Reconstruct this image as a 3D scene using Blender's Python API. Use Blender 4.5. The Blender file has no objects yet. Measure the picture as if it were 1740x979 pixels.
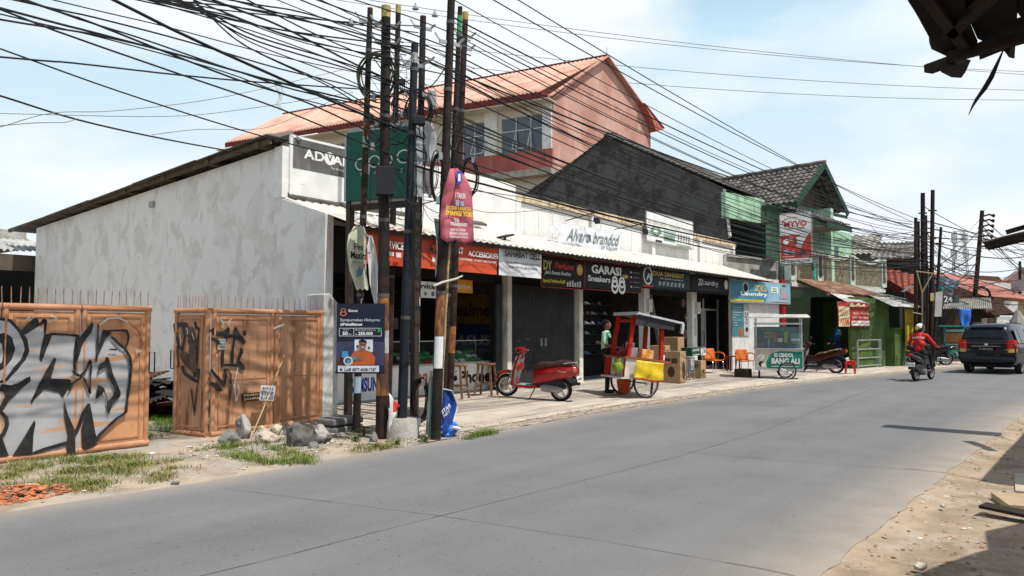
import bpy, bmesh, math, random
from mathutils import Vector, Matrix, noise
random.seed(7)
R = math.radians; V = Vector
SC = bpy.context.scene; COL = SC.collection
# ---------------- camera, world, sun, exposure ----------------
W0, H0, F, HZ, VPX, CH = 1740., 979., 1300., 558., 1890., 1.55   # photo size, focal length (px), horizon, street vanishing point, eye height
pitch = math.atan((HZ-H0/2)/F); yaw = math.atan((VPX-W0/2)/F*math.cos(pitch))
cf = V((math.cos(pitch)*math.cos(yaw), math.cos(pitch)*math.sin(yaw), math.sin(pitch)))
cr = V((math.sin(yaw), -math.cos(yaw), 0)); cu = cr.cross(cf); CP = V((0, 0, CH))
cam = bpy.data.cameras.new('camera'); co = bpy.data.objects.new('camera', cam); COL.objects.link(co)
cam.sensor_width = 36; cam.lens = F/W0*36; cam.clip_start = .05; cam.clip_end = 3000
m3 = Matrix((cr, cu, -cf)).transposed(); co.matrix_world = Matrix.Translation(CP) @ m3.to_4x4()
SC.camera = co
SUN_EL, SUN_AZ = 63, -86          # azimuth of the direction TO the sun, degrees from +X
w = bpy.data.worlds.new('World'); SC.world = w; w.use_nodes = True
nt = w.node_tree; nt.nodes.clear()
def nn(nt, t, **k):
    n = nt.nodes.new(t)
    for a, b in k.items(): setattr(n, a, b)
    return n
sky = nn(nt, 'ShaderNodeTexSky', sky_type='NISHITA', sun_disc=False, sun_elevation=R(SUN_EL), sun_rotation=R(90-SUN_AZ), air_density=1.0, dust_density=2.2, ozone_density=1.5)
tc = nn(nt, 'ShaderNodeTexCoord'); mp = nn(nt, 'ShaderNodeMapping'); mp.inputs['Scale'].default_value = (1.0, 1.0, 2.6); mp.inputs['Location'].default_value = (1.7, .4, .1)
n1 = nn(nt, 'ShaderNodeTexNoise'); n1.inputs['Scale'].default_value = 2.3; n1.inputs['Detail'].default_value = 7; n1.inputs['Roughness'].default_value = .52
rp = nn(nt, 'ShaderNodeValToRGB'); rp.color_ramp.elements[0].position = .45; rp.color_ramp.elements[1].position = .64
rp.color_ramp.elements[0].color = (0, 0, 0, 1); rp.color_ramp.elements[1].color = (.85, .85, .85, 1)
sx = nn(nt, 'ShaderNodeSeparateXYZ'); mr = nn(nt, 'ShaderNodeMapRange'); mr.inputs['From Min'].default_value = 0.0; mr.inputs['From Max'].default_value = .5
mr.inputs['From Min'].default_value = .36; mr.inputs['From Max'].default_value = .58; mr.inputs['To Min'].default_value = .97; mr.inputs['To Max'].default_value = .04
m2r = nn(nt, 'ShaderNodeMapRange'); m2r.inputs['From Max'].default_value = .25; m2r.inputs['To Min'].default_value = .5; m2r.inputs['To Max'].default_value = 0
mx = nn(nt, 'ShaderNodeMath', operation='MAXIMUM')
mixh = nn(nt, 'ShaderNodeMixRGB'); mg = nn(nt, 'ShaderNodeMixRGB'); mg.inputs['Color1'].default_value = (8.9, 9.8, 10.2, 1); mg.inputs['Color2'].default_value = (5.6, 8.1, 9.9, 1); mgr = nn(nt, 'ShaderNodeMapRange'); mgr.inputs['From Max'].default_value = .42
mixc = nn(nt, 'ShaderNodeMixRGB'); mixc.inputs['Color2'].default_value = (10.4, 10.6, 10.8, 1)
bg = nn(nt, 'ShaderNodeBackground'); bg.inputs['Strength'].default_value = .1; ow = nn(nt, 'ShaderNodeOutputWorld')
L = nt.links.new
L(tc.outputs['Generated'], mp.inputs['Vector']); L(mp.outputs[0], n1.inputs['Vector']); L(n1.outputs['Fac'], rp.inputs[0])
L(tc.outputs['Generated'], sx.inputs[0]); L(sx.outputs['Z'], mr.inputs['Value']); L(sx.outputs['Z'], m2r.inputs['Value']); L(rp.outputs[0], mx.inputs[0]); L(m2r.outputs[0], mx.inputs[1])
L(mr.outputs[0], mixh.inputs['Fac']); L(sx.outputs['Z'], mgr.inputs['Value']); L(mgr.outputs[0], mg.inputs['Fac']); L(mg.outputs[0], mixh.inputs['Color2']); L(sky.outputs[0], mixh.inputs['Color1']); L(mixh.outputs[0], mixc.inputs['Color1']); L(mx.outputs[0], mixc.inputs['Fac']); L(mixc.outputs[0], bg.inputs['Color']); L(bg.outputs[0], ow.inputs['Surface'])
sl = bpy.data.lights.new('sun', 'SUN'); sl.energy = 4.8; sl.angle = R(.5); sl.color = (1, .96, .89)
so = bpy.data.objects.new('sun', sl); COL.objects.link(so); so.location = (0, 0, 30)
sd = V((math.cos(R(SUN_EL))*math.cos(R(SUN_AZ)), math.cos(R(SUN_EL))*math.sin(R(SUN_AZ)), math.sin(R(SUN_EL))))
so.rotation_euler = sd.to_track_quat('Z', 'Y').to_euler()
vs = SC.view_settings; vs.view_transform = 'Standard'; vs.look = 'None'; vs.exposure = 0.0; vs.gamma = 1; vs.use_curve_mapping = False
SC.cycles.max_bounces = 6; SC.cycles.transparent_max_bounces = 6
# ---------------- pixel -> point on a known real plane ----------------
def ray(x, y): return cf + (x-W0/2)/F*cr + (H0/2-y)/F*cu
def hit(x, y, P, n): d = ray(x, y); return CP + d*((V(P)-CP).dot(V(n))/d.dot(V(n)))
def g(x, y, z=0): return hit(x, y, (0, 0, z), (0, 0, 1))
def py(x, y, Y): return hit(x, y, (0, Y, 0), (0, 1, 0))
def px(x, y, X): return hit(x, y, (X, 0, 0), (1, 0, 0))
def dp(x, y, D): return CP + ray(x, y)*D
# ---------------- materials ----------------
MT = {}
def M(name, col=(.5,.5,.5), rough=.7, col2=None, scale=4, lo=.42, hi=.6, bump=0, bscale=30, metal=0, col3=None, s3=1.5, stretch=(3,3,.35), lo3=.55, hi3=.7, det=6, spec=.22, dirt=.12, coat=0, dist=0):
    if name in MT: return MT[name]
    m = bpy.data.materials.new(name); m.use_nodes = True; nt = m.node_tree; b = nt.nodes['Principled BSDF']; L = nt.links.new
    b.inputs['Roughness'].default_value = rough; b.inputs['Metallic'].default_value = metal; b.inputs['Specular IOR Level'].default_value = spec
    if coat: b.inputs['Coat Weight'].default_value = coat; b.inputs['Coat Roughness'].default_value = .06
    tc = nn(nt, 'ShaderNodeTexCoord')
    def noise_ramp(sc, lo, hi, st=None, d=6):
        n = nn(nt, 'ShaderNodeTexNoise'); n.inputs['Scale'].default_value = sc; n.inputs['Detail'].default_value = d; n.inputs['Roughness'].default_value = .62; n.inputs['Distortion'].default_value = dist
        if st:
            mp = nn(nt, 'ShaderNodeMapping'); mp.inputs['Scale'].default_value = st; L(tc.outputs['Object'], mp.inputs['Vector']); L(mp.outputs[0], n.inputs['Vector'])
        else: L(tc.outputs['Object'], n.inputs['Vector'])
        r = nn(nt, 'ShaderNodeMapRange'); r.inputs['From Min'].default_value = lo; r.inputs['From Max'].default_value = hi; L(n.outputs['Fac'], r.inputs['Value'])
        return r.outputs[0]
    if col2 is None: col2 = tuple(c*(1-dirt*1.6) for c in col)
    mi = nn(nt, 'ShaderNodeMixRGB'); mi.inputs['Color1'].default_value = (*col, 1); mi.inputs['Color2'].default_value = (*col2, 1); L(noise_ramp(scale, lo, hi, None, det), mi.inputs['Fac'])
    out = mi.outputs[0]
    if col3:
        m2 = nn(nt, 'ShaderNodeMixRGB'); m2.inputs['Color2'].default_value = (*col3, 1); L(out, m2.inputs['Color1']); L(noise_ramp(s3, lo3, hi3, stretch), m2.inputs['Fac']); out = m2.outputs[0]
    L(out, b.inputs['Base Color'])
    if bump:
        n = nn(nt, 'ShaderNodeTexNoise'); n.inputs['Scale'].default_value = bscale; n.inputs['Detail'].default_value = 5; L(tc.outputs['Object'], n.inputs['Vector'])
        bu = nn(nt, 'ShaderNodeBump'); bu.inputs['Strength'].default_value = bump; bu.inputs['Distance'].default_value = .02; L(n.outputs['Fac'], bu.inputs['Height']); L(bu.outputs[0], b.inputs['Normal'])
    MT[name] = m; return m
def glass(name, col=(.02,.025,.03), rough=.06, alpha=.55):
    m = M(name, col, rough, dirt=.05); m.node_tree.nodes['Principled BSDF'].inputs['Alpha'].default_value = alpha; return m
def emit(name, col, s): 
    m = M(name, col); b = m.node_tree.nodes['Principled BSDF']; b.inputs['Emission Color'].default_value = (*col, 1); b.inputs['Emission Strength'].default_value = s; return m
plain = lambda n, c, r=.6, **k: M(n, c, r, **k)
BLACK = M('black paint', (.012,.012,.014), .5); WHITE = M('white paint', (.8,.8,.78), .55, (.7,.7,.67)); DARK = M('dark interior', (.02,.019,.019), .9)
STEEL = M('galvanised steel', (.42,.43,.44), .42, (.3,.31,.32), metal=.7); CHROME = M('chrome', (.7,.7,.72), .15, metal=1.); RUBBER = M('rubber', (.015,.015,.016), .85, bump=.3, bscale=80)
CABLE = M('cable sheath', (.012,.012,.013), .55)
SIGNW = M('sign white', (.78,.78,.77), .45, (.66,.66,.65), scale=3); YEL = M('letter yellow', (.75,.55,.03), .5); REDL = M('letter red', (.55,.02,.02), .5)
# ---------------- mesh building ----------------
WM = {}
class MB:
    def __init__(s, T=None): s.v = []; s.f = []; s.m = []; s.T = T or Matrix()
    def add(s, vs, fs, m=0):
        o = len(s.v); s.v += [s.T @ V(p) for p in vs]; s.f += [tuple(i+o for i in f) for f in fs]; s.m += [m]*len(fs)
    def box(s, x0, x1, y0, y1, z0, z1, m=0, R3=None):
        vs = [V((x, y, z)) for z in (z0, z1) for x, y in ((x0,y0),(x1,y0),(x1,y1),(x0,y1))]
        if R3:
            c = V(((x0+x1)/2, (y0+y1)/2, (z0+z1)/2)); vs = [c + R3 @ (p-c) for p in vs]
        s.add(vs, [(0,3,2,1),(4,5,6,7),(0,1,5,4),(1,2,6,5),(2,3,7,6),(3,0,4,7)], m)
    def beam(s, a, b, w, h=None, m=0):
        a = V(a); b = V(b); d = (b-a).normalized(); h = h or w
        u = V((0,0,1)) if abs(d.z) < .9 else V((1,0,0)); x = d.cross(u).normalized()*w/2; y = d.cross(x).normalized()*h/2
        s.add([p+i*x+j*y for p in (a, b) for i, j in ((-1,-1),(1,-1),(1,1),(-1,1))], [(0,1,2,3),(7,6,5,4),(0,4,5,1),(1,5,6,2),(2,6,7,3),(3,7,4,0)], m)
    def tube(s, pts, r, n=8, m=0, cap=True, closed=False):
        pts = [V(p) for p in pts]; N = len(pts); rs = r if isinstance(r, (list, tuple)) else [r]*N; rings = []; pu = None
        for i, p in enumerate(pts):
            if closed: d = pts[(i+1) % N]-pts[i-1]
            else: d = pts[min(i+1, N-1)]-pts[max(i-1, 0)]
            d = d.normalized() if d.length > 1e-9 else V((0,0,1))
            if pu is None: u = d.cross(V((0,0,1)) if abs(d.z) < .9 else V((1,0,0))).normalized()
            else:
                u = (pu - d*pu.dot(d)); u = u.normalized() if u.length > 1e-6 else pu
            pu = u; w_ = d.cross(u)
            rings.append([p + rs[i]*(math.cos(2*math.pi*k/n)*u + math.sin(2*math.pi*k/n)*w_) for k in range(n)])
        vs = [q for rg in rings for q in rg]; fs = []
        for i in range(N if closed else N-1):
            j = (i+1) % N
            for k in range(n): fs.append((i*n+k, i*n+(k+1) % n, j*n+(k+1) % n, j*n+k))
        if cap and not closed: fs += [tuple(range(n))[::-1], tuple((N-1)*n+k for k in range(n))]
        s.add(vs, fs, m)
    def lathe(s, prof, c=(0,0,0), R3=None, n=20, m=0, cap=True):   # prof [(r,z)]
        c = V(c); R3 = R3 or Matrix.Identity(3); vs = []; 
        for r, z in prof: vs += [c + R3 @ V((r*math.cos(2*math.pi*k/n), r*math.sin(2*math.pi*k/n), z)) for k in range(n)]
        fs = [(i*n+k, i*n+(k+1) % n, (i+1)*n+(k+1) % n, (i+1)*n+k) for i in range(len(prof)-1) for k in range(n)]
        if cap and prof[0][0] > 1e-4: fs.append(tuple(range(n))[::-1])
        if cap and prof[-1][0] > 1e-4: fs.append(tuple((len(prof)-1)*n+k for k in range(n)))
        s.add(vs, fs, m)
    def ell(s, c, r, R3=None, n=12, m=0, jit=0):
        c = V(c); R3 = R3 or Matrix.Identity(3); vs = []; h = n//2; r = V(r) if hasattr(r, '__len__') else V((r,r,r))
        for i in range(h+1):
            for k in range(n):
                a = math.pi*i/h; b = 2*math.pi*k/n; q = V((math.sin(a)*math.cos(b), math.sin(a)*math.sin(b), math.cos(a)))
                if jit: q *= 1 + jit*noise.noise(q*1.7 + c*3)
                vs.append(c + R3 @ V((q.x*r.x, q.y*r.y, q.z*r.z)))
        s.add(vs, [(i*n+k, (i+1)*n+k, (i+1)*n+(k+1) % n, i*n+(k+1) % n) for i in range(h) for k in range(n)], m)
    def poly(s, pts, m=0): s.add(pts, [tuple(range(len(pts)))], m)
    def prism(s, pts, d, m=0):       # polygon pts (3D) pushed along vector d
        n = len(pts); d = V(d); s.add([V(p) for p in pts] + [V(p)+d for p in pts], [tuple(range(n))[::-1], tuple(range(n, 2*n))] + [(i, (i+1) % n, n+(i+1) % n, n+i) for i in range(n)], m)
    def loft(s, rings, m=0, cap=True, closed=True):
        n = len(rings[0]); N = len(rings); vs = [q for r in rings for q in r]; fs = []
        for i in range(N-1):
            for k in range(n if closed else n-1): fs.append((i*n+k, i*n+(k+1) % n, (i+1)*n+(k+1) % n, (i+1)*n+k))
        if cap: fs += [tuple(range(n))[::-1], tuple((N-1)*n+k for k in range(n))]
        s.add(vs, fs, m)
    def corr(s, A, B, C, D, n, amp, m=0, th=.006, rows=1, prof=None):   # corrugated sheet; A->B along eave, D->C along top; waves run A->D
        A, B, C, D = map(V, (A, B, C, D)); nr = (B-A).cross(D-A).normalized()
        if nr.z < 0: nr = -nr
        K = n*6; vs = []
        for t in (0, -1):
            for j in range(rows+1):
                v = j/rows
                for i in range(K+1):
                    u = i/K; p = A.lerp(B, u).lerp(D.lerp(C, u), v); ph = i % 6
                    a = prof[ph] if prof else math.sin(2*math.pi*i/6)
                    vs.append(p + nr*(amp*a + t*th))
        q = (rows+1)*(K+1); fs = []
        for j in range(rows):
            for i in range(K):
                a = j*(K+1)+i; fs += [(a, a+1, a+K+2, a+K+1), (q+a, q+a+K+1, q+a+K+2, q+a+1)]
        for i in range(K): fs += [(i, q+i, q+i+1, i+1), (rows*(K+1)+i, rows*(K+1)+i+1, q+rows*(K+1)+i+1, q+rows*(K+1)+i)]
        s.add(vs, fs, m)
    def build(s, name, mats, parent=None, world=False, smooth=False, bevel=0, origin=True):
        if not isinstance(mats, (list, tuple)): mats = [mats]
        me = bpy.data.meshes.new(name); vs = s.v; loc = V((0,0,0))
        if parent is None and origin and vs:
            xs = [p.x for p in vs]; ys = [p.y for p in vs]; loc = V(((min(xs)+max(xs))/2, (min(ys)+max(ys))/2, min(p.z for p in vs)))
        me.from_pydata([tuple(p-loc) for p in vs], [], s.f)
        for m in mats: me.materials.append(m)
        me.polygons.foreach_set('material_index', s.m)
        if smooth: me.polygons.foreach_set('use_smooth', [True]*len(s.f))
        me.update(); o = bpy.data.objects.new(name, me); COL.objects.link(o); o.location = loc
        if smooth == 'auto' or (smooth and smooth != 'all'):
            try: me.set_sharp_from_angle(angle=R(38))
            except Exception: pass
        if bevel:
            b = o.modifiers.new('bevel', 'BEVEL'); b.width = bevel; b.segments = 2; b.limit_method = 'ANGLE'
        if parent is not None:
            o.parent = parent
            if world: o.matrix_parent_inverse = WM[parent].inverted(); WM[o] = Matrix()
            else: WM[o] = WM[parent]
        else: WM[o] = Matrix.Translation(loc)
        return o
def tag(o, label=None, cat=None, group=None, kind=None):
    for k, v in (('label', label), ('category', cat), ('group', group), ('kind', kind)):
        if v: o[k] = v
    return o
def thing(name, label, cat, loc=(0,0,0), rz=0, group=None, rot=None):
    o = bpy.data.objects.new(name, None); COL.objects.link(o); o.empty_display_size = .2
    mt = Matrix.Translation(V(loc)) @ (rot.to_4x4() if rot else Matrix.Rotation(rz, 4, 'Z')); o.matrix_basis = mt; WM[o] = mt
    return tag(o, label, cat, group)
def struct(mb, name, mats, **k): o = mb.build(name, mats, **k); o['kind'] = 'structure'; return o
def copy_tree(o, parent=None):
    c = o.copy(); COL.objects.link(c); c.parent = parent
    for ch in o.children: copy_tree(ch, c)
    return c
FONT_CACHE = {}
def glyphs(s, bold=0, shear=0, space=1):
    k = (s, bold, shear, space)
    if k not in FONT_CACHE:
        c = bpy.data.curves.new('t', 'FONT'); c.body = s; c.offset = bold; c.shear = shear; c.space_character = space; c.resolution_u = 3
        o = bpy.data.objects.new('t', c); COL.objects.link(o); bpy.context.view_layer.update()
        me = bpy.data.meshes.new_from_object(o.evaluated_get(bpy.context.evaluated_depsgraph_get()))
        FONT_CACHE[k] = ([tuple(v.co) for v in me.vertices], [tuple(p.vertices) for p in me.polygons])
        bpy.data.objects.remove(o); bpy.data.curves.remove(c); bpy.data.meshes.remove(me)
    return FONT_CACHE[k]
class Panel:      # a flat sign face: origin lower-left corner as you read it, ux to the reader's right, up; u,v in 0..1
    def __init__(s, O, ux, w, h, up=(0,0,1)):
        s.O = V(O); s.ux = V(ux).normalized(); s.up = V(up).normalized(); s.n = s.ux.cross(s.up).normalized(); s.w = w; s.h = h; s.mb = MB(); s.mats = []; s.d = .003
    def P(s, u, v, d=0): return s.O + s.ux*u*s.w + s.up*v*s.h + s.n*d
    def mi(s, m):
        if m not in s.mats: s.mats.append(m)
        return s.mats.index(m)
    def nx(s): s.d += .0009; return s.d
    def poly(s, pts, m): d = s.nx(); s.mb.poly([s.P(u, v, d) for u, v in pts], s.mi(m)); return s
    def rect(s, u0, v0, u1, v1, m): return s.poly([(u0,v0),(u1,v0),(u1,v1),(u0,v1)], m)
    def frame(s, u0, v0, u1, v1, t, m):
        tv = t*s.w/s.h
        for a in ((u0,v0,u1,v0+tv),(u0,v1-tv,u1,v1),(u0,v0+tv,u0+t,v1-tv),(u1-t,v0+tv,u1,v1-tv)): s.rect(*a, m)
        return s
    def disc(s, u, v, r, m, n=20, ry=None, a0=0, a1=2*math.pi):
        ry = ry if ry else r*s.w/s.h
        return s.poly([(u+r*math.cos(a0+(a1-a0)*k/n), v+ry*math.sin(a0+(a1-a0)*k/n)) for k in range(n)], m)
    def ring(s, u, v, r, t, m, n=28, ry=None, a0=0, a1=2*math.pi):
        ry = ry if ry else r*s.w/s.h; d = s.nx(); k_ = (1-t); i = s.mi(m)
        for k in range(n):
            a = a0+(a1-a0)*k/n; b = a0+(a1-a0)*(k+1)/n
            s.mb.poly([s.P(u+r*math.cos(a), v+ry*math.sin(a), d), s.P(u+r*math.cos(b), v+ry*math.sin(b), d), s.P(u+r*k_*math.cos(b), v+ry*k_*math.sin(b), d), s.P(u+r*k_*math.cos(a), v+ry*k_*math.sin(a), d)], i)
        return s
    def line(s, pts, t, m):       # thick polyline, t in metres
        d = s.nx(); i = s.mi(m); q = [V((u*s.w, v*s.h)) for u, v in pts]
        L_, R_ = [], []
        for k, p in enumerate(q):
            e = (q[min(k+1, len(q)-1)]-q[max(k-1, 0)]); e.normalize(); nrm = V((-e.y, e.x))*t/2; L_.append(p+nrm); R_.append(p-nrm)
        f = lambda p: s.O + s.ux*p.x + s.up*p.y + s.n*d
        for k in range(len(q)-1): s.mb.poly([f(R_[k]), f(R_[k+1]), f(L_[k+1]), f(L_[k])], i)
        return s
    def text(s, t, u0, v0, u1, v1, m, bold=.01, shear=0, space=1):
        vs, fs = glyphs(t, bold, shear, space); d = s.nx()
        if not vs: return s
        x0 = min(v[0] for v in vs); x1 = max(v[0] for v in vs); y0 = min(v[1] for v in vs); y1 = max(v[1] for v in vs)
        s.mb.add([s.P(u0+(v[0]-x0)/(x1-x0)*(u1-u0), v0+(v[1]-y0)/(y1-y0)*(v1-v0), d) for v in vs], fs, s.mi(m)); return s
    def done(s, parent, name='lettering', world=True): return s.mb.build(name, s.mats, parent, world=world) if s.mats else None
def board(name, label, cat, O, ux, w, h, mat, th=.03, up=(0,0,1), frame=None, fw=.03, group=None, wave=0):
    """a sign board: panel (front face flush with the writing plane) + optional frame; returns thing, Panel"""
    O = V(O); p = Panel(O, ux, w, h, up); t = thing(name, label, cat, O, group=group); b = MB()
    if wave:
        K = 24; J = 6; vs = []; fs = []
        for j in range(J+1):
            for i in range(K+1):
                u, v = i/K, j/J; vs.append(p.P(u, v, -.02 + wave*(math.sin(u*17+v*2)*.5+math.sin(u*41+1+v*5)*.2)*(1-v*.7)))
        for j in range(J):
            for i in range(K): a = j*(K+1)+i; fs.append((a, a+1, a+K+2, a+K+1))
        b.add(vs, fs); b.build('panel', mat, t, world=True, smooth='all')
    else:
        b.prism([p.P(0,0,-th), p.P(1,0,-th), p.P(1,1,-th), p.P(0,1,-th)], p.n*th); b.build('panel', mat, t, world=True)
    if frame:
        f = MB(); e = fw/2
        for a, c in (((0,0),(1,0)),((1,0),(1,1)),((1,1),(0,1)),((0,1),(0,0))): f.beam(p.P(*a, -th/2), p.P(*c, -th/2), fw, th+.014)
        f.build('frame', frame, t, world=True)
    return t, p
def inside(x, a, b): return max(a, min(b, x))
# ================= ground, road, verges =================
LE = [(-60,7.45),(-20,7.4),(2.5,7.42),(4.3,7.28),(6.6,7.36),(9,7.36),(12,7.5),(18.3,7.3),(22,7.0),(26,6.4),(30,5.75),(40,3.9),(60,0.0),(110,-10),(200,-28)]
RE = [(-60,1.6),(2,1.5),(5,1.5),(10.5,1.42),(16.5,1.3),(22,.8),(30,-.5),(40,-2.4),(60,-6.2),(110,-16),(200,-34)]
def lerp_edge(E_, x):
    for a, b in zip(E_, E_[1:]):
        if a[0] <= x <= b[0]: return a[1]+(b[1]-a[1])*(x-a[0])/(b[0]-a[0])
    return E_[-1][1]
def LY(x): return lerp_edge(LE, x) + .035*noise.noise(V((x*2.1, 3, 0))) + .02*noise.noise(V((x*7, 9, 0)))
def RY(x): return lerp_edge(RE, x) + .05*noise.noise(V((x*1.6, 13, 0))) + .035*noise.noise(V((x*5.5, 29, 0)))
def grid_sheet(xs, ys_fn, zf, name, mat, attr=None):
    mb = MB(); nx_ = len(xs); rows = [ys_fn(x) for x in xs]; ny = len(rows[0])
    mb.add([(x, y, zf(x, y)) for x, r in zip(xs, rows) for y in r], [(i*ny+j, (i+1)*ny+j, (i+1)*ny+j+1, i*ny+j+1) for i in range(nx_-1) for j in range(ny-1)])
    o = mb.build(name, mat, origin=False, smooth='all')
    if attr:
        a = o.data.color_attributes.new('dust', 'FLOAT_COLOR', 'POINT')
        for i, v in enumerate(o.data.vertices): k = attr(v.co.x, v.co.y); a.data[i].color = (k, k, k, 1)
    o['kind'] = 'structure'; return o
xs = [-60,-40,-25,-15,-8] + [-4+.12*i for i in range(int(44/.12))] + [42,46,50,60,80,110,150,200]
def road_mat():
    m = M('road surface', (.170,.172,.174), .85, (.142,.144,.147), scale=.9, lo=.35, hi=.65, bump=.5, bscale=90)
    nt = m.node_tree; L = nt.links.new; b = nt.nodes['Principled BSDF']; src = b.inputs['Base Color'].links[0].from_socket; tc = nn(nt, 'ShaderNodeTexCoord')
    v = nn(nt, 'ShaderNodeTexVoronoi'); v.inputs['Scale'].default_value = 17; L(tc.outputs['Object'], v.inputs['Vector'])
    r = nn(nt, 'ShaderNodeMapRange'); r.inputs['From Min'].default_value = .10; r.inputs['From Max'].default_value = .2; r.inputs['To Min'].default_value = 1; r.inputs['To Max'].default_value = 0; L(v.outputs['Distance'], r.inputs['Value'])
    n = nn(nt, 'ShaderNodeTexNoise'); n.inputs['Scale'].default_value = 9; L(tc.outputs['Object'], n.inputs['Vector'])
    k = nn(nt, 'ShaderNodeMapRange'); k.inputs['From Min'].default_value = .50; k.inputs['From Max'].default_value = .56; L(n.outputs['Fac'], k.inputs['Value'])
    mu = nn(nt, 'ShaderNodeMath', operation='MULTIPLY'); L(r.outputs[0], mu.inputs[0]); L(k.outputs[0], mu.inputs[1])
    mi = nn(nt, 'ShaderNodeMixRGB'); mi.inputs['Color2'].default_value = (.05,.05,.05,1); L(mu.outputs[0], mi.inputs['Fac']); L(src, mi.inputs['Color1'])
    # fine pale grit + tyre-track streaks along the street
    n4 = nn(nt, 'ShaderNodeTexNoise'); n4.inputs['Scale'].default_value = 55; n4.inputs['Detail'].default_value = 3; L(tc.outputs['Object'], n4.inputs['Vector'])
    r4 = nn(nt, 'ShaderNodeMapRange'); r4.inputs['From Min'].default_value = .6; r4.inputs['From Max'].default_value = .78; r4.inputs['To Max'].default_value = .5; L(n4.outputs['Fac'], r4.inputs['Value'])
    m4 = nn(nt, 'ShaderNodeMixRGB'); m4.inputs['Color2'].default_value = (.34,.33,.31,1); L(r4.outputs[0], m4.inputs['Fac']); L(mi.outputs[0], m4.inputs['Color1'])
    mp = nn(nt, 'ShaderNodeMapping'); mp.inputs['Scale'].default_value = (.06, 1.1, 1); L(tc.outputs['Object'], mp.inputs['Vector'])
    n5 = nn(nt, 'ShaderNodeTexNoise'); n5.inputs['Scale'].default_value = 1.0; n5.inputs['Detail'].default_value = 4; L(mp.outputs[0], n5.inputs['Vector'])
    r5 = nn(nt, 'ShaderNodeMapRange'); r5.inputs['From Min'].default_value = .42; r5.inputs['From Max'].default_value = .62; r5.inputs['To Max'].default_value = .55; L(n5.outputs['Fac'], r5.inputs['Value'])
    m5 = nn(nt, 'ShaderNodeMixRGB'); m5.inputs['Color2'].default_value = (.195,.196,.196,1); L(r5.outputs[0], m5.inputs['Fac']); L(m4.outputs[0], m5.inputs['Color1'])
    n6 = nn(nt, 'ShaderNodeTexNoise'); n6.inputs['Scale'].default_value = .55; n6.inputs['Detail'].default_value = 9; n6.inputs['Distortion'].default_value = .6; L(tc.outputs['Object'], n6.inputs['Vector']); r6 = nn(nt, 'ShaderNodeMapRange'); r6.inputs['From Min'].default_value = .54; r6.inputs['From Max'].default_value = .66; r6.inputs['To Max'].default_value = .2; L(n6.outputs['Fac'], r6.inputs['Value']); m6 = nn(nt, 'ShaderNodeMixRGB'); m6.inputs['Color2'].default_value = (.095,.096,.098,1); L(r6.outputs[0], m6.inputs['Fac']); L(m5.outputs[0], m6.inputs['Color1']); m5 = m6
    at = nn(nt, 'ShaderNodeAttribute', attribute_name='dust'); n2 = nn(nt, 'ShaderNodeTexNoise'); n2.inputs['Scale'].default_value = 2.2; n2.inputs['Detail'].default_value = 8; L(tc.outputs['Object'], n2.inputs['Vector'])
    ad = nn(nt, 'ShaderNodeMath', operation='MULTIPLY_ADD'); ad.inputs[1].default_value = 1.3; L(n2.outputs['Fac'], ad.inputs[0]); ad.inputs[2].default_value = -.65
    a2 = nn(nt, 'ShaderNodeMath', operation='MULTIPLY_ADD'); L(at.outputs['Fac'], a2.inputs[0]); L(ad.outputs[0], a2.inputs[1]); L(at.outputs['Fac'], a2.inputs[2]); a2.use_clamp = True
    m3_ = nn(nt, 'ShaderNodeMixRGB'); m3_.inputs['Color2'].default_value = (.37,.32,.26,1); L(a2.outputs[0], m3_.inputs['Fac']); L(m5.outputs[0], m3_.inputs['Color1']); L(m3_.outputs[0], b.inputs['Base Color'])
    return m
def dust(x, y):
    l = LY(x)-y; r = y-RY(x); return max(0, 1-r/1.0)**1.6*.8 + max(0, 1-l/.55)**1.7*.6
ts = [0,.01,.03,.06,.1,.15,.2,.27,.35,.5,.65,.78,.86,.92,.96,.99,1]
road = grid_sheet(xs, lambda x: [RY(x)+(LY(x)-RY(x))*t for t in ts], lambda x, y: .03*math.sin(math.pi*inside((y-RY(x))/(LY(x)-RY(x)), 0, 1))*0, 'road', road_mat(), dust)
mb = MB()    # broken slab edge
for E_ in (LY, RY):
    for a, b in zip(xs, xs[1:]): mb.poly([(a, E_(a), 0), (b, E_(b), 0), (b, E_(b), -.09), (a, E_(a), -.09)])
struct(mb, 'road_edge', M('road edge concrete', (.26,.22,.18), .9, bump=.5), origin=False)
mb = MB()
def ground_strip(pts, w, wob=.012, z=.004):
    P = [];
    for a, b in zip(pts, pts[1:]):
        A = g(*a); B = g(*b); n = max(2, int((B-A).length/.25))
        P += [A.lerp(B, i/n) for i in range(n)]
    P.append(g(*pts[-1]))
    for i in range(len(P)-1):
        e = (P[i+1]-P[i]).normalized(); s_ = V((-e.y, e.x, 0)); o = lambda p: s_*wob*noise.noise(p*3)
        k = w*(.5+.9*abs(noise.noise(P[i]*2.3+V((5,5,5)))))
        a, b = P[i]+o(P[i]), P[i+1]+o(P[i+1]); mb.poly([V((q.x, q.y, z)) for q in (a-s_*k/2, b-s_*k/2, b+s_*k/2, a+s_*k/2)])
ground_strip([(385,831),(520,848),(740,876),(1000,916),(1300,968),(1400,990)], .007)
ground_strip([(300,990),(360,975),(560,925),(735,880),(950,827),(1150,777),(1290,735),(1400,693),(1480,662)], .008)
ground_strip([(1140,766),(1300,781),(1450,792),(1560,799)], .010)
ground_strip([(1200,684),(1330,690),(1480,697)], .012)
struct(mb, 'road_joint', M('joint tar', (.08,.079,.078), .9), origin=False)
GZ = -.075
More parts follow.
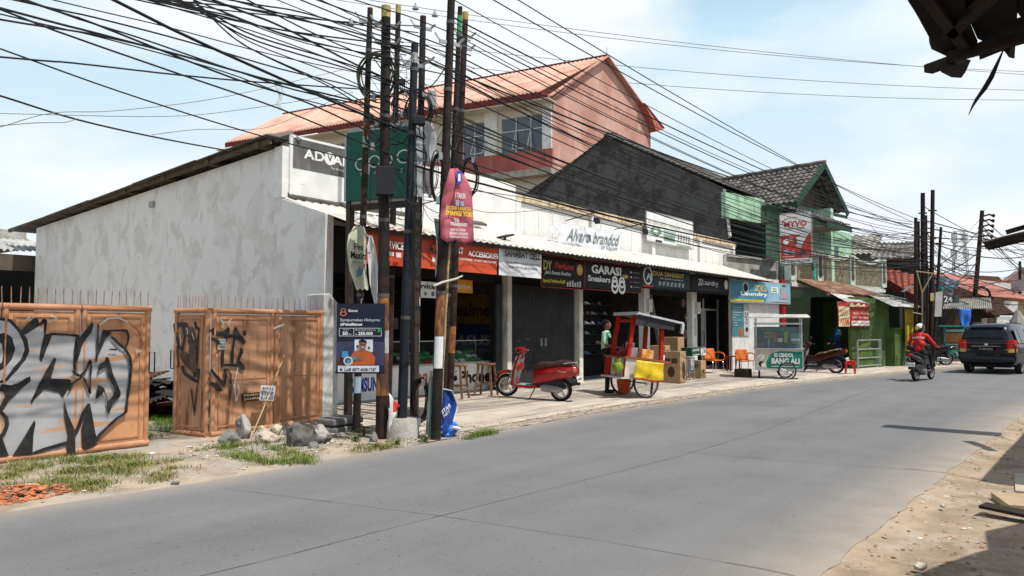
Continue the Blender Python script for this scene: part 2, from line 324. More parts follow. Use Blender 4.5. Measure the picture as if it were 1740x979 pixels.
mb = MB(); mb.poly([(-900,-900,GZ-.03),(1500,-900,GZ-.03),(1500,900,GZ-.03),(-900,900,GZ-.03)]); struct(mb, 'ground', M('far ground', (.30,.25,.18), .95, (.2,.17,.12), scale=.3), origin=False)
dirtL = M('verge dirt', (.40,.33,.25), .95, (.26,.21,.155), scale=2.5, bump=.7, bscale=18, col3=(.33,.31,.28), s3=1.1, stretch=(1,1,1), lo3=.48, hi3=.6)
dirtR = M('right verge dirt', (.38,.29,.205), .95, (.25,.19,.13), scale=1.6, bump=.8, bscale=22, col3=(.40,.34,.27), s3=2.2, stretch=(1,1,1), lo3=.5, hi3=.66)
def zl(x, y):
    t = inside((y-LY(x))/.5, 0, 1); return -.006+.028*t+.022*noise.noise(V((x*1.3, y*1.3, 4)))*t+.008*noise.noise(V((x*5, y*5, 4)))
def zr(x, y):
    t = inside((RY(x)-y)/.25, 0, 1); return -.03*t-.004+.03*t*noise.noise(V((x*1.1, y*1.3, 8)))*t+.010*noise.noise(V((x*5, y*5, 4)))*t
xl = [-40,-20,-10,-5]+[-3+.16*i for i in range(70)]
grid_sheet(xl, lambda x: [LY(x)-.0+ (.16*j if j < 20 else 3.2+1.8*(j-20)) for j in range(32)], lambda x, y: zl(x, y)+max(0, .02 if y > 10 else 0), 'dirt_verge', dirtL)
xr = [-40,-20,-8]+[-2+.14*i for i in range(170)]+[25,30,40,60,100]
grid_sheet(xr, lambda x: [RY(x)-(.14*j if j < 22 else 3.08+2.5*(j-22)) for j in range(30)], zr, 'dirt_shoulder', dirtR)
def SWZ(y): return .018+.075*inside((y-8.2)/2.9, 0, 1)
paveM = M('dusty paving concrete', (.52,.46,.38), .9, (.40,.35,.285), scale=1.3, bump=.4, bscale=40, col3=(.30,.27,.235), s3=.8, stretch=(.5,3,1), lo3=.52, hi3=.66)
xp = [7.95+.2*i for i in range(130)]+[34+1.5*i for i in range(40)]
def back(x): return 11.5 if x < 28 else 11.5-(x-28)*.187
grid_sheet(xp, lambda x: [LY(x)+.35+.1*noise.noise(V((x*2,1,1)))+(back(x)+.3-LY(x))*t/10 for t in range(11)], lambda x, y: SWZ(y)+.006*noise.noise(V((x, y, 2))), 'sidewalk', paveM)
xe = [7.0+.2*i for i in range(135)]+[34+1.5*i for i in range(40)]
grid_sheet(xe, lambda x: [LY(x)+.12*t for t in range(7)], lambda x, y: .006+.012*noise.noise(V((x*4, y*4, 2)))+.010*(y-LY(x)), 'gutter_strip', M('gutter grit', (.40,.34,.27), .95, (.25,.215,.17), scale=6, bump=.9, bscale=35))
# thin dark strips painted as overhead cable shadows, parallel to the street
mb = MB()
for y in (8.15, 8.45, 8.6, 8.95, 9.3, 9.42, 9.8, 10.15, 10.5, 10.62, 10.95):
    for i in range(110):
        a = 8.2+i*.2; b = a+.2; k = max(.0005, .017*(noise.noise(V((a*.7, y*3, 0)))+.12)); y_ = y; y = y_ + .09*noise.noise(V((a*.3, y_, 5))); z_ = SWZ(y)+.009; mb.poly([(a, y-k, z_), (b, y-k, z_), (b, y+k, z_), (a, y+k, z_)]); y = y_
struct(mb, 'painted_cable_shadow', M('cable shadow tone', (.17,.15,.125), .95), origin=False)
# ================= shop row building =================
plaster = M('bare plaster wall', (.70,.685,.655), .9, (.625,.61,.575), scale=2.2, lo=.44, hi=.54, bump=.35, bscale=14, col3=(.755,.745,.735), s3=1.5, stretch=(1.6,1.6,1.2), lo3=.46, hi3=.53, det=12, dist=.5)
plaster2 = M('grey render', (.42,.40,.37), .92, (.27,.26,.24), scale=3, bump=.3, bscale=20, col3=(.15,.14,.13), s3=1, stretch=(3,3,.4), lo3=.6, hi3=.75)
whwall = M('whitewashed wall', (.80,.79,.76), .75, (.70,.69,.65), scale=2, col3=(.60,.56,.48), s3=2, stretch=(4,4,.3), lo3=.6, hi3=.8, bump=.1)
coping = M('rust streaked coping', (.66,.58,.42), .8, (.55,.45,.30), scale=3, col3=(.36,.17,.06), s3=2.6, stretch=(3,3,.35), lo3=.50, hi3=.66)
awnM = M('pale corrugated sheet', (.60,.585,.54), .55, (.50,.48,.43), scale=1.5, col3=(.36,.31,.25), s3=2, stretch=(2.5,.5,1), lo3=.56, hi3=.74)
oldmetal = M('old corrugated metal', (.10,.10,.088), .8, (.05,.048,.042), scale=2, col3=(.14,.09,.055), s3=2)
XW = 8.5
sh = thing('shop_row_building', 'long single-storey row of white shops with bare plaster side wall and pale sheet awning', 'shop row', (XW, 11, 0))
def A8(x, y): return px(x, y, XW)
bk, tf, dr, fr = A8(62,388), A8(470,252), A8(477,337), A8(553,362)
mb = MB(); mb.prism([(XW, bk.y, -.1), (XW, bk.y, bk.z), (XW, tf.y, tf.z), (XW, dr.y, dr.z), (XW, fr.y, fr.z), (XW, fr.y, -.1)], (.18, 0, 0)); mb.build('side_wall', plaster, sh, world=True)
mb = MB(); c_ = A8(260,347); mb.box(XW-.05, XW-.002, c_.y-.09, c_.y+.09, c_.z-.08, c_.z+.06); mb.build('wall_bracket', plaster2, sh, world=True)
mb = MB(); mb.box(XW-.01, XW+.3, tf.y-.2, tf.y+.05, dr.z+.02, tf.z+.02); mb.build('wall_end', WHITE, sh, world=True)
mb = MB()
for i in range(5):   # overlapping roof sheets stepping down toward the back
    t0, t1 = i/5, (i+1)/5+.02; y0 = tf.y-.15+(bk.y+1.0-tf.y)*t0; y1 = tf.y-.15+(bk.y+1.0-tf.y)*t1; sl_ = (bk.z-tf.z)/(bk.y-tf.y); z0 = tf.z+.16+(y0-tf.y)*sl_-i*.012; z1 = tf.z+.16+(y1-tf.y)*sl_-i*.012-.03
    xo = XW-.32-.03*(i % 2); mb.prism([(xo,y1,z1-.012*i),(xo,y0,z0-.012*i),(19.5,y0,z0-.012*i),(19.5,y1,z1-.012*i)], (0,0,.022))
mb.build('roof', oldmetal, sh, world=True)
mb = MB()
rw = M('weathered rafter wood', (.11,.085,.06), .9)
for i in range(7): y = tf.y+.25+i*1.75; z = tf.z+(y-tf.y)*(bk.z-tf.z)/(bk.y-tf.y); mb = MB(); mb.box(XW-.26, XW+.4, y-.05, y+.06, z+.02, z+.12); mb.build('purlin', rw, sh, world=True)
mb = MB()
mb.beam((XW-.2, tf.y-.1, tf.z+.08), (XW-.2, bk.y+1.4, bk.z+.02), .05, .10)
mb.build('rafter', rw, sh, world=True)
mb = MB()
for k in range(3): mb.tube([(XW-.2+.1*k, tf.y+.5-.2*k, tf.z+.18), (XW+.1+.06*k, tf.y+.3-.2*k, tf.z+.27), (XW+.35, tf.y-.05-.1*k, tf.z+.17)], [.06,.09,.05], n=7)
mb.build('ridge_scrap', M('cement scrap', (.2,.19,.17), .9), sh, world=True)
# parapet
mb = MB(); mb.box(8.7, 15.57, 12.25, 12.45, 3.4, 5.15); mb.box(15.57, 30.25, 12.2, 12.4, 3.4, 4.93); mb.build('parapet', whwall, sh, world=True)
mb = MB()
for k in range(17): x0 = 15.6+k*.875; mb.box(x0, x0+.869, 12.12, 12.42, 4.9+.004*(k % 3), 5.08+.004*(k % 3))
mb.build('coping', coping, sh, world=True)
mb = MB()
for x in (15.62, 19.3, 23.1, 26.9, 30.1): mb = MB(); mb.box(x, x+.22, 12.1, 12.2, 3.6, 4.895); mb.build('pilaster', whwall, sh, world=True)
for k in range(22): x = 16.1+k*.64; mb = MB(); mb.box(x, x+.02, 12.188, 12.2, 3.8, 4.88); mb.build('panel_batten', whwall, sh, world=True)
mb = MB(); mb.corr((8.55,10.02,3.30),(29.1,10.02,3.32),(29.1,12.1,4.02),(8.55,12.1,3.98), 104, .018, rows=3, prof=[0,1,1,0,-.4,-.4]); mb.build('awning', awnM, sh, world=True, smooth='auto')
mb = MB(); mb.beam((8.55,10.12,3.26),(29.0,10.12,3.28),.05,.05); mb.beam((8.55,11.0,3.54),(29.0,11.0,3.56),.05,.05)
for k in range(13): x = 8.9+k*1.67; mb.beam((x,10.08,3.24),(x,12.1,3.90),.04,.06)
mb.build('awning_frame', M('dark frame steel', (.05,.045,.04), .7), sh, world=True)
mb = MB()
for x0, x1, y, z in ((8.62,12.0,12.02,3.97),(12.6,14.2,11.9,4.0),(9.4,11.2,11.4,3.82)):
    mb = MB(); mb.prism([(x0,y,z),(x1,y,z+.03),(x1,y+.14,z+.1),(x0,y+.1,z+.09)], (0,0,.05)); mb.build('roof_scrap', oldmetal, sh, world=True)
# piers, walls, floor
pierM = M('limewashed pier', (.70,.68,.61), .8, (.55,.52,.44), scale=3, col3=(.22,.19,.15), s3=1.5, stretch=(4,4,.6), lo3=.58, hi3=.75, bump=.2)
for x0, x1 in ((14.28,14.44),(17.40,17.58)): mb = MB(); mb.box(x0, x1, 11.32, 11.5, 0, 3.5); mb.build('pier', pierM, sh, world=True)
for x0, x1 in ((21.02,21.36),(24.42,24.80)): mb = MB(); mb.box(x0, x1, 11.3, 11.5, 0, 3.5); mb.build('pier', WHITE, sh, world=True)
mb = MB(); mb.box(27.75, 28.1, 11.1, 11.5, 0, 3.5); mb.build('pier', M('dark brown pier', (.05,.04,.035), .8), sh, world=True)
mb = MB(); mb.box(8.68, 29, 11.45, 15.2, -.05, .1); mb.build('floor', M('shop floor tile', (.30,.29,.27), .5, (.2,.19,.18)), sh, world=True)
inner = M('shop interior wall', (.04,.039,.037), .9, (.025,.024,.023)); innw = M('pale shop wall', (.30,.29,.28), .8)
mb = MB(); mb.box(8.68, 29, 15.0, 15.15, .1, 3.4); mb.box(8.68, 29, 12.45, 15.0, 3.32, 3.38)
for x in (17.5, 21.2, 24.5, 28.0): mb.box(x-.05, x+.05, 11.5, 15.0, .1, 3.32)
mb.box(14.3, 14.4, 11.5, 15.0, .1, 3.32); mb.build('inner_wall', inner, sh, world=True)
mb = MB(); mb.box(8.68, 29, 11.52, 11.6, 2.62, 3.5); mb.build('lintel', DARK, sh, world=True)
# folding steel doors of the closed perfume shop
shutM = M('black folding door steel', (.035,.036,.038), .65, (.022,.023,.025), scale=3)
mb = MB()
for k in range(30):
    x = 14.47+k*.0965; d = .0 if k % 2 else .05
    mb.add([(x,11.42+d,.1),(x+.0965,11.42+.05-d,.1),(x+.0965,11.42+.05-d,2.62),(x,11.42+d,2.62)], [(0,1,2,3)])
mb.build('folding_door', shutM, sh, world=True)
for a_ in ((15.72,15.80),(15.9,15.98)): mb = MB(); mb.box(a_[0],a_[1],11.39,11.42,1.1,1.3); mb.build('door_handle', M('dull handle', (.2,.2,.2), .5), sh, world=True)
mb = MB()
for k in range(4): y = 11.5+k*.07; mb.add([(14.2,y,.1),(14.12,y+.045,.1),(14.2,y+.09,.1),(14.2,y,2.6),(14.12,y+.045,2.6),(14.2,y+.09,2.6)], [(0,1,4,3),(1,2,5,4)])
mb.box(13.98,14.2,11.42,11.5,.1,2.6)
mb.build('folded_door', shutM, sh, world=True)
# ZG glass door
mb = MB()
for x0, x1, z0, z1 in ((24.86,24.92,.1,2.9),(26.0,26.06,.1,2.9),(27.3,27.36,.1,2.9),(24.92,26.0,2.2,2.27),(26.06,27.3,2.2,2.27),(24.92,26.0,.1,.2),(26.06,27.3,.1,.2),(25.86,25.92,.2,2.2),(26.14,26.2,.2,2.2),(24.92,24.98,.2,2.2),(27.24,27.3,.2,2.2)): mb.box(x0, x1, 11.6, 11.66, z0, z1)
gd = mb.build('glass_door', M('white aluminium', (.68,.69,.69), .4), sh, world=True)
mb = MB(); mb.box(24.95,27.28,11.62,11.632,.2,2.88); mb.build('pane', glass('shop glass', (.03,.035,.04), .05, .6), gd, world=True)
mb = MB(); mb.tube([(25.88,11.58,.95),(25.88,11.52,1.0),(25.88,11.52,1.4),(25.88,11.58,1.45)], .014, 6); mb.build('handle', BLACK, gd, world=True)
for x in (20.98+.05, 24.55): 
    mb = MB(); mb.box(x+.10,x+.34,11.2,11.3,2.05,2.45); mb.box(x+.04,x+.14,11.24,11.3,1.3,1.9); mb.build('meter_box', M('meter box', (.62,.61,.57), .6), sh, world=True)
# ---------- sign boards of the row ----------
def on(x0, y0, x1, y1, Y):   # pixel corners (lower-left, upper-right) -> (origin, width, height) on the street-facing plane Y
    a = py(x0, y1, Y); b = py(x1, y1, Y); t = py(x0, y0, Y); return V((a.x, Y, min(a.z, b.z)*.5+max(a.z, b.z)*.5)), b.x-a.x, t.z-a.z
gry = M('billboard grey', (.13,.125,.12), .6, (.09,.088,.085), scale=1.6, col3=(.2,.2,.19), s3=2)
O, w_, h_ = V((8.66, 12.08, 3.93)), 3.9, 1.25
t, p = board('billboard', 'weathered white phone billboard with a grey upper half, behind the green sign', 'billboard', O, (1,0,0), w_, h_, SIGNW, frame=WHITE, fw=.045)
p.rect(.012,.52,.985,.975,gry).text('ADVAN', .075,.70,.375,.85, WHITE, .03, 0, 1.05).disc(.232,.775,.033,WHITE).text('V', .217,.73,.25,.83, gry, .04).text('Tur Green, Make Green', .24,.61,.42,.65, WHITE)
p.rect(.06,.30,.085,.3075,SIGNW); p.done(t)
t, p = board('wall_panel', 'blank white hoarding on the parapet to the right of the poles', 'hoarding', (12.62, 12.1, 3.98), (1,0,0), 2.95, 1.27, whwall, th=.05, frame=WHITE, fw=.04)
orange = M('red orange banner', (.58,.085,.035), .6, (.50,.07,.03), scale=2)
t, p = board('shop_banner', 'long red orange fabric banner for phone accessories hung under the awning', 'banner', (8.55, 10.18, 2.68), (1,0,0), 3.98, .70, orange, wave=.035)
p.text('C', .035,.38,.10,.72, WHITE,.02).text('SERVICE', .165,.42,.30,.62, WHITE, .02).text('SMART', .58,.50,.71,.68, WHITE, .02).text('ACCESSORIES', .745,.46,.985,.62, WHITE, .02).text('HOT ACCESSORIES  SMART WATCH FIT', .60,.32,.97,.38, WHITE)
p.ring(.50,.58,.028,.3,BLACK).disc(.478,.52,.012,BLACK).disc(.522,.52,.012,BLACK).rect(.485,.20,.505,.32,SIGNW).rect(.20,.24,.235,.34,SIGNW).rect(.25,.22,.28,.34,SIGNW); p.d += .02
p.O = p.O + V((0,-.035,0)); 
p.mb.v = [v+V((0,-.035,0)) for v in p.mb.v]; p.done(t)
clothw = M('white banner cloth', (.70,.71,.73), .7, (.58,.59,.61), scale=2)
t, p = board('shop_banner', 'white fabric banner reading SAHABAT CELL under the awning', 'banner', (12.56, 10.18, 2.68), (1,0,0), 1.55, .68, clothw, wave=.02)
p.text('SAHABAT CELL', .09,.60,.93,.80, BLACK, .03).text('TUKAR TAMBAH HP BARU & SECOND', .10,.39,.90,.46, BLACK, .01).text('TERIMA SERVICE SMARTPHONE', .16,.25,.84,.32, BLACK, .01)
p.mb.v = [v+V((0,-.03,0)) for v in p.mb.v]; p.done(t)
drk = M('sign black vinyl', (.008,.007,.007), .65, (.012,.01,.009)); brn = M('sign dark brown', (.04,.022,.02), .5); teal = M('sign dark teal', (.012,.055,.062), .6, (.02,.03,.036), scale=3); gold = M('letter gold', (.55,.38,.12), .5); navy = M('sign near black', (.007,.007,.01), .6)
redfr = M('dark red frame', (.25,.02,.02), .5)
O, w_, h_ = on(921,437,993,489,10.45)
t, p = board('shop_sign', 'black perfume shop sign with yellow and red letters over the closed doors', 'shop sign', O, (1,0,0), w_, h_, drk, frame=redfr, fw=.03)
p.text('DY', .03,.55,.22,.86, gold, .03).text('Perfume', .28,.62,.74,.84, REDL, .02, .3).text('Jelas Kerasa Kwalitas', .05,.38,.66,.54, WHITE, 0, .4).text('Special Perfume Refill', .02,.10,.52,.26, YEL,.01).ring(.88,.66,.075,.25,gold).disc(.88,.66,.05,gold)
for k in range(6): p.rect(.56+.06*k,.05,.60+.06*k,.2+.03*(k % 3),M('bottle mark', (.45,.42,.4), .5))
p.done(t)
O, w_, h_ = on(995,447,1089,494,10.45)
t, p = board('shop_sign', 'black sign reading GARASI Sneakers 88 with a red frame', 'shop sign', O, (1,0,0), w_, h_, navy, frame=redfr, fw=.03)
p.text('GARAS!', .10,.58,.62,.90, SIGNW, .035).text('Sneakers', .04,.28,.42,.50, SIGNW, .025).ring(.50,.33,.055,.38,SIGNW).ring(.50,.15,.065,.38,SIGNW).ring(.63,.33,.055,.38,SIGNW).ring(.63,.15,.065,.38,SIGNW).poly([(.66,.52),(.64,.66),(.68,.6),(.70,.68),(.72,.6),(.76,.62),(.73,.5)],gold)
for k in range(4): p.rect(.79,.74-.19*k,.815,.80-.19*k,(REDL if k == 2 else SIGNW)).rect(.84,.755-.19*k,.97,.785-.19*k,M('small grey print', (.2,.2,.2), .6))
p.done(t)
O, w_, h_ = on(1090,461,1173,492,10.5)
t, p = board('shop_sign', 'faded dark teal sign reading DUA SAHABAT over the appliance shop', 'shop sign', O, (1,0,0), w_, h_+.05, teal, frame=BLACK, fw=.03)
p.text('DUA SAHABAT', .22,.66,.86,.90, gold, .03).ring(.12,.62,.085,.2,SIGNW).text('R', .09,.40,.19,.72,SIGNW,0,.3).text('BAJA RINGAN & ELEKTRONIK', .36,.50,.84,.58,SIGNW).rect(.03,.04,.22,.13,REDL)
pw = M('faded print', (.35,.42,.40), .6)
for k in range(7): p.poly([(.32+.08*k,.18),(.36+.08*k,.16),(.38+.08*k,.36+.04*(k % 2)),(.33+.08*k,.40)], pw)
p.done(t)
O, w_, h_ = on(1175,472,1238,498,10.5)
t, p = board('shop_sign', 'small black sign reading ZG Laundry above the white glass door', 'shop sign', O, (1,0,0), w_, h_+.05, navy, frame=BLACK, fw=.03)
p.text('ZG', .17,.40,.27,.80, SIGNW, .01, .2).text('Laundry', .28,.36,.70,.78, SIGNW, 0).disc(.93,.62,.055,M('sign lamp', (.6,.58,.55), .4)).text('Dry clean setrika express', .2,.14,.68,.22, M('small grey print', (.2,.2,.2), .6))
p.done(t)
O, w_, h_ = on(745,474,803,497,10.9)
t, p = board('hanging_sign', 'small orange sign hanging inside the phone shop entrance', 'hanging sign', O, (1,0,0), w_, h_, M('orange board', (.62,.25,.01), .5)); p.text('realme', .35,.3,.95,.7, M('letter cream', (.7,.6,.4), .5), .01); p.done(t)
O, w_, h_ = on(702,478,741,506,10.9)
t, p = board('hanging_sign', 'small white service sign with black lettering hanging behind the poles', 'hanging sign', O, (1,0,0), w_, h_, SIGNW); p.text('Service', .0,.55,.95,.88, drk, .03).disc(.25,.25,.05,drk).disc(.52,.25,.06,M('robot green', (.1,.3,.05), .5)).disc(.85,.25,.07,drk).text('S', .82,.2,.88,.3, SIGNW); p.done(t)
# DUA etc. posters on the shop partition (faces -X)
yl = M('poster mustard', (.12,.065,.012), .6, (.08,.045,.01)); asb = M('poster dark blue', (.012,.02,.07), .5, (.01,.014,.045)); pg = M('poster grey letters', (.17,.17,.19), .5)
t, p = board('wall_poster', 'dark blue poster with pale grey letters ASUS on the phone shop partition', 'poster', (14.27, 13.5, .9), (0,-1,0), 1.95, .72, asb, th=.01); p.text('ASUS', .25,.32,.86,.68, pg, .035, .15).text('IN SEARCH OF INCREDIBLE', .25,.1,.86,.2, pg); p.done(t)
t, p = board('wall_poster', 'mustard poster with dark letters realme above the blue poster', 'poster', (14.27, 13.5, 1.66), (0,-1,0), 1.95, .72, yl, th=.01); p.text('realme', .2,.25,.84,.7, drk, .02); p.done(t)
# counters of the phone shop
def counter(x0, x1, lab, txt, tm, u0, u1, apple=False):
    t = thing('display_counter', lab, 'display counter', ((x0+x1)/2, 12.0, .1), group='phone shop counters')
    mb = MB(); mb.box(x0, x1, 11.75, 12.25, .12, .74); mb.build('cabinet', WHITE, t, world=True)
    mb = MB(); mb.box(x0-.01, x1+.01, 11.73, 12.27, .74, .78)
    for xx in (x0, x1-.02): mb.box(xx, xx+.02, 11.74, 11.76, .78, 1.26); mb.box(xx, xx+.02, 12.24, 12.26, .78, 1.26)
    mb.box(x0, x1, 11.74, 11.76, 1.26, 1.28); mb.box(x0, x1, 11.73, 11.75, .1, .12); mb.build('trim', M('alu trim', (.4,.38,.34), .4), t, world=True)
    mb = MB(); mb.box(x0+.02, x1-.02, 11.745, 11.751, .79, 1.26); mb.box(x0+.02, x1-.02, 11.77, 12.24, 1.265, 1.271); mb.build('glass', glass('counter glass', (.1,.12,.11), .04, .06), t, world=True)
    p = Panel((x0, 11.75, .16), (1,0,0), x1-x0, .56); p.rect(.01,.0,.99,1,SIGNW).text(txt, u0,.22,u1,.74, tm, .045)
    if apple: p.disc(.10,.47,.045,drk).disc(.075,.45,.04,drk).disc(.145,.52,.018,SIGNW).poly([(.09,.66),(.095,.76),(.12,.80),(.115,.70)],drk)
    p.done(t); return t
counter(9.0, 10.75, 'white counter front reading SAMSUNG in blue, behind the rental board', 'SAMSUNG', M('letter blue', (.015,.05,.38), .5), .49, .985)
counter(10.8, 12.75, 'white counter front reading XIAOMI in red, between the poles', 'XIAOMI', M('letter orange red', (.5,.12,.07), .5), .47, .99)
counter(12.78, 14.2, 'white counter front reading iPhone in black, behind the wooden stools', 'Phone', drk, .19, .965, True)
gb = M('green phone box', (.02,.30,.08), .45); rnd = random.Random(3)
pal = [gb, gb, gb, M('white phone box', (.6,.6,.58), .5), M('red phone box', (.35,.03,.03), .5), M('tan phone box', (.35,.25,.12), .5)]
n = 0
for (x0, x1) in ((11.3,12.65),(12.9,14.1)):
    for r_ in range(3):
        for c_ in range(5):
            x = x0+.12+(x1-x0-.2)*c_/5+rnd.uniform(-.02,.02); y = 11.85+r_*.13; z = .80+r_*.085; m = rnd.choice(pal[:4]) if x0 > 12.4 else rnd.choice(pal); mb = MB(Matrix.Translation((x, y, z)) @ Matrix.Rotation(rnd.uniform(-.5,.5), 4, 'Z') @ Matrix.Rotation(.55, 4, 'X'))
            mb.box(-.085,.085,-.045,.045,0,.04); mb.box(-.05,.05,-.03,.03,.0405,.042); o = mb.build('phone_box', m)
            tag(o, 'small boxed phone lying in the glass counter behind the %s panel' % ('iPhone' if x0 > 12.4 else 'XIAOMI'), 'phone box', 'phone boxes behind the %s panel' % ('iPhone' if x0 > 12.4 else 'XIAOMI'))
# dim goods inside the phone shop
mb = MB()
for k in range(5): mb.box(9.2, 14.0, 14.6, 14.95, .5+k*.5, .53+k*.5)
for k in range(4): mb.box(9.2+k*1.6-.02, 9.24+k*1.6, 14.6, 14.95, .1, 2.6)
o = mb.build('wall_shelf', M('blue grey shelf', (.07,.08,.10), .6)); tag(o, 'dark wall shelf at the back of the phone shop', 'shelf')
for k in range(26):
    x = rnd.uniform(9.3,13.8); s_ = rnd.randint(0,3); mb = MB(); wz = rnd.uniform(.12,.3); mb.box(x, x+rnd.uniform(.1,.25), 14.62, 14.8, .54+s_*.5, .54+s_*.5+wz); mb.box(x+.02, x+.08, 14.615, 14.62, .56+s_*.5, .5+s_*.5+wz)
    tag(mb.build('boxed_accessory', rnd.choice([M('acc blue', (.03,.06,.2), .5), M('acc grey', (.3,.3,.3), .5), M('acc white', (.5,.5,.5), .5)])), 'boxed phone accessory on the dim back shelf of the phone shop', 'box', 'boxed accessories on the back shelf of the phone shop')
# Alvaro sign: crumpled white banner leaning on the awning, two lamp arms
P0, P1, P2, P3 = py(952,428,11.35), py(1050,437,11.35), py(1060,393,11.6), py(960,377,11.6)
t = thing('shop_banner', 'faded grey and white banner reading Alvaro brandcd leaning on the sheet awning', 'banner', P0)
uxv = (P1-P0).normalized(); upv = ((P3+P2)-(P0+P1)).normalized(); p = Panel(P0, uxv, (P1-P0).length, (P3-P0).length, upv); mb = MB()
K, J = 20, 6; vs_ = [p.P(i/K*(1-.0), j/J, -.02+.012*math.sin(i*1.3+j)) + V((.28*j/J*0, 0, 0)) for j in range(J+1) for i in range(K+1)]
mb.add(vs_, [(j*(K+1)+i, j*(K+1)+i+1, (j+1)*(K+1)+i+1, (j+1)*(K+1)+i) for j in range(J) for i in range(K)])
mb.add([p.P(0,0,-.03), p.P(-.33,-.05,-.03), p.P(-.20,.98,-.03), p.P(0,1,-.03), p.P(-.06,.8,-.03), p.P(-.2,.6,-.03), p.P(-.24,.2,-.03), p.P(-.06,.15,-.03)], [(0,7,6,1),(1,6,5,2),(2,5,4,3),(3,4,7,0)][:3]+[(3,4,7,0)])
mb.build('panel', M('faded banner cloth', (.62,.63,.63), .7, (.50,.51,.52), scale=3), t, world=True)
fd = M('faded grey letters', (.16,.19,.21), .6)
p.text('Alvaro brandcd', .05,.42,.97,.86, fd, .012, .12).text('Your Fashion Clothes.....', .02,.24,.34,.36, fd).text('25 Import', .66,.22,.96,.38, fd).rect(.0,.03,1,.16,drk).text('Jl. KH. Muslim Seputih Serut RT/RW 04/08 Kedawung', .12,.06,.9,.13,SIGNW); p.done(t)
for (a, b, c, lab) in (((962,375),(1008,362),(1013,374),'thin black lamp arm above the Alvaro banner'),((1044,390),(1090,381),(1096,392),'thin black lamp arm between the Alvaro banner and the green leaf sign')):
    A_, B_ = py(*a, 12.18), py(*b, 11.3); C_ = py(*c, 11.25); t = thing('sign_lamp', lab, 'sign lamp', A_); mb = MB(); mb.tube([A_, B_, C_], .016, 5); mb.build('arm', BLACK, t, world=True); mb = MB(); mb.beam(C_+V((-.02,0,.03)), C_+V((.12,.02,-.06)), .14, .09); mb.build('lamp_head', BLACK, t, world=True)
A_ = py(868,400,10.9); t = thing('flood_lamp', 'small black flood lamp lying on the sheet awning near the pink banner', 'lamp', A_); mb = MB(); A_ = py(858,405,10.7); mb.box(A_.x-.02,A_.x+.02,A_.y-.02,A_.y+.02,A_.z-.08,A_.z+.04); mb.build('stem', BLACK, t, world=True); mb = MB(); mb.box(A_.x-.16,A_.x+.2,A_.y-.12,A_.y+.12,A_.z+.03,A_.z+.07,R3=Matrix.Rotation(-.25,3,'Y')); mb.build('lamp_head', BLACK, t, world=True)
O = py(1099,409,12.02); w_ = py(1178,422,12.02).x-O.x; h_ = py(1099,358,12.02).z-O.z
lg = M('leaf green print', (.20,.30,.20), .6); 
t, p = board('billboard', 'white sign with faint green leaf pictures standing on the parapet before the black gable', 'billboard', (O.x, 12.02, O.z), (1,0,0), w_, h_, SIGNW, frame=M('grey frame', (.35,.35,.34), .5), fw=.035)
p.text('SEVEN BEST HERBAL HOUSE', .02,.60,.98,.70, M('faded olive', (.42,.42,.25), .6), .01).poly([(.05,.30),(.12,.55),(.26,.52),(.30,.35),(.2,.18)],lg).poly([(.12,.34),(.17,.48),(.24,.44),(.2,.3)],SIGNW).rect(.34,.12,.58,.3,lg).rect(.35,.34,.6,.48,M('faint teal', (.40,.50,.48), .6))
for k in range(5): p.poly([(.64+.06*k,.16),(.66+.06*k,.14),(.68+.06*k,.42),(.65+.06*k,.46+.02*(k % 2))], M('faded figures', (.25,.27,.25), .6))
p.rect(.17,.03,.30,.09,drk).rect(.62,.03,.94,.09,M('faded print', (.35,.42,.40), .6)); p.done(t)
# OPPO sign: green box on legs, projecting toward the road
gO = V((8.19, 9.91, 0)); e = V((.26, -.966, 0)).normalized()
def atD(x, y, P): r_ = ray(x, y); k = math.hypot(P.x, P.y)/math.hypot(r_.x, r_.y); return CP + r_*k
zb, zt = atD(583,342,gO).z, atD(583,226,gO).z; wS = 1.32
green = M('sign bottle green', (.004,.085,.055), .35, (.004,.07,.045), scale=1)
t, p = board('box_sign', 'bottle green box sign on dark legs behind the utility poles', 'sign', gO+V((0,0,zb)), e, wS, zt-zb, green, th=.16, frame=M('silver edge', (.35,.37,.38), .4), fw=.03)
slv = M('silver letters', (.50,.58,.55), .5)
p.ring(.22,.52,.085,.2,slv,ry=.09).ring(.42,.54,.085,.2,slv,ry=.09).rect(.51,.42,.53,.65,slv).ring(.60,.55,.08,.2,slv,ry=.09).ring(.84,.57,.10,.2,slv,ry=.10).rect(.335,.40,.355,.6,slv)
for s_, u in (('S',.22),('M',.32),('A',.42),('R',.52),('T',.64),('E',.80)): p.text(s_, u,.35,u+.03,.40, slv)
p.done(t); lm = M('painted dark steel', (.03,.03,.032), .6, (.05,.03,.02), scale=4)
for q in (gO+e*.02, gO+e*(wS-.05)): mb = MB(); q = q-p.n*.1; mb.box(q.x-.05,q.x+.05,q.y-.05,q.y+.05,-.1,zt); mb.build('leg', lm, t, world=True)
mb = MB(); mb.beam(gO+e*.07-p.n*.1+V((0,0,zb-.1)), gO+e*(wS-.1)-p.n*.1+V((0,0,zb-.1)), .08, .1); mb.build('crossbar', lm, t, world=True)
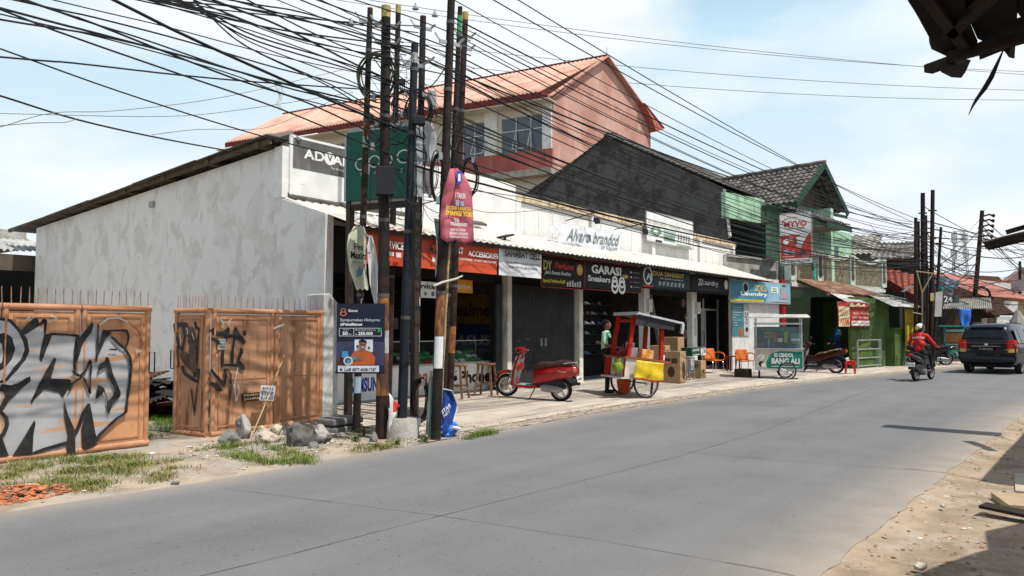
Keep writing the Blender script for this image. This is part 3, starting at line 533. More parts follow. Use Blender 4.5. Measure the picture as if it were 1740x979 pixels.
# rental advert board on two posts
BP = dp(612,575,10.45); BP.z = 0; n_ = V((-cf.x-.03, -cf.y, 0)).normalized(); q0 = hit(571,633,BP,n_); q1 = hit(653,637,BP,n_); q2 = hit(576,517,BP,n_); ue = V((q1.x-q0.x, q1.y-q0.y, 0)).normalized(); wB = math.hypot(q1.x-q0.x, q1.y-q0.y); hB = q2.z-q0.z
nvy = M('advert night blue', (.012,.015,.035), .4, (.02,.022,.045), scale=2); lb = M('advert pale text', (.7,.72,.8), .5); orr = M('advert orange shirt', (.50,.11,.03), .6); skn = M('advert skin', (.28,.13,.07), .6); cy = M('advert cyan', (.06,.28,.55), .5)
t, p = board('advert_board', 'dark blue internet advert board with an orange-shirted man, wired to the leftmost poles', 'advert board', q0, ue, wB, hB, nvy, th=.02)
mgl = M('room dusk', (.05,.055,.11), .6)
p.rect(0,.10,1,.45,mgl).rect(.38,.30,.76,.48,lb).rect(.42,.36,.46,.40,mgl).rect(.66,.34,.70,.38,mgl).rect(.0,.10,.4,.22,M('advert desk', (.10,.04,.03), .6))
p.ring(.14,.91,.055,.28,M('logo copper', (.65,.22,.10), .5),ry=.028).ring(.14,.86,.07,.28,M('logo copper', (.65,.22,.10), .5),ry=.032).text('Biznet', .25,.885,.44,.925, WHITE, .01)
p.text('Sempurnakan Hidupmu', .08,.735,.90,.79, lb, 0).text('#PakeBiznet', .08,.68,.54,.725, WHITE, .03).frame(.06,.53,.94,.65,.008,WHITE).rect(.36,.54,.368,.64,WHITE).text('50', .13,.545,.24,.60, WHITE, .03).text('Mbps', .26,.55,.32,.57, lb).text('Kecepatan', .14,.615,.26,.633,lb).text('Murah Harga Internet Rp', .40,.61,.82,.63, lb).text('250.000', .46,.545,.76,.595, WHITE, .03).text('Rp', .40,.55,.44,.57,lb).poly([(.86,.58),(.94,.60),(.94,.655),(.86,.64)],gb)
p.poly([(.32,.11),(.30,.22),(.36,.30),(.47,.33),(.62,.33),(.74,.29),(.82,.22),(.80,.11)],orr).poly([(.50,.30),(.60,.31),(.60,.36),(.51,.36)],skn).disc(.55,.40,.075,skn,ry=.062).poly([(.47,.42),(.48,.47),(.55,.485),(.63,.465),(.64,.41),(.60,.44),(.50,.44)],drk).rect(.50,.405,.61,.412,drk).rect(.53,.365,.58,.375,WHITE).poly([(.36,.24),(.44,.25),(.48,.21),(.46,.17),(.38,.18)],skn).disc(.52,.22,.05,skn,ry=.035)
p.rect(.13,.22,.26,.31,cy).ring(.26,.17,.10,.35,M('cup rim', (.6,.6,.62), .4),ry=.065).disc(.27,.16,.05,cy,ry=.03).rect(.35,.19,.42,.23,cy).rect(.05,.01,.90,.10,lb).text('Hubungi', .08,.075,.22,.092,mgl).text('M. Ludfi 0877-6048-7187', .09,.02,.84,.068, drk, .02)
p.done(t); mb = MB(); mb.beam(p.P(-.02,0,-.02), p.P(1.0,0,-.02), .03, .03); mb.beam(p.P(0,1,-.02), p.P(1.0,1,-.02), .02, .02); mb.build('rail', BLACK, t, world=True)
mb = MB(); q = p.P(.5,1,-.02); mb.tube([q, q+V((0,0,.06)), q+V((.03,0,.08))], .006, 5); mb.build('hook', STEEL, t, world=True)
# ================= pink three-storey house =================
pinkM = M('faded pink wall', (.54,.32,.26), .9, (.44,.225,.18), scale=.6, lo=.42, hi=.58, det=8, col3=(.62,.40,.33), s3=.8, stretch=(1.5,1.5,.4), lo3=.5, hi3=.72, bump=.15, bscale=8)
redb = M('dull red band', (.42,.13,.10), .85, (.34,.10,.08), scale=.6, col3=(.45,.17,.13), s3=1, stretch=(2,2,.5)); cream = M('cream wall', (.60,.56,.46), .85, (.52,.48,.39), scale=.5)
facia = M('maroon fascia', (.17,.03,.028), .8, (.12,.025,.022)); tilem = M('salmon corrugated roof', (.66,.41,.32), .85, (.57,.33,.25), scale=.9, col3=(.40,.19,.14), s3=.7, stretch=(1,1,1), lo3=.48, hi3=.68, det=9)
ph = thing('apartment_house', 'tall pink house with salmon corrugated roof rising behind the shops', 'house', (33.6, 23.56, 0))
Cn = V((33.6, 23.56, 0)); a_ = R(99.7); fd_ = V((math.cos(a_), math.sin(a_), 0)); fn = V((-fd_.y, fd_.x, 0))   # facade direction (away from the street), outward normal toward -X
G = lambda x, y: py(x, y, 23.56); Fc = lambda x, y, off=0: hit(x, y, Cn+fn*off, fn)
lb_ = G(938,330); ap = G(1025,98); re_ = G(1107,207); el = G(935,170)
xr_ = re_.x-.15
mb = MB(); mb.prism([(Cn.x,23.56,0),(xr_,23.56,0),(xr_,23.56,re_.z-.1),(ap.x,23.56,ap.z-.06),(Cn.x,23.56,el.z-.05)], (0,.25,0)); mb.build('gable_wall', pinkM, ph, world=True)
Lf = Fc(395,250); far = Cn+fd_*((Lf-Cn).dot(fd_)); ze = el.z-.1
def fbox(s0, s1, z0, z1, o0, o1, m=0, mb=None):   # box on the facade: s = metres along facade, o = metres outward
    mb.prism([Cn+fd_*s0+fn*o0+V((0,0,z0)), Cn+fd_*s1+fn*o0+V((0,0,z0)), Cn+fd_*s1+fn*o0+V((0,0,z1)), Cn+fd_*s0+fn*o0+V((0,0,z1))], fn*(o1-o0), m)
def sz(x, y): q = Fc(x, y); return (q-Cn).dot(fd_), q.z
S1 = (far-Cn).dot(fd_); zwt = sz(925,192)[1]; zwb = sz(925,254)[1]; zpb = sz(925,290)[1]
mb = MB(); wins = []
for x0, x1 in ((852,927),(787,826),(700,735),(640,672),(560,597)):
    a = sz(x1, 220)[0]; b = sz(x0, 220)[0]; wins.append((a, b))
cur = .02
for a, b in wins+[(S1, S1)]: fbox(cur, a, zwb, ze, -.25, 0, 0, mb); (fbox(a, b, zwt, ze, -.25, 0, 0, mb) if b > a else None); cur = b
fbox(.02, S1, 0, zpb-.35, -.25, 0, 0, mb); mb.build('facade_wall', cream, ph, world=True)
mb = MB(); fbox(-.02, S1, zpb, zwb, -.25, .06, 0, mb); mb.build('red_band', redb, ph, world=True)
mb = MB(); fbox(-.25, S1, zpb-.35, zpb, -.25, .7, 0, mb); mb.build('ledge', M('grey ledge', (.40,.36,.31), .9, (.28,.25,.21)), ph, world=True)
wpl = M('white pilaster', (.70,.69,.66), .8); mb = MB(); fbox(.0, .55, zwb, ze, 0, .12, 0, mb); mb.build('pilaster', wpl, ph, world=True)
for a, b in wins[:-1]: mb = MB(); fbox(b+.25, b+1.05, zwb, ze, 0, .10, 0, mb); mb.build('pilaster', wpl, ph, world=True)
fr_ = M('pale window frame', (.55,.56,.57), .5); gl = M('window glass dark', (.05,.06,.075), .08, (.035,.045,.055), spec=.8)
for a, b in wins:
    mb = MB(); zz = zwb+(zwt-zwb)*.62; nC = 3 if b-a > 2.2 else 2
    for k in range(nC+1): s_ = a+(b-a)*k/nC; fbox(s_-.03, s_+.03, zwb, zwt, -.12, -.04, 0, mb)
    for z in (zwb, zz, zwt): fbox(a, b, z-.03, z+.03, -.115, -.045, 0, mb)
    k = 1 if nC == 3 else 0; s0 = a+(b-a)*k/nC; s1 = a+(b-a)*(k+1)/nC   # a propped-open lower casement
    A0, A1 = Cn+fd_*s0+fn*-.04+V((0,0,zz)), Cn+fd_*s1+fn*-.04+V((0,0,zz)); B0, B1 = Cn+fd_*s0+fn*.42+V((0,0,zwb+.12)), Cn+fd_*s1+fn*.42+V((0,0,zwb+.12))
    for p_, q_ in ((A0,B0),(A1,B1),(B0,B1)): mb.beam(p_, q_, .045)
    wf = mb.build('window', fr_, ph, world=True); mb = MB(); fbox(a, b, zwb, zwt, -.10, -.085, 0, mb); mb.build('pane', gl, wf, world=True)
# roof: left slope corrugated, eave fascia
E1 = Fc(383,243,.9); E2 = Fc(916,156,.9); dE = fd_; E2 = V((E2.x, E2.y, E2.z)); E1 = V((E1.x, E1.y, (E1.z+E2.z)/2)); 
RA = V((ap.x, 23.3, ap.z+.02)); sR = (E1-E2).length
R1 = hit(481,199,RA,fn); R1.z = RA.z
mb = MB(); mb.corr(E1, E2, RA, R1, 90, .06, rows=5); mb.build('roof', tilem, ph, world=True, smooth='all')
mb = MB(); mb.poly([E1+V((0,0,.02)), R1+V((0,0,.02)), E1+V((5.5,.5,-.2))]); mb.poly([R1, RA, V((re_.x+.4,23.3,re_.z-.2)), V((re_.x+.4,23.3,re_.z-.2))+fd_*sR]); mb.build('back_roof', tilem, ph, world=True)
mb = MB(); mb.beam(E1+V((0,0,-.16)), E2+V((0,0,-.16)), .08, .28); mb.beam(E2+V((0,0,-.1)), V((Cn.x+.1, E2.y, E2.z+.02)), .3, .1); mb.beam(R1+V((0,0,.05)), RA+V((0,.0,.05)), .18, .10)
mb.build('fascia', facia, ph, world=True)
mb = MB(); fbox(-.2, S1+.6, ze-.02, ze+.03, -.1, .88, 0, mb); mb.build('soffit', cream, ph, world=True)
mb = MB(); r0 = G(1108,212); mb.prism([G(1085,182),G(1116,222),G(1103,226),G(1100,212)], (0,-.5,0)); mb.beam(G(1083,178)+V((0,-.3,0)), G(1117,220)+V((0,-.3,0)), .5, .05); mb.build('eave_return', redb, ph, world=True)
mb = MB(); mb.beam(RA+V((0,0,0)), V((re_.x+.3,23.4,re_.z-.12)), .25, .08); mb.beam(RA, V((el.x-.3,23.4,el.z+.12)), .25, .08); mb.build('verge_trim', pinkM, ph, world=True)
mb = MB(); mb.tube([RA, RA+V((0,0,.55))], .015, 4); mb.build('lightning_rod', BLACK, ph, world=True)
# ================= green house with tiled roof and black gable wall =================
OG = V((30.2, 9.8, 0)); ag = R(-10.6); eg = V((math.cos(ag), math.sin(ag), 0)); bgv = V((-eg.y, eg.x, 0))
gh = thing('green_house', 'green two-storey house with grey tiled roofs and a mossy black gable wall', 'house', OG, ag)
def LG(x, y, yl=0): q = hit(x, y, OG+bgv*yl, bgv); return V(((q-OG).dot(eg), yl, q.z))     # photo point on the plane at local depth yl -> local coords
def X30(x, y): return px(x, y, 30.35)
blk = M('mossy black render', (.115,.11,.105), .95, (.055,.052,.049), scale=1.6, lo=.46, hi=.58, bump=1, bscale=7, col3=(.17,.10,.055), s3=.9, stretch=(1,1.2,1), lo3=.62, hi3=.70, det=10)
grn = M('mint green wall', (.38,.58,.42), .85, (.29,.47,.33), scale=1.2, col3=(.10,.16,.11), s3=1.5, stretch=(2,2,.5)); grn2 = M('leaf green wall', (.085,.14,.04), .85, (.055,.095,.028), scale=1.5, bump=.15, col3=(.05,.09,.02), s3=1.3, stretch=(2,2,.5), lo3=.55)
dgn = M('dark green trim', (.025,.065,.045), .7); roofM = M('grey roof tile', (.135,.125,.115), .9, (.07,.065,.06), scale=3, bump=.4, bscale=30, col3=(.19,.175,.16), s3=2, stretch=(1,1,1), lo3=.5, hi3=.66)
A_, B_, C_, D_ = X30(885,337), X30(1035,234), X30(1228,318), X30(1240,408)
mb = MB(); mb.prism([(30.35,23.5,2.5),(30.35,A_.y,A_.z),(30.35,B_.y,B_.z),(30.35,C_.y,C_.z),(30.35,D_.y,2.5)], (.25,0,0)); mb.build('gable_wall', blk, gh, world=True)
mb = MB()
for k in range(16):   # ragged cement edge along the verge
    u = k/16; a = B_.lerp(A_, u); b = B_.lerp(A_, u+.065); h_ = .05+.05*random.random(); mb.prism([a+V((-.05,0,-.03)), b+V((-.05,0,-.03)), b+V((-.05,0,h_)), a+V((-.05,0,h_))], (.3,0,0))
mb.box(30.28,30.7,B_.y-.25,B_.y+.25,B_.z-.1,B_.z+.2); mb.build('verge_cement', blk, gh, world=True)
def tiles(A, B, C, D, mb, cw=.25, ch=.29, amp=.035, m=0):   # tile field: A->B eave, D->C ridge
    A, B, C, D = map(V, (A, B, C, D)); nr = (B-A).cross(D-A).normalized(); nr = nr if nr.z > 0 else -nr
    nC = max(3, int((B-A).length/cw)); nR = max(3, int((D-A).length/ch)); vs = []; K = nC*5
    for j in range(nR):
        for v, lift in ((j/nR, .05), ((j+1)/nR, .0)):
            for i in range(K+1):
                u = i/K; ph_ = (i % 5)/5; jt = .012*noise.noise(V((i//5*1.7, j*2.3, A.x)))
                vs.append(A.lerp(B, u).lerp(D.lerp(C, u), v) + nr*(amp*math.sin(ph_*2*math.pi)+lift+jt))
    q = K+1; fs = []
    for j in range(nR):
        for i in range(K): a = (2*j)*q+i; fs.append((a, a+1, a+q+1, a+q))
        if j: fs += [((2*j-1)*q+i, (2*j-1)*q+i+1, 2*j*q+i+1, 2*j*q+i) for i in range(K)]
    mb.add(vs, fs, m)
# main roof: ridge from the gable apex, parallel to the street
mb = MB(); rl = 14; RA_ = B_+V((-.15,0,.1)); EA = C_+V((-.15,-.25,.0)); tiles(EA, EA+V((rl,0,0)), RA_+V((rl,0,0)), RA_, mb); mb.build('main_roof', roofM, gh, world=True, smooth='auto')
mb = MB(); mb.tube([RA_+V((i*.4,0,.06+.02*(i % 2))) for i in range(int(rl/.4))], .1, 6); tiles(EA+V((0,2*(RA_.y-EA.y),0)), EA+V((rl,2*(RA_.y-EA.y),0)), RA_+V((rl,0,0)), RA_, mb); mb.build('ridge_cap', roofM, gh, world=True)
mb = MB(); q = X30(1230,322); mb.beam(q+V((-.08,-.05,0)), V((q.x-.08, D_.y-.05, D_.z+.1)), .10, .08); mb.beam(X30(1232,330)+V((-.05,-.2,-.05)), q+V((2.4,-.35,-.15)), .12, .12); mb.build('gutter', WHITE, gh, world=True)
# front gabled wing
yl = .9; ap_ = LG(1390,280,yl); lf = LG(1343,342,yl); rf = LG(1429,354,yl); ez = (lf.z+rf.z)/2; ezl = ez-.15
mb = MB(); bk_ = 8
tiles((lf.x,yl-.3,ezl),(lf.x,yl+bk_,ezl),(ap_.x,yl+bk_,ap_.z),(ap_.x,yl-.3,ap_.z), mb); tiles((rf.x,yl-.3,ezl),(rf.x,yl+bk_,ezl),(ap_.x,yl+bk_,ap_.z),(ap_.x,yl-.3,ap_.z), mb)
mb.tube([(ap_.x, yl-.35+i*.4, ap_.z+.07+.02*(i % 2)) for i in range(20)], .09, 6); mb.build('wing_roof', roofM, gh, smooth='auto')
mb = MB(); mb.beam((lf.x-.05,yl-.3,ezl-.08),(ap_.x,yl-.3,ap_.z-.05),.06,.24); mb.beam((rf.x+.05,yl-.3,ezl-.08),(ap_.x,yl-.3,ap_.z-.05),.06,.24); mb.beam((lf.x,yl-.3,ezl-.1),(lf.x,yl+3,ezl-.1),.06,.2); mb.beam((lf.x,yl-.25,ezl-.2),(rf.x,yl-.25,ezl-.2),.08,.12)
mb.build('barge_board', dgn, gh)
mb = MB(); mb.prism([(lf.x+.1,yl+.5,ezl-.1),(rf.x-.1,yl+.5,ezl-.1),(ap_.x,yl+.5,ap_.z-.15)], (0,.1,0)); mb.build('gable_board', M('weathered gable board', (.10,.075,.06), .9, (.05,.04,.035), scale=2), gh)
# pent roof over the balcony
p0 = LG(1318,338,1.0); p1 = LG(1450,384,-1.1)
mb = MB(); tiles((.9,-1.0,p1.z-.0),(p1.x,-1.0,p1.z),(p1.x,.9,p1.z+.85),(.9,.9,p1.z+.85), mb, cw=.24, ch=.3, amp=.03); mb.build('pent_roof', roofM, gh, smooth='auto')
mb = MB(); mb.beam((.9,-1.02,p1.z-.14),(p1.x,-1.02,p1.z-.14),.05,.22); mb.beam((p1.x-.03,-1.0,p1.z-.12),(p1.x-.03,.9,p1.z+.7),.05,.2); mb.build('pent_fascia', dgn, gh)
mb = MB(); mb.box(.9,p1.x-.1,-.9,.9,p1.z-.16,p1.z-.12); mb.build('porch_ceiling', M('worn ceiling', (.28,.24,.19), .9, (.14,.12,.1)), gh)
# upper front wall pieces (local y about 2) and dark openings
zt_ = LG(1232,338,2.2).z; a = LG(1234,340,2.2).x; c = LG(1314,372,2.2).x; d = LG(1330,372,2.2).x; zo1 = LG(1250,372,2.2).z; zo0 = LG(1250,435,2.2).z; z3 = LG(1250,478,2.2).z
mb = MB(); mb.box(a-.05,d,2.2,2.4,zo1,zt_+.3); mb.box(c-.3,d,2.2,2.4,zo0,zo1); mb.build('upper_wall', grn, gh)
mb = MB(); mb.box(a-.3,d,2.15,2.4,z3-.6,zo0); mb.box(a-.1,c-.3,2.05,2.45,zo0-.08,zo0+.02); mb.build('lower_render', plaster2, gh)
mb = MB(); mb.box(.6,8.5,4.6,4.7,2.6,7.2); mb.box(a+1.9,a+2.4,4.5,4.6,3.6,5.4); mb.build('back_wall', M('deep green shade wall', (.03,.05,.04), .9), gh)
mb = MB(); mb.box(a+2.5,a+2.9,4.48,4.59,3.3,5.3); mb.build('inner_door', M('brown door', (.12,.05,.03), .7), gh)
mb = MB(); mb.box(d-.25,d,-.1,2.2,z3-.6,zt_-.2); mb.box(d,7.8,1.2,1.35,4.55,p1.z+.3); mb.build('porch_wall', grn, gh); mb = MB(); mb.box(d,7.8,1.2,1.35,2.9,4.55); mb.build('porch_wall_painted_shade', M('green wall darkened as shade', (.02,.035,.018), .9), gh)  # lower porch wall: shade behind the balusters painted in as darker green
mb = MB(); mb.box(3.4,4.6,1.15,1.19,3.5,5.3); mb.box(5.4,6.4,1.15,1.19,3.5,5.3); mb.build('window', gl, gh)
# balcony
bz0 = 3.42; bz1 = 4.52; x0b = LG(1343,460,-.1).x; x1b = LG(1502,470,-.1).x
mb = MB(); mb.box(x0b,x1b,-.1,1.2,bz0-.22,bz0); mb.build('balcony_slab', M('balcony slab', (.50,.52,.46), .85, (.36,.38,.33)), gh)
posts = [x0b+.12]+[LG(q_,460,-.1).x for q_ in (1392,1447)]+[x1b-.1]; wtr = M('white trim worn', (.68,.69,.66), .8, (.5,.5,.46), scale=5)
for i, x in enumerate(posts):
    mb = MB(); mb.box(x-.2,x+.2,-.14,.1,bz0,bz1+.12); mb.box(x-.24,x+.24,-.18,.14,bz1+.12,bz1+.18); q = mb.build('balcony_pier', M('pale green pier', (.52,.64,.53), .8, (.40,.50,.41), scale=4), gh)
    mb = MB(); mb.prism([(x-.1,-.16,bz0+.2),(x+.1,-.16,bz0+.2),(x+.15,-.16,bz0+.35),(x+.1,-.16,bz0+.5),(x+.1,-.16,bz1-.3),(x+.15,-.16,bz1-.15),(x+.1,-.16,bz1),(x-.1,-.16,bz1),(x-.15,-.16,bz1-.15),(x-.1,-.16,bz1-.3),(x-.1,-.16,bz0+.5),(x-.15,-.16,bz0+.35)], (0,.03,0)); mb.build('panel', M('dark pebble panel', (.09,.085,.07), .9, bump=.8, bscale=60), q)
    mb = MB(); mb.box(x-.22,x-.17,-.165,-.13,bz0,bz1+.1); mb.box(x+.17,x+.22,-.165,-.13,bz0,bz1+.1); mb.build('edge', wtr, q)
for a0, b0 in zip(posts, posts[1:]):
    mb = MB(); n = 14; top = []
    for k in range(n+1): u = k/n; top.append((a0+.2+(b0-a0-.4)*u, bz1+.04-.16*math.sin(math.pi*u)))
    for (xa, za), (xb_, zb_) in zip(top, top[1:]): mb.prism([(xa,-.12,za),(xb_,-.12,zb_),(xb_,-.12,zb_+.14),(xa,-.12,za+.14)], (0,.18,0))
    mb.build('balcony_rail', wtr, gh)
    mb = MB(); m_ = int((b0-a0-.4)/.115)
    for k in range(1, m_): x = a0+.2+(b0-a0-.4)*k/m_; z = bz1+.04-.16*math.sin(math.pi*k/m_); mb.lathe([(.022,0),(.03,(z-bz0)*.25),(.018,(z-bz0)*.5),(.03,(z-bz0)*.75),(.022,z-bz0)], (x,-.03,bz0), n=6)
    mb.build('baluster_row', M('brown cream baluster', (.42,.38,.28), .8, (.24,.19,.13), scale=9), gh)
mb = MB(); mb.box(x0b,x1b,-.16,-.1,bz0-.24,bz0-.1); mb.build('slab_edge', wtr, gh)
# ground floor
mb = MB(); xp_ = LG(1333,550,-.15).x; mb.box(xp_-.13,xp_+.13,-.15,.1,-.05,3.4); mb.build('pillar', M('red pillar', (.28,.02,.02), .6), gh); mb = MB(); mb.box(3.55,3.68,-1.2,-1.05,0,2.9); mb.build('awning_post', M('red pillar', (.28,.02,.02), .6), gh)
mb = MB(); mb.box(xp_,8.2,3.4,3.5,0,3.2); mb.box(8.1,8.2,-1,3.4,0,3.2); mb.box(xp_,xp_+.1,.1,3.4,0,3.2); mb.build('inner_wall', M('green wall darkened as shade', (.02,.035,.018), .9), gh)
mb = MB(); xw_ = LG(1244,550,-.02).x; mb.box(xw_,xp_-.13,-.02,.12,0,3.4); mb.build('white_wall', M('stained white wall', (.62,.61,.60), .85, (.52,.51,.50), scale=2, col3=(.42,.40,.37), s3=2, stretch=(3,3,.4), lo3=.58, hi3=.75), gh)
mb = MB(); mb.box(xp_,8.2,-1.3,3.4,-.03,.05); mb.build('floor', M('dark cement floor', (.16,.15,.13), .8), gh)
# kiosk in front (leaf green) and its pier
kA = LG(1446,625,-1.75); kx0 = kA.x; kx1 = 5.1
mb = MB(); mb.box(kx0,kx1-.6,-1.8,-1.68,0,2.75); mb.box(kx1-.6,kx1-.5,-1.68,1,0,2.75); mb.build('kiosk_wall', grn2, gh)
mb = MB(); mb.box(kx1-.95,kx1-.1,-2.15,-1.81,0,1.5); mb.box(kx1-1.0,kx1-.05,-2.2,-1.76,1.5,1.57); mb.build('kiosk_pier', grn2, gh)
mb = MB(); mb.box(kx0+.95,kx0+1.5,-1.84,-1.8,1.55,2.25); mb.build('kiosk_panel', M('dark sign panel', (.04,.05,.03), .7), gh)
mb = MB(); mb.box(kx1-.05,kx1+.05,-2.1,-2.0,0,2.4); mb.box(kx1+.1,kx1+.2,-2.1,-2.0,0,1.0); mb.build('post', M('grey post', (.32,.33,.33), .6), gh)
# rusty awning
rust = M('rusty corrugated sheet', (.24,.13,.085), .85, (.15,.08,.055), scale=1.4, col3=(.36,.24,.17), s3=1.6, stretch=(.6,2,1), lo3=.5, hi3=.62); oldw = M('old pale sheet', (.55,.54,.50), .7, (.40,.38,.33), scale=2, col3=(.28,.17,.11), s3=2, stretch=(1,1,1), lo3=.6, hi3=.7); tealp = M('weathered teal sheet', (.30,.44,.38), .8, (.4,.32,.25), scale=2.5)
mb = MB(); mb.corr((.2,-1.35,2.92),(3.6,-1.5,2.88),(3.6,-.05,3.5),(.2,-.05,3.5),22,.03,rows=2); mb.corr((3.5,-1.6,2.86),(4.6,-1.7,2.84),(4.6,-.05,3.46),(3.5,-.05,3.46),7,.03,rows=2); mb.build('rusty_awning', rust, gh, smooth='auto')
mb = MB(); mb.corr((.25,-2.0,2.55),(2.0,-2.1,2.50),(2.1,-1.2,2.93),(.45,-1.2,2.96),9,.02,rows=2); mb.build('front_flap', oldw, gh, smooth='auto')
mb = MB(); mb.corr((2.9,-2.6,2.42),(5.7,-2.75,2.40),(5.5,-1.4,2.92),(3.5,-1.4,2.92),16,.02,rows=2); mb.build('front_flap', oldw, gh, smooth='auto')
mb = MB(); mb.corr((4.5,-1.6,2.9),(5.3,-1.6,2.86),(5.3,-.05,3.4),(4.5,-.05,3.42),5,.03,rows=2); mb.box(4.95,5.15,-2.3,-.1,3.0,3.04,R3=Matrix.Rotation(.25,3,'X')); mb.build('teal_sheet', tealp, gh, smooth='auto')
mb = MB(); mb.beam((.2,-1.3,2.84),(5.5,-1.5,2.78),.06,.08)
for x in (.5,2,3.5,4.9): mb.beam((x,-1.4,2.84),(x,0,3.38),.05,.06)
mb.build('awning_frame', M('rough timber', (.13,.09,.05), .9), gh)
# signs on the green house
q0 = px(1326,449,29.8); q1 = px(1380,449,29.8); zt2 = px(1326,366,29.8).z
t, p = board('box_sign', 'white and red box sign projecting from the green house, lettered DS ELEKTRONIK below', 'sign', (29.8, q0.y, q0.z), (0,-1,0), q0.y-q1.y, zt2-q0.z, SIGNW, th=.14, frame=M('grey frame', (.35,.35,.34), .5), fw=.025)
rp_ = M('printed red', (.55,.045,.03), .5); gp = M('printed grey', (.45,.44,.45), .5)
p.rect(.02,.10,.98,.58,rp_).poly([(.05,.58),(.95,.58),(.95,.66),(.55,.60)],SIGNW).poly([(.62,.30),(.95,.62),(.78,.62),(.5,.5)],SIGNW).text('MYVO', .14,.74,.86,.86, REDL, .03).ring(.45,.84,.38,.12,REDL,ry=.10,a0=1.2,a1=3.3).ring(.79,.80,.06,.3,REDL).text('KUALITAS TERBAIK', .2,.69,.8,.73, drk)
for u, v, r_ in ((.2,.45,.09),(.36,.5,.07),(.22,.24,.10),(.42,.22,.08),(.60,.35,.10),(.72,.22,.08),(.5,.42,.06)): p.disc(u,v,r_,rnd.choice([gp,SIGNW,M('printed dark', (.1,.06,.06), .5)]))
p.rect(.08,.14,.46,.15,SIGNW).text('ELEKTRO', .7,.12,.92,.16, SIGNW).rect(0,0,1,.10,SIGNW).text('DS ELEKTRONIK', .03,.02,.97,.075, drk, .02); p.done(t)
mb = MB(); mb.box(29.72,29.78,q0.y+.02,10.9,zt2-.3,zt2-.24); mb.box(29.85,29.91,q1.y-.02,q1.y+.03,q0.z-.3,zt2+.05); mb.build('bracket', lm, t, world=True)
za, zb2, zc = LG(1241,512,-.2), LG(1343,521,-.2), LG(1241,476,-.2); zgO = OG+eg*za.x+bgv*-.2+V((0,0,za.z)); zgW = zb2.x-za.x; zgH = zc.z-za.z
t, p = board('shop_sign', 'wide pale blue laundry sign reading ZG Laundry with clothes pictures', 'shop sign', zgO, eg, zgW, zgH, M('light blue board', (.16,.36,.46), .5, (.30,.50,.60), scale=.5), frame=gp, fw=.03)
O_ = p; p.poly([(.0,0),(.55,0),(.62,.5),(.55,1),(.0,1)], M('teal blue board', (.05,.22,.30), .5)).disc(.24,.70,.055,M('tumbler grey', (.35,.4,.42), .4)).disc(.24,.70,.035,navy).text('ZG', .37,.55,.58,.85, gold, .04).text('Laundry', .16,.26,.60,.50, SIGNW, .03).rect(.0,.02,.53,.12,YEL).text('MELAYANI CUCI KILOAN', .02,.04,.5,.10,drk).rect(.66,.5,.78,.80,SIGNW).rect(.68,.55,.76,.62,gb).rect(.68,.68,.76,.74,gb).disc(.87,.68,.05,M('tumbler grey', (.35,.4,.42), .4)).poly([(.80,.3),(.85,.22),(.95,.25),(.96,.55),(.84,.5)],M('folded clothes', (.45,.30,.38), .6)).rect(.66,.06,.95,.13,gp).rect(.85,.85,.91,.93,drk); p.done(t)
O, w_, h_ = on(1243,513,1273,571,11.02)
q0 = LG(1244,571,-.04); q1 = LG(1273,570,-.04); zq = LG(1244,516,-.04).z; pO = OG+eg*q0.x+bgv*-.05+V((0,0,q0.z))
t, p = board('wall_poster', 'tall teal laundry price poster on the white wall below the ZG Laundry sign', 'poster', pO, eg, q1.x-q0.x, zq-q0.z, M('teal poster', (.05,.14,.17), .5, (.07,.20,.22), scale=3), th=.02)
p.rect(.68,.0,1,1,gp).text('N', .74,.66,.94,.74, drk,.02).text('K', .74,.56,.94,.63, drk).text('i', .8,.48,.88,.54, drk).text('O', .74,.38,.94,.45, drk).disc(.84,.2,.08,drk).disc(.5,.12,.12,orr)
for k in range(8): p.rect(.08,.88-.08*k,.2+.4*rnd.random(),.90-.08*k,M('faded print', (.35,.42,.40), .6))
p.done(t)
t, p = board('food_banner', 'red and cream food price banner hanging from the rusty awning', 'banner', OG+eg*LG(1424,555,-2.1).x+bgv*-2.1+V((0,0,LG(1424,555,-2.1).z)), eg, LG(1478,555,-2.1).x-LG(1424,555,-2.1).x, LG(1424,512,-2.1).z-LG(1424,555,-2.1).z, M('banner red', (.50,.05,.05), .6, (.40,.04,.04), scale=3), wave=.03)
crm = M('banner cream', (.65,.58,.35), .6)
p.rect(0,0,.33,.8,crm).text('PECEL', .03,.52,.30,.66, rp_,.02).text('AYAM', .04,.08,.30,.36, rp_, .04).text('NASI UDUK', .05,.42,.3,.48,drk).text('SOTO AYAM', .36,.66,.95,.86, drk, .02).text('Ayam Goreng', .42,.48,.96,.60, crm, .01, .2).text('Lele Goreng', .42,.32,.92,.42, SIGNW, .01).rect(.38,.04,.96,.24,SIGNW).text('Pecel Ayam', .42,.08,.93,.2, rp_, .01).poly([(.3,.8),(.4,.98),(.5,.85),(.62,.99),(.7,.86),(.8,.95),(.85,.84)],crm)
p.mb.v = [v-p.n*-.03 for v in p.mb.v]; p.done(t)
t, p = board('vertical_sign', 'tall narrow yellow sign lettered SANTEGO beside the leaf green kiosk', 'sign', OG+eg*LG(1541,595,-2.35).x+bgv*-2.35+V((0,0,LG(1541,597,-2.35).z)), eg, LG(1557,595,-2.35).x-LG(1541,595,-2.35).x, LG(1541,526,-2.35).z-LG(1541,597,-2.35).z, M('sign ochre', (.50,.38,.02), .6, (.42,.3,.02)), th=.05)
for k, c_ in enumerate('SANTEGO'): p.text(c_, .36,.87-.125*k,.64,.94-.125*k, REDL, .02)
p.poly([(.2,.04),(.45,.09),(.45,.06),(.8,.06),(.8,.02),(.45,.02),(.45,-.01)],drk); p.done(t)
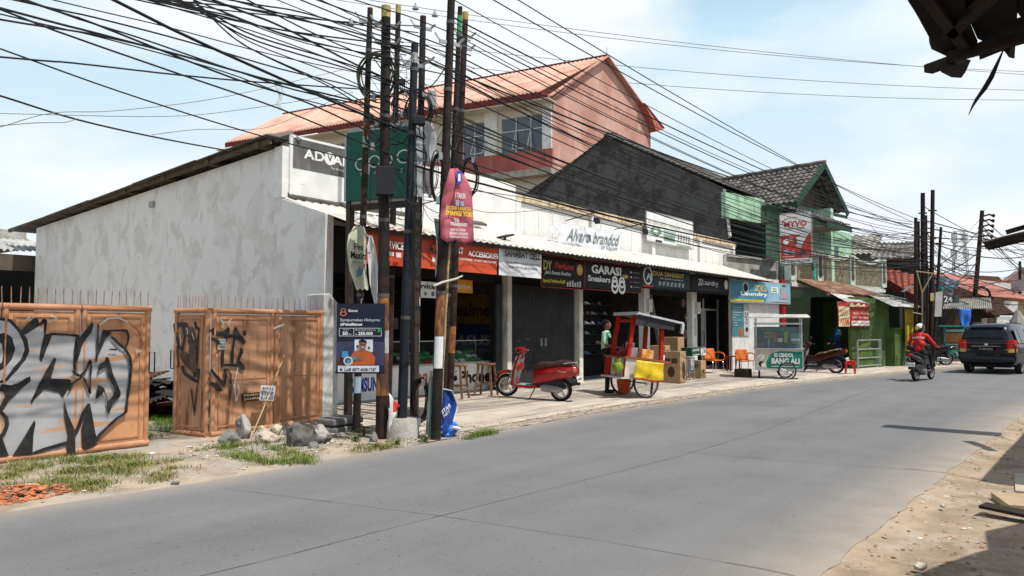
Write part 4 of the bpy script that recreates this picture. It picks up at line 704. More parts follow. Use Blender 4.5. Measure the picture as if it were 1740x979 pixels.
# small cyan cloth caught on the balcony wires
q = LG(1384,460,-.6); mb = MB(); c0 = OG+eg*q.x+bgv*-.6+V((0,0,q.z)); mb.loft([[c0+V((s_*.07*math.cos(a),.03*math.sin(a),z)) + V((.12*z*-1,0,0)) for a in (0,1.3,2.6,3.9,5.2)] for s_, z in ((.5,.3),(1.6,.2),(.7,.05),(1.4,-.1),(1.9,-.25),(.8,-.38))]); tag(mb.build('cloth', M('cyan cloth', (.02,.42,.30), .7)), 'bright cyan rag hanging from wires in front of the balcony', 'cloth')
# ================= left neighbour shed =================
t = thing('shed', 'dark open shed with pale corrugated roof behind the left gate', 'shed', (3, 26, 0)); S_ = 25.0
a = py(-260,418,S_); b = py(61,404,S_)
mb = MB(); mb.corr((a.x-2,S_-1,py(-200,428,S_-1).z),(b.x+.2,S_-1,py(60,424,S_-1).z),(b.x+.4,S_+5,py(60,404,S_).z+.9),(a.x-2,S_+5,py(60,404,S_).z+.9),40,.04,rows=2); mb.build('roof', M('pale roof sheet', (.55,.56,.53), .7, (.36,.35,.32), scale=1.5), t, world=True, smooth='auto')
mb = MB(); zt_ = py(40,426,S_-1).z-.12; mb.box(a.x-2,b.x+.2,S_-.95,S_-.85,zt_-.45,zt_); mb.build('beam', M('shed beam', (.12,.10,.08), .9), t, world=True)
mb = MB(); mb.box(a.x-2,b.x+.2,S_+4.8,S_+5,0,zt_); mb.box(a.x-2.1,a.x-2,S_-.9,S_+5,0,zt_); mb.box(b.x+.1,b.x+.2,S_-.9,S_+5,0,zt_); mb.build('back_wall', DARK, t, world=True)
mb = MB(); mb.box(b.x-.6,b.x+.1,S_+1,S_+4,zt_+.35,zt_+.9); mb.build('roof_hump', plaster2, t, world=True)
# ================= gates =================
gateM = M('orange gate paint', (.58,.30,.15), .6, (.50,.245,.12), scale=1.4, col3=(.24,.085,.035), s3=3.0, stretch=(1.8,1.8,.3), lo3=.53, hi3=.70, bump=.45, bscale=4)
gatef = M('gate frame paint', (.50,.26,.145), .6, (.40,.19,.10), scale=3, col3=(.2,.09,.05), s3=5, stretch=(1,1,1), lo3=.62, hi3=.75)
sprayK = M('black spray paint', (.018,.018,.02), .55, (.035,.033,.032), scale=6); sprayS = M('silver spray paint', (.42,.42,.43), .5, (.36,.36,.37), scale=3, col3=(.50,.27,.14), s3=1.6, stretch=(.7,.7,4.5), lo3=.56, hi3=.62)
spikM = M('pinkish spike paint', (.42,.25,.18), .6)
gateB = M('dusty shaded gate paint', (.53,.29,.165), .65, (.43,.22,.12), scale=1.2, col3=(.20,.085,.045), s3=3.5, stretch=(1.6,1.6,.3), lo3=.54, hi3=.68, bump=.5, bscale=4)  # orange gate paint turned browner: shade and dust put into the colour
def gate(name, label, A, B, z0, z1, panels, spikes, handle=None, bars=True, gm_=None):
    """leaf from A to B on the ground; local frame x along the leaf, -y toward the road"""
    A = V(A); B = V(B); L_ = (B-A).length; rz = math.atan2(B.y-A.y, B.x-A.x); t = thing(name, label, 'gate', (A.x, A.y, 0), rz)
    for a, b in panels:
        mb = MB(); mb.box(a+.03,b-.03,-.008,.008,z0+.05,z1-.05); mb.build('panel', gm_ or gateM, t)
        mb = MB(); r_ = .036; i = .115
        mb.tube([(a+r_,0,z0),(a+r_,0,z1)], r_, 10); mb.tube([(b-r_,0,z0),(b-r_,0,z1)], r_, 10); mb.tube([(a,0,z1),(b,0,z1)], .042, 10); mb.tube([(a,0,z0),(b,0,z0)], .045, 10)
        for (x0, x1, y0, y1) in ((a+i,b-i,z1-.12,z1-.095),(a+i,b-i,z0+.085,z0+.11),(a+i,a+i+.022,z0+.11,z1-.12),(b-i-.022,b-i,z0+.11,z1-.12)): mb.box(x0,x1,-.022,-.006,y0,y1)
        zm = z0+(z1-z0)*.43; mb.box(a+i,b-i,-.016,-.006,zm-.006,zm+.006)
        mb.build('frame', gatef, t, smooth='auto')
    for k in range(spikes):
        x = .04+(L_-.08)*k/(spikes-1); mb = MB(); lean = random.uniform(-.01,.01); mb.tube([(x,0,z1+.03),(x+lean,0,z1+.20),(x+lean,0,z1+.235)], [.0065,.006,.001], 6); mb.build('spike', spikM, t)
    if handle:
        mb = MB(); x = handle; zc = (z0+z1)/2+.17; mb.tube([(x,-.03,zc-.13),(x+(.07 if x > L_/2 else -.07),-.03,zc-.13),(x+(.07 if x > L_/2 else -.07),-.03,zc+.13),(x,-.03,zc+.13),(x,-.03,zc-.13)], .009, 6); mb.build('handle', BLACK, t)
    return t, L_
GY = 9.9
gl_, L1 = gate('iron_gate', 'left orange iron gate leaf covered in black and silver graffiti', (1.55,GY,0), (4.97,GY,0), .075, 1.80, [(0,.85),(.86,1.70),(1.71,2.55),(2.56,3.42)], 37, handle=3.40)
mb = MB(); mb.tube([(3.36,0,.08),(3.36,0,-.02)], .012, 6); mb.tube([(.1,0,.08),(.1,0,-.02)], .012, 6); mb.build('foot', BLACK, gl_)
def paint(points_list, mats, Pn, n, parent, name, off, gloc, n_w=0):   # trace flat paint on the gate plane
    mb = MB(); d = off
    for m, pts in points_list:
        d += .0012
        if m >= 10: # stroke: (width, pts)
            wd, pp = pts; wd *= (1.5 if n_w else 2.1); q = [hit(x, y, Pn, n)+V(n)*d for x, y in pp]; q2 = []
            for k in range(len(q)-1): q2 += [q[k].lerp(q[k+1], s/4) for s in range(4)]
            q2.append(q[-1]); S = []; Rr = []
            for k, p_ in enumerate(q2):
                e_ = (q2[min(k+1,len(q2)-1)]-q2[max(k-1,0)]).normalized(); s_ = e_.cross(V(n)); ww = wd*(.75+.45*noise.noise(p_*9))/2*(.6 if k in (0,len(q2)-1) else 1); S.append(p_+s_*ww); Rr.append(p_-s_*ww)
            for k in range(len(q2)-1): mb.poly([S[k],S[k+1],Rr[k+1],Rr[k]], m-10)
        else:
            q = [hit(x, y, Pn, n)+V(n)*d for x, y in pts]; mb.poly(q, m)
    return mb.build(name, mats, parent, world=True)
Z = lambda pts: [(x*.2861, 510+y*.2861) for x, y in pts]      # enlarged-crop coordinates -> photo pixels
fillS = [(-10,105),(0,105),(60,120),(118,180),(125,185),(180,130),(240,150),(270,110),(275,200),(300,200),(470,210),(490,180),(560,140),(600,190),(640,200),(740,290),(770,370),(760,560),(745,670),(640,760),(570,840),(540,890),(400,905),(200,915),(0,935),(-10,935)]
K_ = 0
strokes = [
 (1, Z(fillS)),
 (10,(.038,Z([(-10,110),(60,122),(118,185),(150,240),(160,300),(140,350),(90,410),(40,470),(0,490)]))),
 (0, Z([(-10,200),(30,195),(70,220),(90,290),(70,350),(30,400),(-10,425),(-10,380),(10,370),(20,320),(10,260),(-10,250)])),
 (0, Z([(118,185),(200,105),(225,110),(235,150),(150,205)])),(10,(.026,Z([(235,150),(262,118),(270,125),(265,200)]))),
 (0, Z([(262,200),(310,205),(275,290),(245,370),(232,350),(240,290)])),
 (10,(.022,Z([(290,200),(380,205),(470,212)]))),(10,(.03,Z([(462,215),(448,290),(438,400)]))),
 (0, Z([(320,340),(332,350),(318,400),(300,465),(415,470),(420,485),(380,500),(235,490),(270,420)])),
 (0, Z([(235,485),(420,490),(440,480),(400,530),(370,580),(350,550),(260,530),(200,590),(185,620),(180,600),(210,540)])),
 (10,(.03,Z([(0,505),(60,515),(110,500),(170,462)]))),
 (0, Z([(0,510),(90,520),(175,450),(180,480),(130,520),(90,560),(50,600),(10,660),(-10,690),(-10,640),(30,570),(20,545),(-10,540)])),
 (10,(.034,Z([(5,665),(35,700),(40,740),(20,790),(-5,820)]))),
 (0, Z([(-10,790),(15,830),(40,900),(50,925),(-10,930)])),
 (0, Z([(200,712),(208,730),(195,800),(190,900),(190,918),(70,925),(130,830)])),
 (10,(.03,Z([(190,910),(280,880),(350,860),(400,845)]))),
 (0, Z([(375,590),(400,680),(440,770),(445,920),(395,925),(390,850),(400,800),(380,700)])),
 (10,(.034,Z([(440,800),(470,730),(490,670),(525,615)]))),
 (0, Z([(515,612),(530,615),(545,690),(560,780),(575,830),(550,870),(500,890),(485,880),(480,760)])),
 (0, Z([(470,220),(540,132),(552,145),(540,190),(490,250),(470,300)])),(10,(.028,Z([(455,210),(465,300),(440,380),(440,440)]))),
 (10,(.022,Z([(578,140),(575,220),(572,300),(565,370)]))),(0, Z([(580,260),(610,170),(620,180),(660,195),(620,230),(590,300),(575,330)])),
 (10,(.03,Z([(610,185),(680,180),(745,182),(757,215),(750,260),(735,290),(700,262),(655,215)]))),
 (10,(.032,Z([(735,285),(765,340),(772,400),(765,480),(750,590),(742,665),(690,700),(640,745),(585,800),(555,850)]))),
 (10,(.022,Z([(440,440),(470,450),(500,420),(530,355),(535,400),(530,470),(528,555),(510,500),(490,460)]))),
 (0, Z([(625,335),(640,345),(665,440),(710,545),(708,570),(660,620),(640,680),(630,660),(625,580),(610,545),(565,590),(562,570),(575,500),(610,520),(635,600),(670,560),(675,530),(640,460),(625,395),(580,420),(575,480),(575,400),(590,375),(612,365)])),
 (10,(.02,Z([(420,420),(450,440),(480,455),(430,490),(400,540)]))),
 (10,(.02,Z([(640,292),(690,295)]))),
]
PG = V((4.97,GY-.03,0))
paint(strokes, [sprayK, sprayS], PG, V((0,-1,0)), gl_, 'graffiti', .0, None, 1)
mb = MB(); fm = M('white scrawl', (.60,.56,.50), .6)
fl = [(10,(.012,Z([(150,130),(170,100),(190,120),(200,100)]))),(10,(.012,Z([(300,90),(340,110),(280,130)]))),(10,(.02,Z([(590,150),(640,110),(700,105),(760,130)]))),(11,(.014,Z([(760,130),(820,180),(845,260),(820,330),(785,370)]))),(10,(.012,Z([(808,290),(812,315),(825,290),(830,315),(838,292)])))]
paint(fl, [fm, M('red scrawl', (.35,.07,.04), .6)], PG, V((0,-1,0)), gl_, 'scrawl', .003, None, 1)
# right gate: folded leaf + two-panel leaf
A_ = g(294,741); B_ = g(356,746); C_ = g(546,719)
fold, L2 = gate('iron_gate', 'narrow folded orange gate leaf with black scribble left of the standing leaf', (A_.x,A_.y,0), (B_.x-.03,B_.y+.02,0), .06, 1.80, [(0,(B_-A_).length-.02)], 11, handle=.02, gm_=gateB)
nf = V(((B_-A_).y, -(B_-A_).x, 0)).normalized()
mid, L3 = gate('iron_gate', 'wide standing orange gate leaf with black tags, its lower half behind the rocks', (B_.x,B_.y,0), (C_.x,C_.y,0), .06, 1.80, [(0,.52*(C_-B_).length),(.525*(C_-B_).length,(C_-B_).length)], 19, gm_=gateB)
nm = V(((C_-B_).y, -(C_-B_).x, 0)).normalized()
Y2 = lambda pts: [(280+x*.2043, 510+y*.2043) for x, y in pts]
spk = M('thin black spray', (.05,.035,.028), .6, (.12,.07,.045), scale=7)
paint([(11,(.05,Y2([(85,215),(170,200),(200,210)]))),(10,(.028,Y2([(95,230),(130,380),(160,420),(180,300),(165,215)]))),(10,(.028,Y2([(195,205),(215,300),(240,480),(262,640)]))),(10,(.03,Y2([(265,175),(275,230),(300,240),(290,330),(280,480),(270,640)]))),(10,(.026,Y2([(120,380),(130,560)]))),(11,(.10,Y2([(150,440),(220,520),(260,560)]))),(10,(.03,Y2([(160,545),(180,610),(240,650),(290,680),(300,570)]))),(10,(.016,Y2([(235,730),(262,930)]))),(10,(.018,Y2([(290,680),(262,960)]))),(11,(.09,Y2([(215,230),(240,300),(250,460),(265,600)]))),(12,(.012,Y2([(140,290),(155,330),(150,360)]))),(12,(.010,Y2([(200,225),(210,260),(205,290)]))),(12,(.010,Y2([(245,270),(265,330)])))],
      [sprayK, spk, fm], A_, nf, fold, 'graffiti', .03, None)
paint([(10,(.035,Y2([(365,260),(400,245),(410,270),(380,280)]))),(10,(.04,Y2([(410,285),(470,270),(520,245),(505,285),(440,290)]))),(10,(.034,Y2([(460,290),(560,300),(620,320),(655,360)]))),(10,(.03,Y2([(575,225),(565,330),(550,430),(548,540)]))),(10,(.03,Y2([(575,230),(600,290),(655,355)]))),(0,Y2([(640,250),(655,250),(664,270),(658,295),(645,298),(636,278)])),(10,(.03,Y2([(500,290),(480,360),(468,430),(465,560)]))),(10,(.03,Y2([(465,540),(540,540),(610,545),(650,575)]))),(10,(.026,Y2([(618,395),(625,430),(600,480),(600,510),(645,560)]))),(10,(.03,Y2([(370,320),(410,335),(440,365)]))),(10,(.03,Y2([(365,575),(420,640),(480,710),(490,650),(485,570)]))),(10,(.05,Y2([(360,690),(410,710),(455,755)]))),(11,(.026,Y2([(500,570),(530,620),(535,700),(522,830)]))),
       (12,(.02,Y2([(440,150),(470,190),(460,230)]))),(12,(.016,Y2([(540,150),(510,190),(520,220)]))),(12,(.014,Y2([(590,560),(560,700),(575,840),(600,760),(590,700)]))),(12,(.02,Y2([(880,240),(940,215),(980,200)])))],
      [sprayK, spk, fm], B_, nm, mid, 'graffiti', .03, None)
mn = B_+nm*.035
def stuck(lab, cat, name, x0, y0, x1, y1, mat, lines, lm_, plane=B_, nrm=nm, off=.04):
    u = V((-nrm.y, nrm.x, 0)); u = u if u.x > 0 else -u
    a = hit(x0, y1, plane+nrm*off, nrm); b = hit(x1, y1, plane+nrm*off, nrm); c = hit(x0, y0, plane+nrm*off, nrm)
    t, p = board(name, lab, cat, a, u, (b-a).length, c.z-a.z, mat, th=.006)
    n = len(lines)
    for k, l in enumerate(lines): p.text(l, .08, 1-(k+.8)/n*.95, .92, 1-(k+.2)/n*.95, lm_, .02)
    p.done(t); return t
stuck('small paper notice stuck over the black tag on the standing gate leaf', 'notice', 'paper_notice', 370, 576, 383, 594, M('notice paper', (.5,.5,.5), .8), ['KOS','0812','TANAH'], M('marker grey', (.1,.1,.12), .6))
stuck('small dark brown hand-lettered board on the gate left of the stick', 'notice board', 'small_board', 411, 669, 449, 683, M('burnt board', (.07,.025,.015), .8), ['DILARANG','SAMPAH'], M('letter cream', (.7,.6,.4), .5), off=.05)
# gate post and white pier
mb = MB(); c = g(549,718); mb.box(c.x-.06,c.x+.10,c.y,c.y+.12,-.1,1.9); tag(mb.build('gate_post', gatef), 'brown square gate post beside the white pier', 'gate post')
pierW = M('worn white pier', (.60,.60,.58), .85, (.44,.43,.41), scale=2.5, col3=(.22,.21,.19), s3=2, stretch=(3,3,.35), lo3=.56, hi3=.70, bump=.3)
pY = 10.22; x0, x1 = py(549,600,pY).x, py(575,600,pY).x; mb = MB(); mb.prism([(x0,pY,-.1),(x1,pY,-.1),(x1,pY,py(575,517,pY).z),(x0+.12,pY,py(556,498,pY).z),(x0,pY,py(550,500,pY).z)], (.04,.5,0)); tag(mb.build('boundary_wall', pierW, bevel=.01), 'short white boundary pier with peeling paint between gate and poles', 'pier')
# rusty sheet pile behind the gate
t = thing('scrap_pile', 'pile of rusty corrugated scrap sheets seen between the two gates', 'scrap pile', (6.8,13.2,0)); sm = [M('scrap rust dark', (.10,.05,.035), .85), M('scrap rust pale', (.22,.13,.10), .8), M('scrap black', (.03,.028,.026), .8)]
for k in range(16):
    x = rnd.uniform(5.6,7.6); y = rnd.uniform(12.4,13.8); z = .08+k*.038; Rm = Matrix.Translation((x,y,z)) @ Matrix.Rotation(rnd.uniform(-.8,.8),4,'Z') @ Matrix.Rotation(rnd.uniform(-.22,.22),4,'Y') @ Matrix.Rotation(rnd.uniform(-.15,.2),4,'X'); mb = MB(Rm)
    mb.corr((-.9,-.4,0),(.9,-.4,0),(.9,.4,0),(-.9,.4,0),rnd.randint(8,14),.02); mb.build('scrap_sheet', rnd.choice(sm), t, world=True, smooth='auto')
# ================= rocks =================
rk = [M('dark grey rock', (.13,.125,.12), .9, (.06,.058,.055), scale=5, bump=.8, bscale=12), M('pale limestone', (.50,.44,.35), .9, (.34,.29,.22), scale=4, bump=.7, bscale=12), M('mottled rock', (.36,.34,.31), .9, (.10,.095,.09), scale=4, lo=.46, hi=.56, bump=.8, bscale=10), M('mid grey rock', (.20,.195,.185), .9, bump=.7)]
def rock(x, y, w_, h_, m, lab, sharp=0, seed=1, grp=None, lift=0):   # (x,y): photo px of the base centre; w_,h_ photo px
    P = g(x, y); D = (P-CP).dot(cf); w3 = w_*D/F; h3 = h_*D/F; r_ = random.Random(seed); bm = bmesh.new(); bmesh.ops.create_icosphere(bm, subdivisions=4, radius=1)
    planes = [(V((r_.uniform(-1,1), r_.uniform(-1,1), r_.uniform(-.4,1))).normalized(), r_.uniform(.42,.78)) for _ in range(12 if not sharp else 15)]
    for v in bm.verts:
        for n_, d_ in planes:
            k = v.co.dot(n_)
            if k > d_: v.co -= n_*(k-d_)*.92
        v.co += v.co.normalized()*(.16*noise.noise(v.co*1.7+V((seed,0,0)))+.06*noise.noise(v.co*5+V((seed,3,0)))+.03*noise.noise(v.co*13))
        if sharp: v.co.z += max(0, v.co.x*-.3+.2)*sharp
    zs = [v.co.z for v in bm.verts]; mn_, mx_ = min(zs), max(zs); xs_ = [v.co.x for v in bm.verts]; wx = max(xs_)-min(xs_)
    me = bpy.data.meshes.new('rock')
    rot = Matrix.Rotation(yaw-R(90)+r_.uniform(-.2,.2), 3, 'Z')
    for v in bm.verts: c_ = V((v.co.x/wx*w3, v.co.y/wx*w3*.8, ((v.co.z-mn_)/(mx_-mn_)*1.12-.12)*h3)); v.co = rot @ c_
    bm.to_mesh(me); bm.free(); me.materials.append(rk[m]); o = bpy.data.objects.new('rock', me); COL.objects.link(o); o.location = (P.x, P.y, lift)
    me.polygons.foreach_set('use_smooth', [True]*len(me.polygons)); me.set_sharp_from_angle(angle=R(16)); tag(o, lab, 'rock', grp or 'rocks piled in front of the right gate'); return o
for a in ((390,756,36,26,3,'grey flat slab-like rock at the left end of the rock pile',0,3),(413,748,34,44,2,'tall speckled grey rock with a pale tip, left in the pile',.9,11),(455,754,46,24,1,'broad cream limestone rock low in the middle of the pile',0,5),(468,742,28,22,1,'smaller cream rock behind the broad limestone one',0,8),(444,737,20,14,1,'rounded tan stone against the gate behind the pile',0,9),(503,760,50,42,0,'big black angular rock at the centre of the pile',.3,13),(543,756,42,36,2,'mottled white and grey rock at the right of the pile',0,17),(531,765,22,15,3,'small grey stone in front of the mottled rock',0,19),(563,756,14,10,1,'small yellowish stone right of the mottled rock',0,21),(487,742,16,12,3,'small dark stone behind the black rock',0,23)):
    rock(*a[:6], sharp=a[6], seed=a[7])
for a in ((634,752,16,18,3,'pale grey stone block between the two rusty poles',0,31),(741,747,12,9,1,'small tan stone at the foot of the bamboo stick',0,37),(583,742,15,8,3,'grey stone by the leftmost pole foot',0,41),(298,823,16,6,3,'grey stone lying on the dirt by the asphalt edge',0,43)):
    rock(*a[:6], sharp=a[6], seed=a[7], grp='loose stones at the roadside')
# stacked concrete slabs beside the pier
c = g(578,735)
for k, (w_, h_) in enumerate(((.62,.09),(.58,.10))):
    mb = MB(Matrix.Translation((c.x,c.y,.02+.11*k)) @ Matrix.Rotation(.2-.15*k,4,'Z')); mb.box(-w_/2,w_/2,-.2,.2,0,h_); tag(mb.build('concrete_slab', rk[3], bevel=.03), ('lower' if k == 0 else 'upper')+' mossy slab of the two stacked beside the white pier', 'slab', 'slabs stacked beside the white pier')
# stick with a paper sign leaning on the gate
A_ = g(435,745)+V((0,.12,0)); B2 = hit(483,604,B_+nm*.10,nm); t = thing('leaning_stick', 'thin pale stick leaning on the gate with a white paper sign tied to it', 'stick sign', A_)
mb = MB(); mb.tube([A_, A_.lerp(B2,.5)+V((.01,0,-.01)), B2], [.011,.010,.006], 6); mb.build('stick', M('dry stick', (.50,.38,.22), .8), t, world=True)
q = hit(453,664,B_+nm*.22,nm); um = V((-nm.y,nm.x,0)); um = um if um.x > 0 else -um; pn = Panel(q-um*.13+V((0,0,-.13)), um+V((0,0,-.12)), .27, .22, V((.1,0,1))); mb = MB(); mb.prism([pn.P(0,0,-.006),pn.P(1,0,-.006),pn.P(1.02,1.02,-.006),pn.P(0,1,-.006)], pn.n*.006); mb.build('paper_sign', M('sign paper', (.62,.62,.63), .8), t, world=True)
mk = M('marker blue', (.05,.05,.12), .6); pn.text('AWAS', .1,.68,.9,.92, mk).text('STOP', .08,.36,.92,.62, mk, .02).text('BUANG', .06,.06,.9,.30, mk); pn.done(t)
# ================= utility poles =================
pb = M('blackened pole steel', (.012,.011,.0105), .75, (.03,.02,.016), scale=5, col3=(.012,.011,.011), s3=2, stretch=(1,1,1)); pr = M('brown rusty pole', (.04,.021,.016), .8, (.02,.014,.012), scale=6, col3=(.10,.045,.03), s3=3, stretch=(2,2,.5)); pn_ = M('navy painted pole', (.012,.017,.03), .5, (.02,.02,.02), scale=4); po = M('orange primer rust', (.40,.16,.045), .75, (.24,.09,.035), scale=7, col3=(.09,.045,.035), s3=4, stretch=(1.5,1.5,.4), lo3=.47, hi3=.56); pw_ = M('scuffed pole white', (.50,.50,.49), .7, (.3,.3,.3), scale=8); pmar = M('maroon pole band', (.12,.02,.02), .7); pgr = M('pole green', (.06,.30,.10), .6); pye = M('pole top concrete yellow', (.42,.33,.12), .8)
POLES = {}
def pole(key, label, base, topx, bands, r0, mats, tilt_ref=None, cap=None):
    """base: photo px on the ground; topx: photo px of the top. bands: [(photo y from, to, mat idx)] bottom->top in the same mesh"""
    P = g(*base) if len(base) == 2 else V(base[2:]+(0,)); rr = ray(*topx); k = math.hypot(P.x, P.y)/math.hypot(rr.x, rr.y); T = CP+rr*k
    t = thing('utility_pole', label, 'utility pole', P); D = (P-CP).dot(cf)
    def at(y):    # height fraction for a photo row
        z = CH+(HZ-y)/F*D*1.0; return inside((z-0)/(T.z-0), 0, 1)
    cuts = sorted({0, 1, *[at(b[0]) for b in bands], *[at(b[1]) for b in bands]})
    mb = MB(); pts = []
    for a, b in zip(cuts, cuts[1:]):
        m = 0; c_ = (a+b)/2
        for y0, y1, mi_ in bands:
            if min(at(y0),at(y1)) <= c_ <= max(at(y0),at(y1)): m = mi_
        n = max(1, int((b-a)*8)); q = [P.lerp(T, a+(b-a)*i/n) for i in range(n+1)]; rs = [r0*(1-.28*(a+(b-a)*i/n)) for i in range(n+1)]; mb.tube(q, rs, 12, m, cap=True)
    mb.build('shaft', mats, t, world=True, smooth='auto')
    for u in (.30,.52,.74,.9):
        c = P.lerp(T, u+random.uniform(-.03,.03)); mb = MB(); mb.tube([c, c+(T-P).normalized()*.05], r0*(1-.28*u)+.005, 12); mb.build('clamp_band', M('dull clamp', (.10,.10,.10), .6), t, world=True)
    if cap is not None: mb = MB(); c = T; mb.tube([c-(T-P).normalized()*cap[1], c+V((0,0,.01))], r0*.75, 12); mb.build('cap', cap[0], t, world=True, smooth='auto')
    POLES[key] = (P, T, t); return t
pole('A', 'thin brown rusty pole, leftmost of the pole cluster, carrying the coiled cable', (605,738), (629,14), [(14,200,1),(200,226,2),(226,245,3),(560,738,1)], .058, [pr, pb, po, pw_])
pole('B', 'thick pole with peeling orange paint on its lower part, beside the advert board', (649,747), (656,12), [(12,470,1),(500,562,2),(562,600,3),(600,672,2),(672,747,0)], .092, [pr, pb, po, pw_], cap=(pye,.16))
pole('C', 'brown pole with yellow top just right of the orange-painted pole', (659,700), (677,10), [(10,400,1)], .07, [pr, pb], cap=(pye,.16))
pole('D', 'navy blue pole standing in a round concrete footing', (682,745), (705,74), [(78,96,1)], .075, [pn_, pw_])
pole('E', 'pole with maroon and white bands at eye height', (703,716), (719,28), [(528,562,1),(562,598,2),(28,66,3)], .075, [pb, pmar, pw_, pn_])
pole('F', 'black pole with a long orange scraped patch behind the bamboo stick', (740,748), (769,-60), [(500,572,1)], .075, [pb, po])
pole('G', 'slim dark pole with green painted top behind the pink banner', (751,717), (782,12), [(12,52,1)], .058, [pb, pgr])
pole('H', 'brown pole with orange-lettered top, rightmost of the cluster', (762,706), (791,22), [(555,600,1)], .075, [pr, po], cap=(pye,.14))
c = POLES['D'][0]; mb = MB(); mb.lathe([(.26,-.05),(.255,.02),(.235,.26),(.22,.285),(.09,.29)], (c.x,c.y,0), n=24); mb.build('concrete_footing', M('cast concrete', (.42,.40,.37), .9, (.30,.28,.25), scale=5, bump=.4), POLES['D'][2], world=True, smooth='auto')
mb = MB(); c = POLES['E'][0]; mb.lathe([(.2,-.05),(.19,.22),(.08,.23)], (c.x,c.y,0), n=18); mb.build('concrete_footing', M('dark footing', (.10,.095,.09), .9), POLES['E'][2], world=True, smooth='auto')
def pt(key, y):     # point on a pole at photo row y
    P, T, _ = POLES[key]; D = (P-CP).dot(cf); z = CH+(HZ-y)/F*D; return P.lerp(T, z/T.z)
# paper stickers on the poles
for key, y0, y1, m, txt, lab in (('F',572,626,SIGNW,'TERIMA','tall printed paper wrapped on the black pole behind the bamboo stick'),('A',640,668,M('pale blue sticker', (.35,.5,.6), .6),'WIFI','pale blue sticker low on the leftmost thin pole'),('E',505,520,SIGNW,'0813','torn paper scrap on the maroon banded pole')):
    a, b = pt(key,y1), pt(key,y0); r_ = .077 if key != 'A' else .062; mb = MB(); vd = math.atan2(-a.y,-a.x)
    mb.add([q+V((r_*math.cos(vd+w_), r_*math.sin(vd+w_), 0)) for q in (a, b) for w_ in (-.9,-.45,0,.45,.9)], [(i,i+1,i+6,i+5) for i in range(4)]); t = tag(mb.build('sticker', m), lab, 'sticker')
# pole-top hardware
for key, ys in (('A',(22,)),('B',(30,60)),('D',(98,)),('E',(34,92)),('H',(48,70)),('F',(60,))):
    P, T, t = POLES[key]
    for y in ys:
        c = pt(key,y); mb = MB(); mb.beam(c+V((-.16,.05,.0)), c+V((.16,-.05,.0)), .03, .05); mb.beam(c+V((-.14,.05,.0)), c+V((-.2,.1,.12)), .02); mb.tube([c+V((.14,-.04,.02)), c+V((.2,-.1,.1))], .02, 6); mb.build('cross_arm', STEEL, t, world=True)
for (x, y, key) in ((596,38,'A'),(706,12,'E'),(739,24,'F')):
    c = py(x, y, 8.0); mb = MB(); mb.lathe([(.012,.06),(.012,.02),(.03,.015),(.035,-.02),(.05,-.025),(.05,-.035),(.0,-.04)], (c.x,c.y,c.z), n=10); tag(mb.build('insulator', M('glass insulator', (.35,.4,.42), .3)), {'A':'small hanging insulator left of the coiled cable pole','E':'small insulator on wires above the navy pole','F':'small insulator on wires just left of the tallest pole'}[key], 'insulator')
# coiled spare cable
def coil(c, rad, rz_, n, label, cat='cable coil', mat=None, th=.012, squash=1.2, seed=1, nrm=None):
    r_ = random.Random(seed); nrm = nrm or -cf; u = cr; v_ = V((0,0,1)); t = thing('cable_coil', label, cat, c); mb = MB()
    for k in range(n):
        ra = rad*(1+r_.uniform(-.09,.09)); cc = V(c)+u*r_.uniform(-.03,.03)+v_*r_.uniform(-.04,.04)+nrm*r_.uniform(0,.08); ph_ = r_.uniform(0,6)
        mb.tube([cc+(u*math.cos(a)*ra*(1+.05*math.sin(2*a+ph_))+v_*math.sin(a)*ra*squash*(1+.04*math.sin(3*a+ph_))) for a in [2*math.pi*i/26 for i in range(26)]], th*r_.uniform(.6,1), 5, closed=True)
    mb.build('loops', mat or CABLE, t, world=True, smooth='all')
    mb = MB()
    for a in (1.2, 4.6): q = V(c)+u*math.cos(a)*rad+v_*math.sin(a)*rad*squash+nrm*.04; mb.beam(q-u*.02, q+u*.03, .1, .1)
    mb.build('tie', STEEL, t, world=True); return t
gc = M('green black cable', (.05,.055,.02), .5)
coil(pt('A',124)+V((0,-.15,0))+cr*.03, .27, 0, 9, 'big oval coil of green-black cable hung near the top of the left poles', mat=gc, seed=2)
coil(pt('C',170)+V((0,-.1,0))+cr*.06, .17, 0, 6, 'tangled black cable loops below the big coil', seed=5)
coil(pt('E',180)+V((0,-.1,0))-cr*.10, .22, 0, 7, 'tangled black cable loops around the navy pole', seed=7)
coil(pt('H',300)+V((0,-.12,0))+cr*.12, .13, 0, 6, 'narrow black cable loops hanging behind the pink banner', squash=2.6, seed=9)
coil(pt('F',300)+V((0,-.1,0))-cr*.16, .08, 0, 4, 'narrow cable loops left of the pink banner', squash=4, seed=10)
coil(pt('E',290)+V((0,-.1,0))+cr*.12, .12, 0, 3, 'long thin cable loops right of the navy pole', squash=3.2, th=.007, seed=12)
coil(pt('B',225)+V((0,-.1,0))-cr*.22, .12, 0, 3, 'small cable loops behind the rusty thin pole', squash=1.5, th=.008, seed=14)
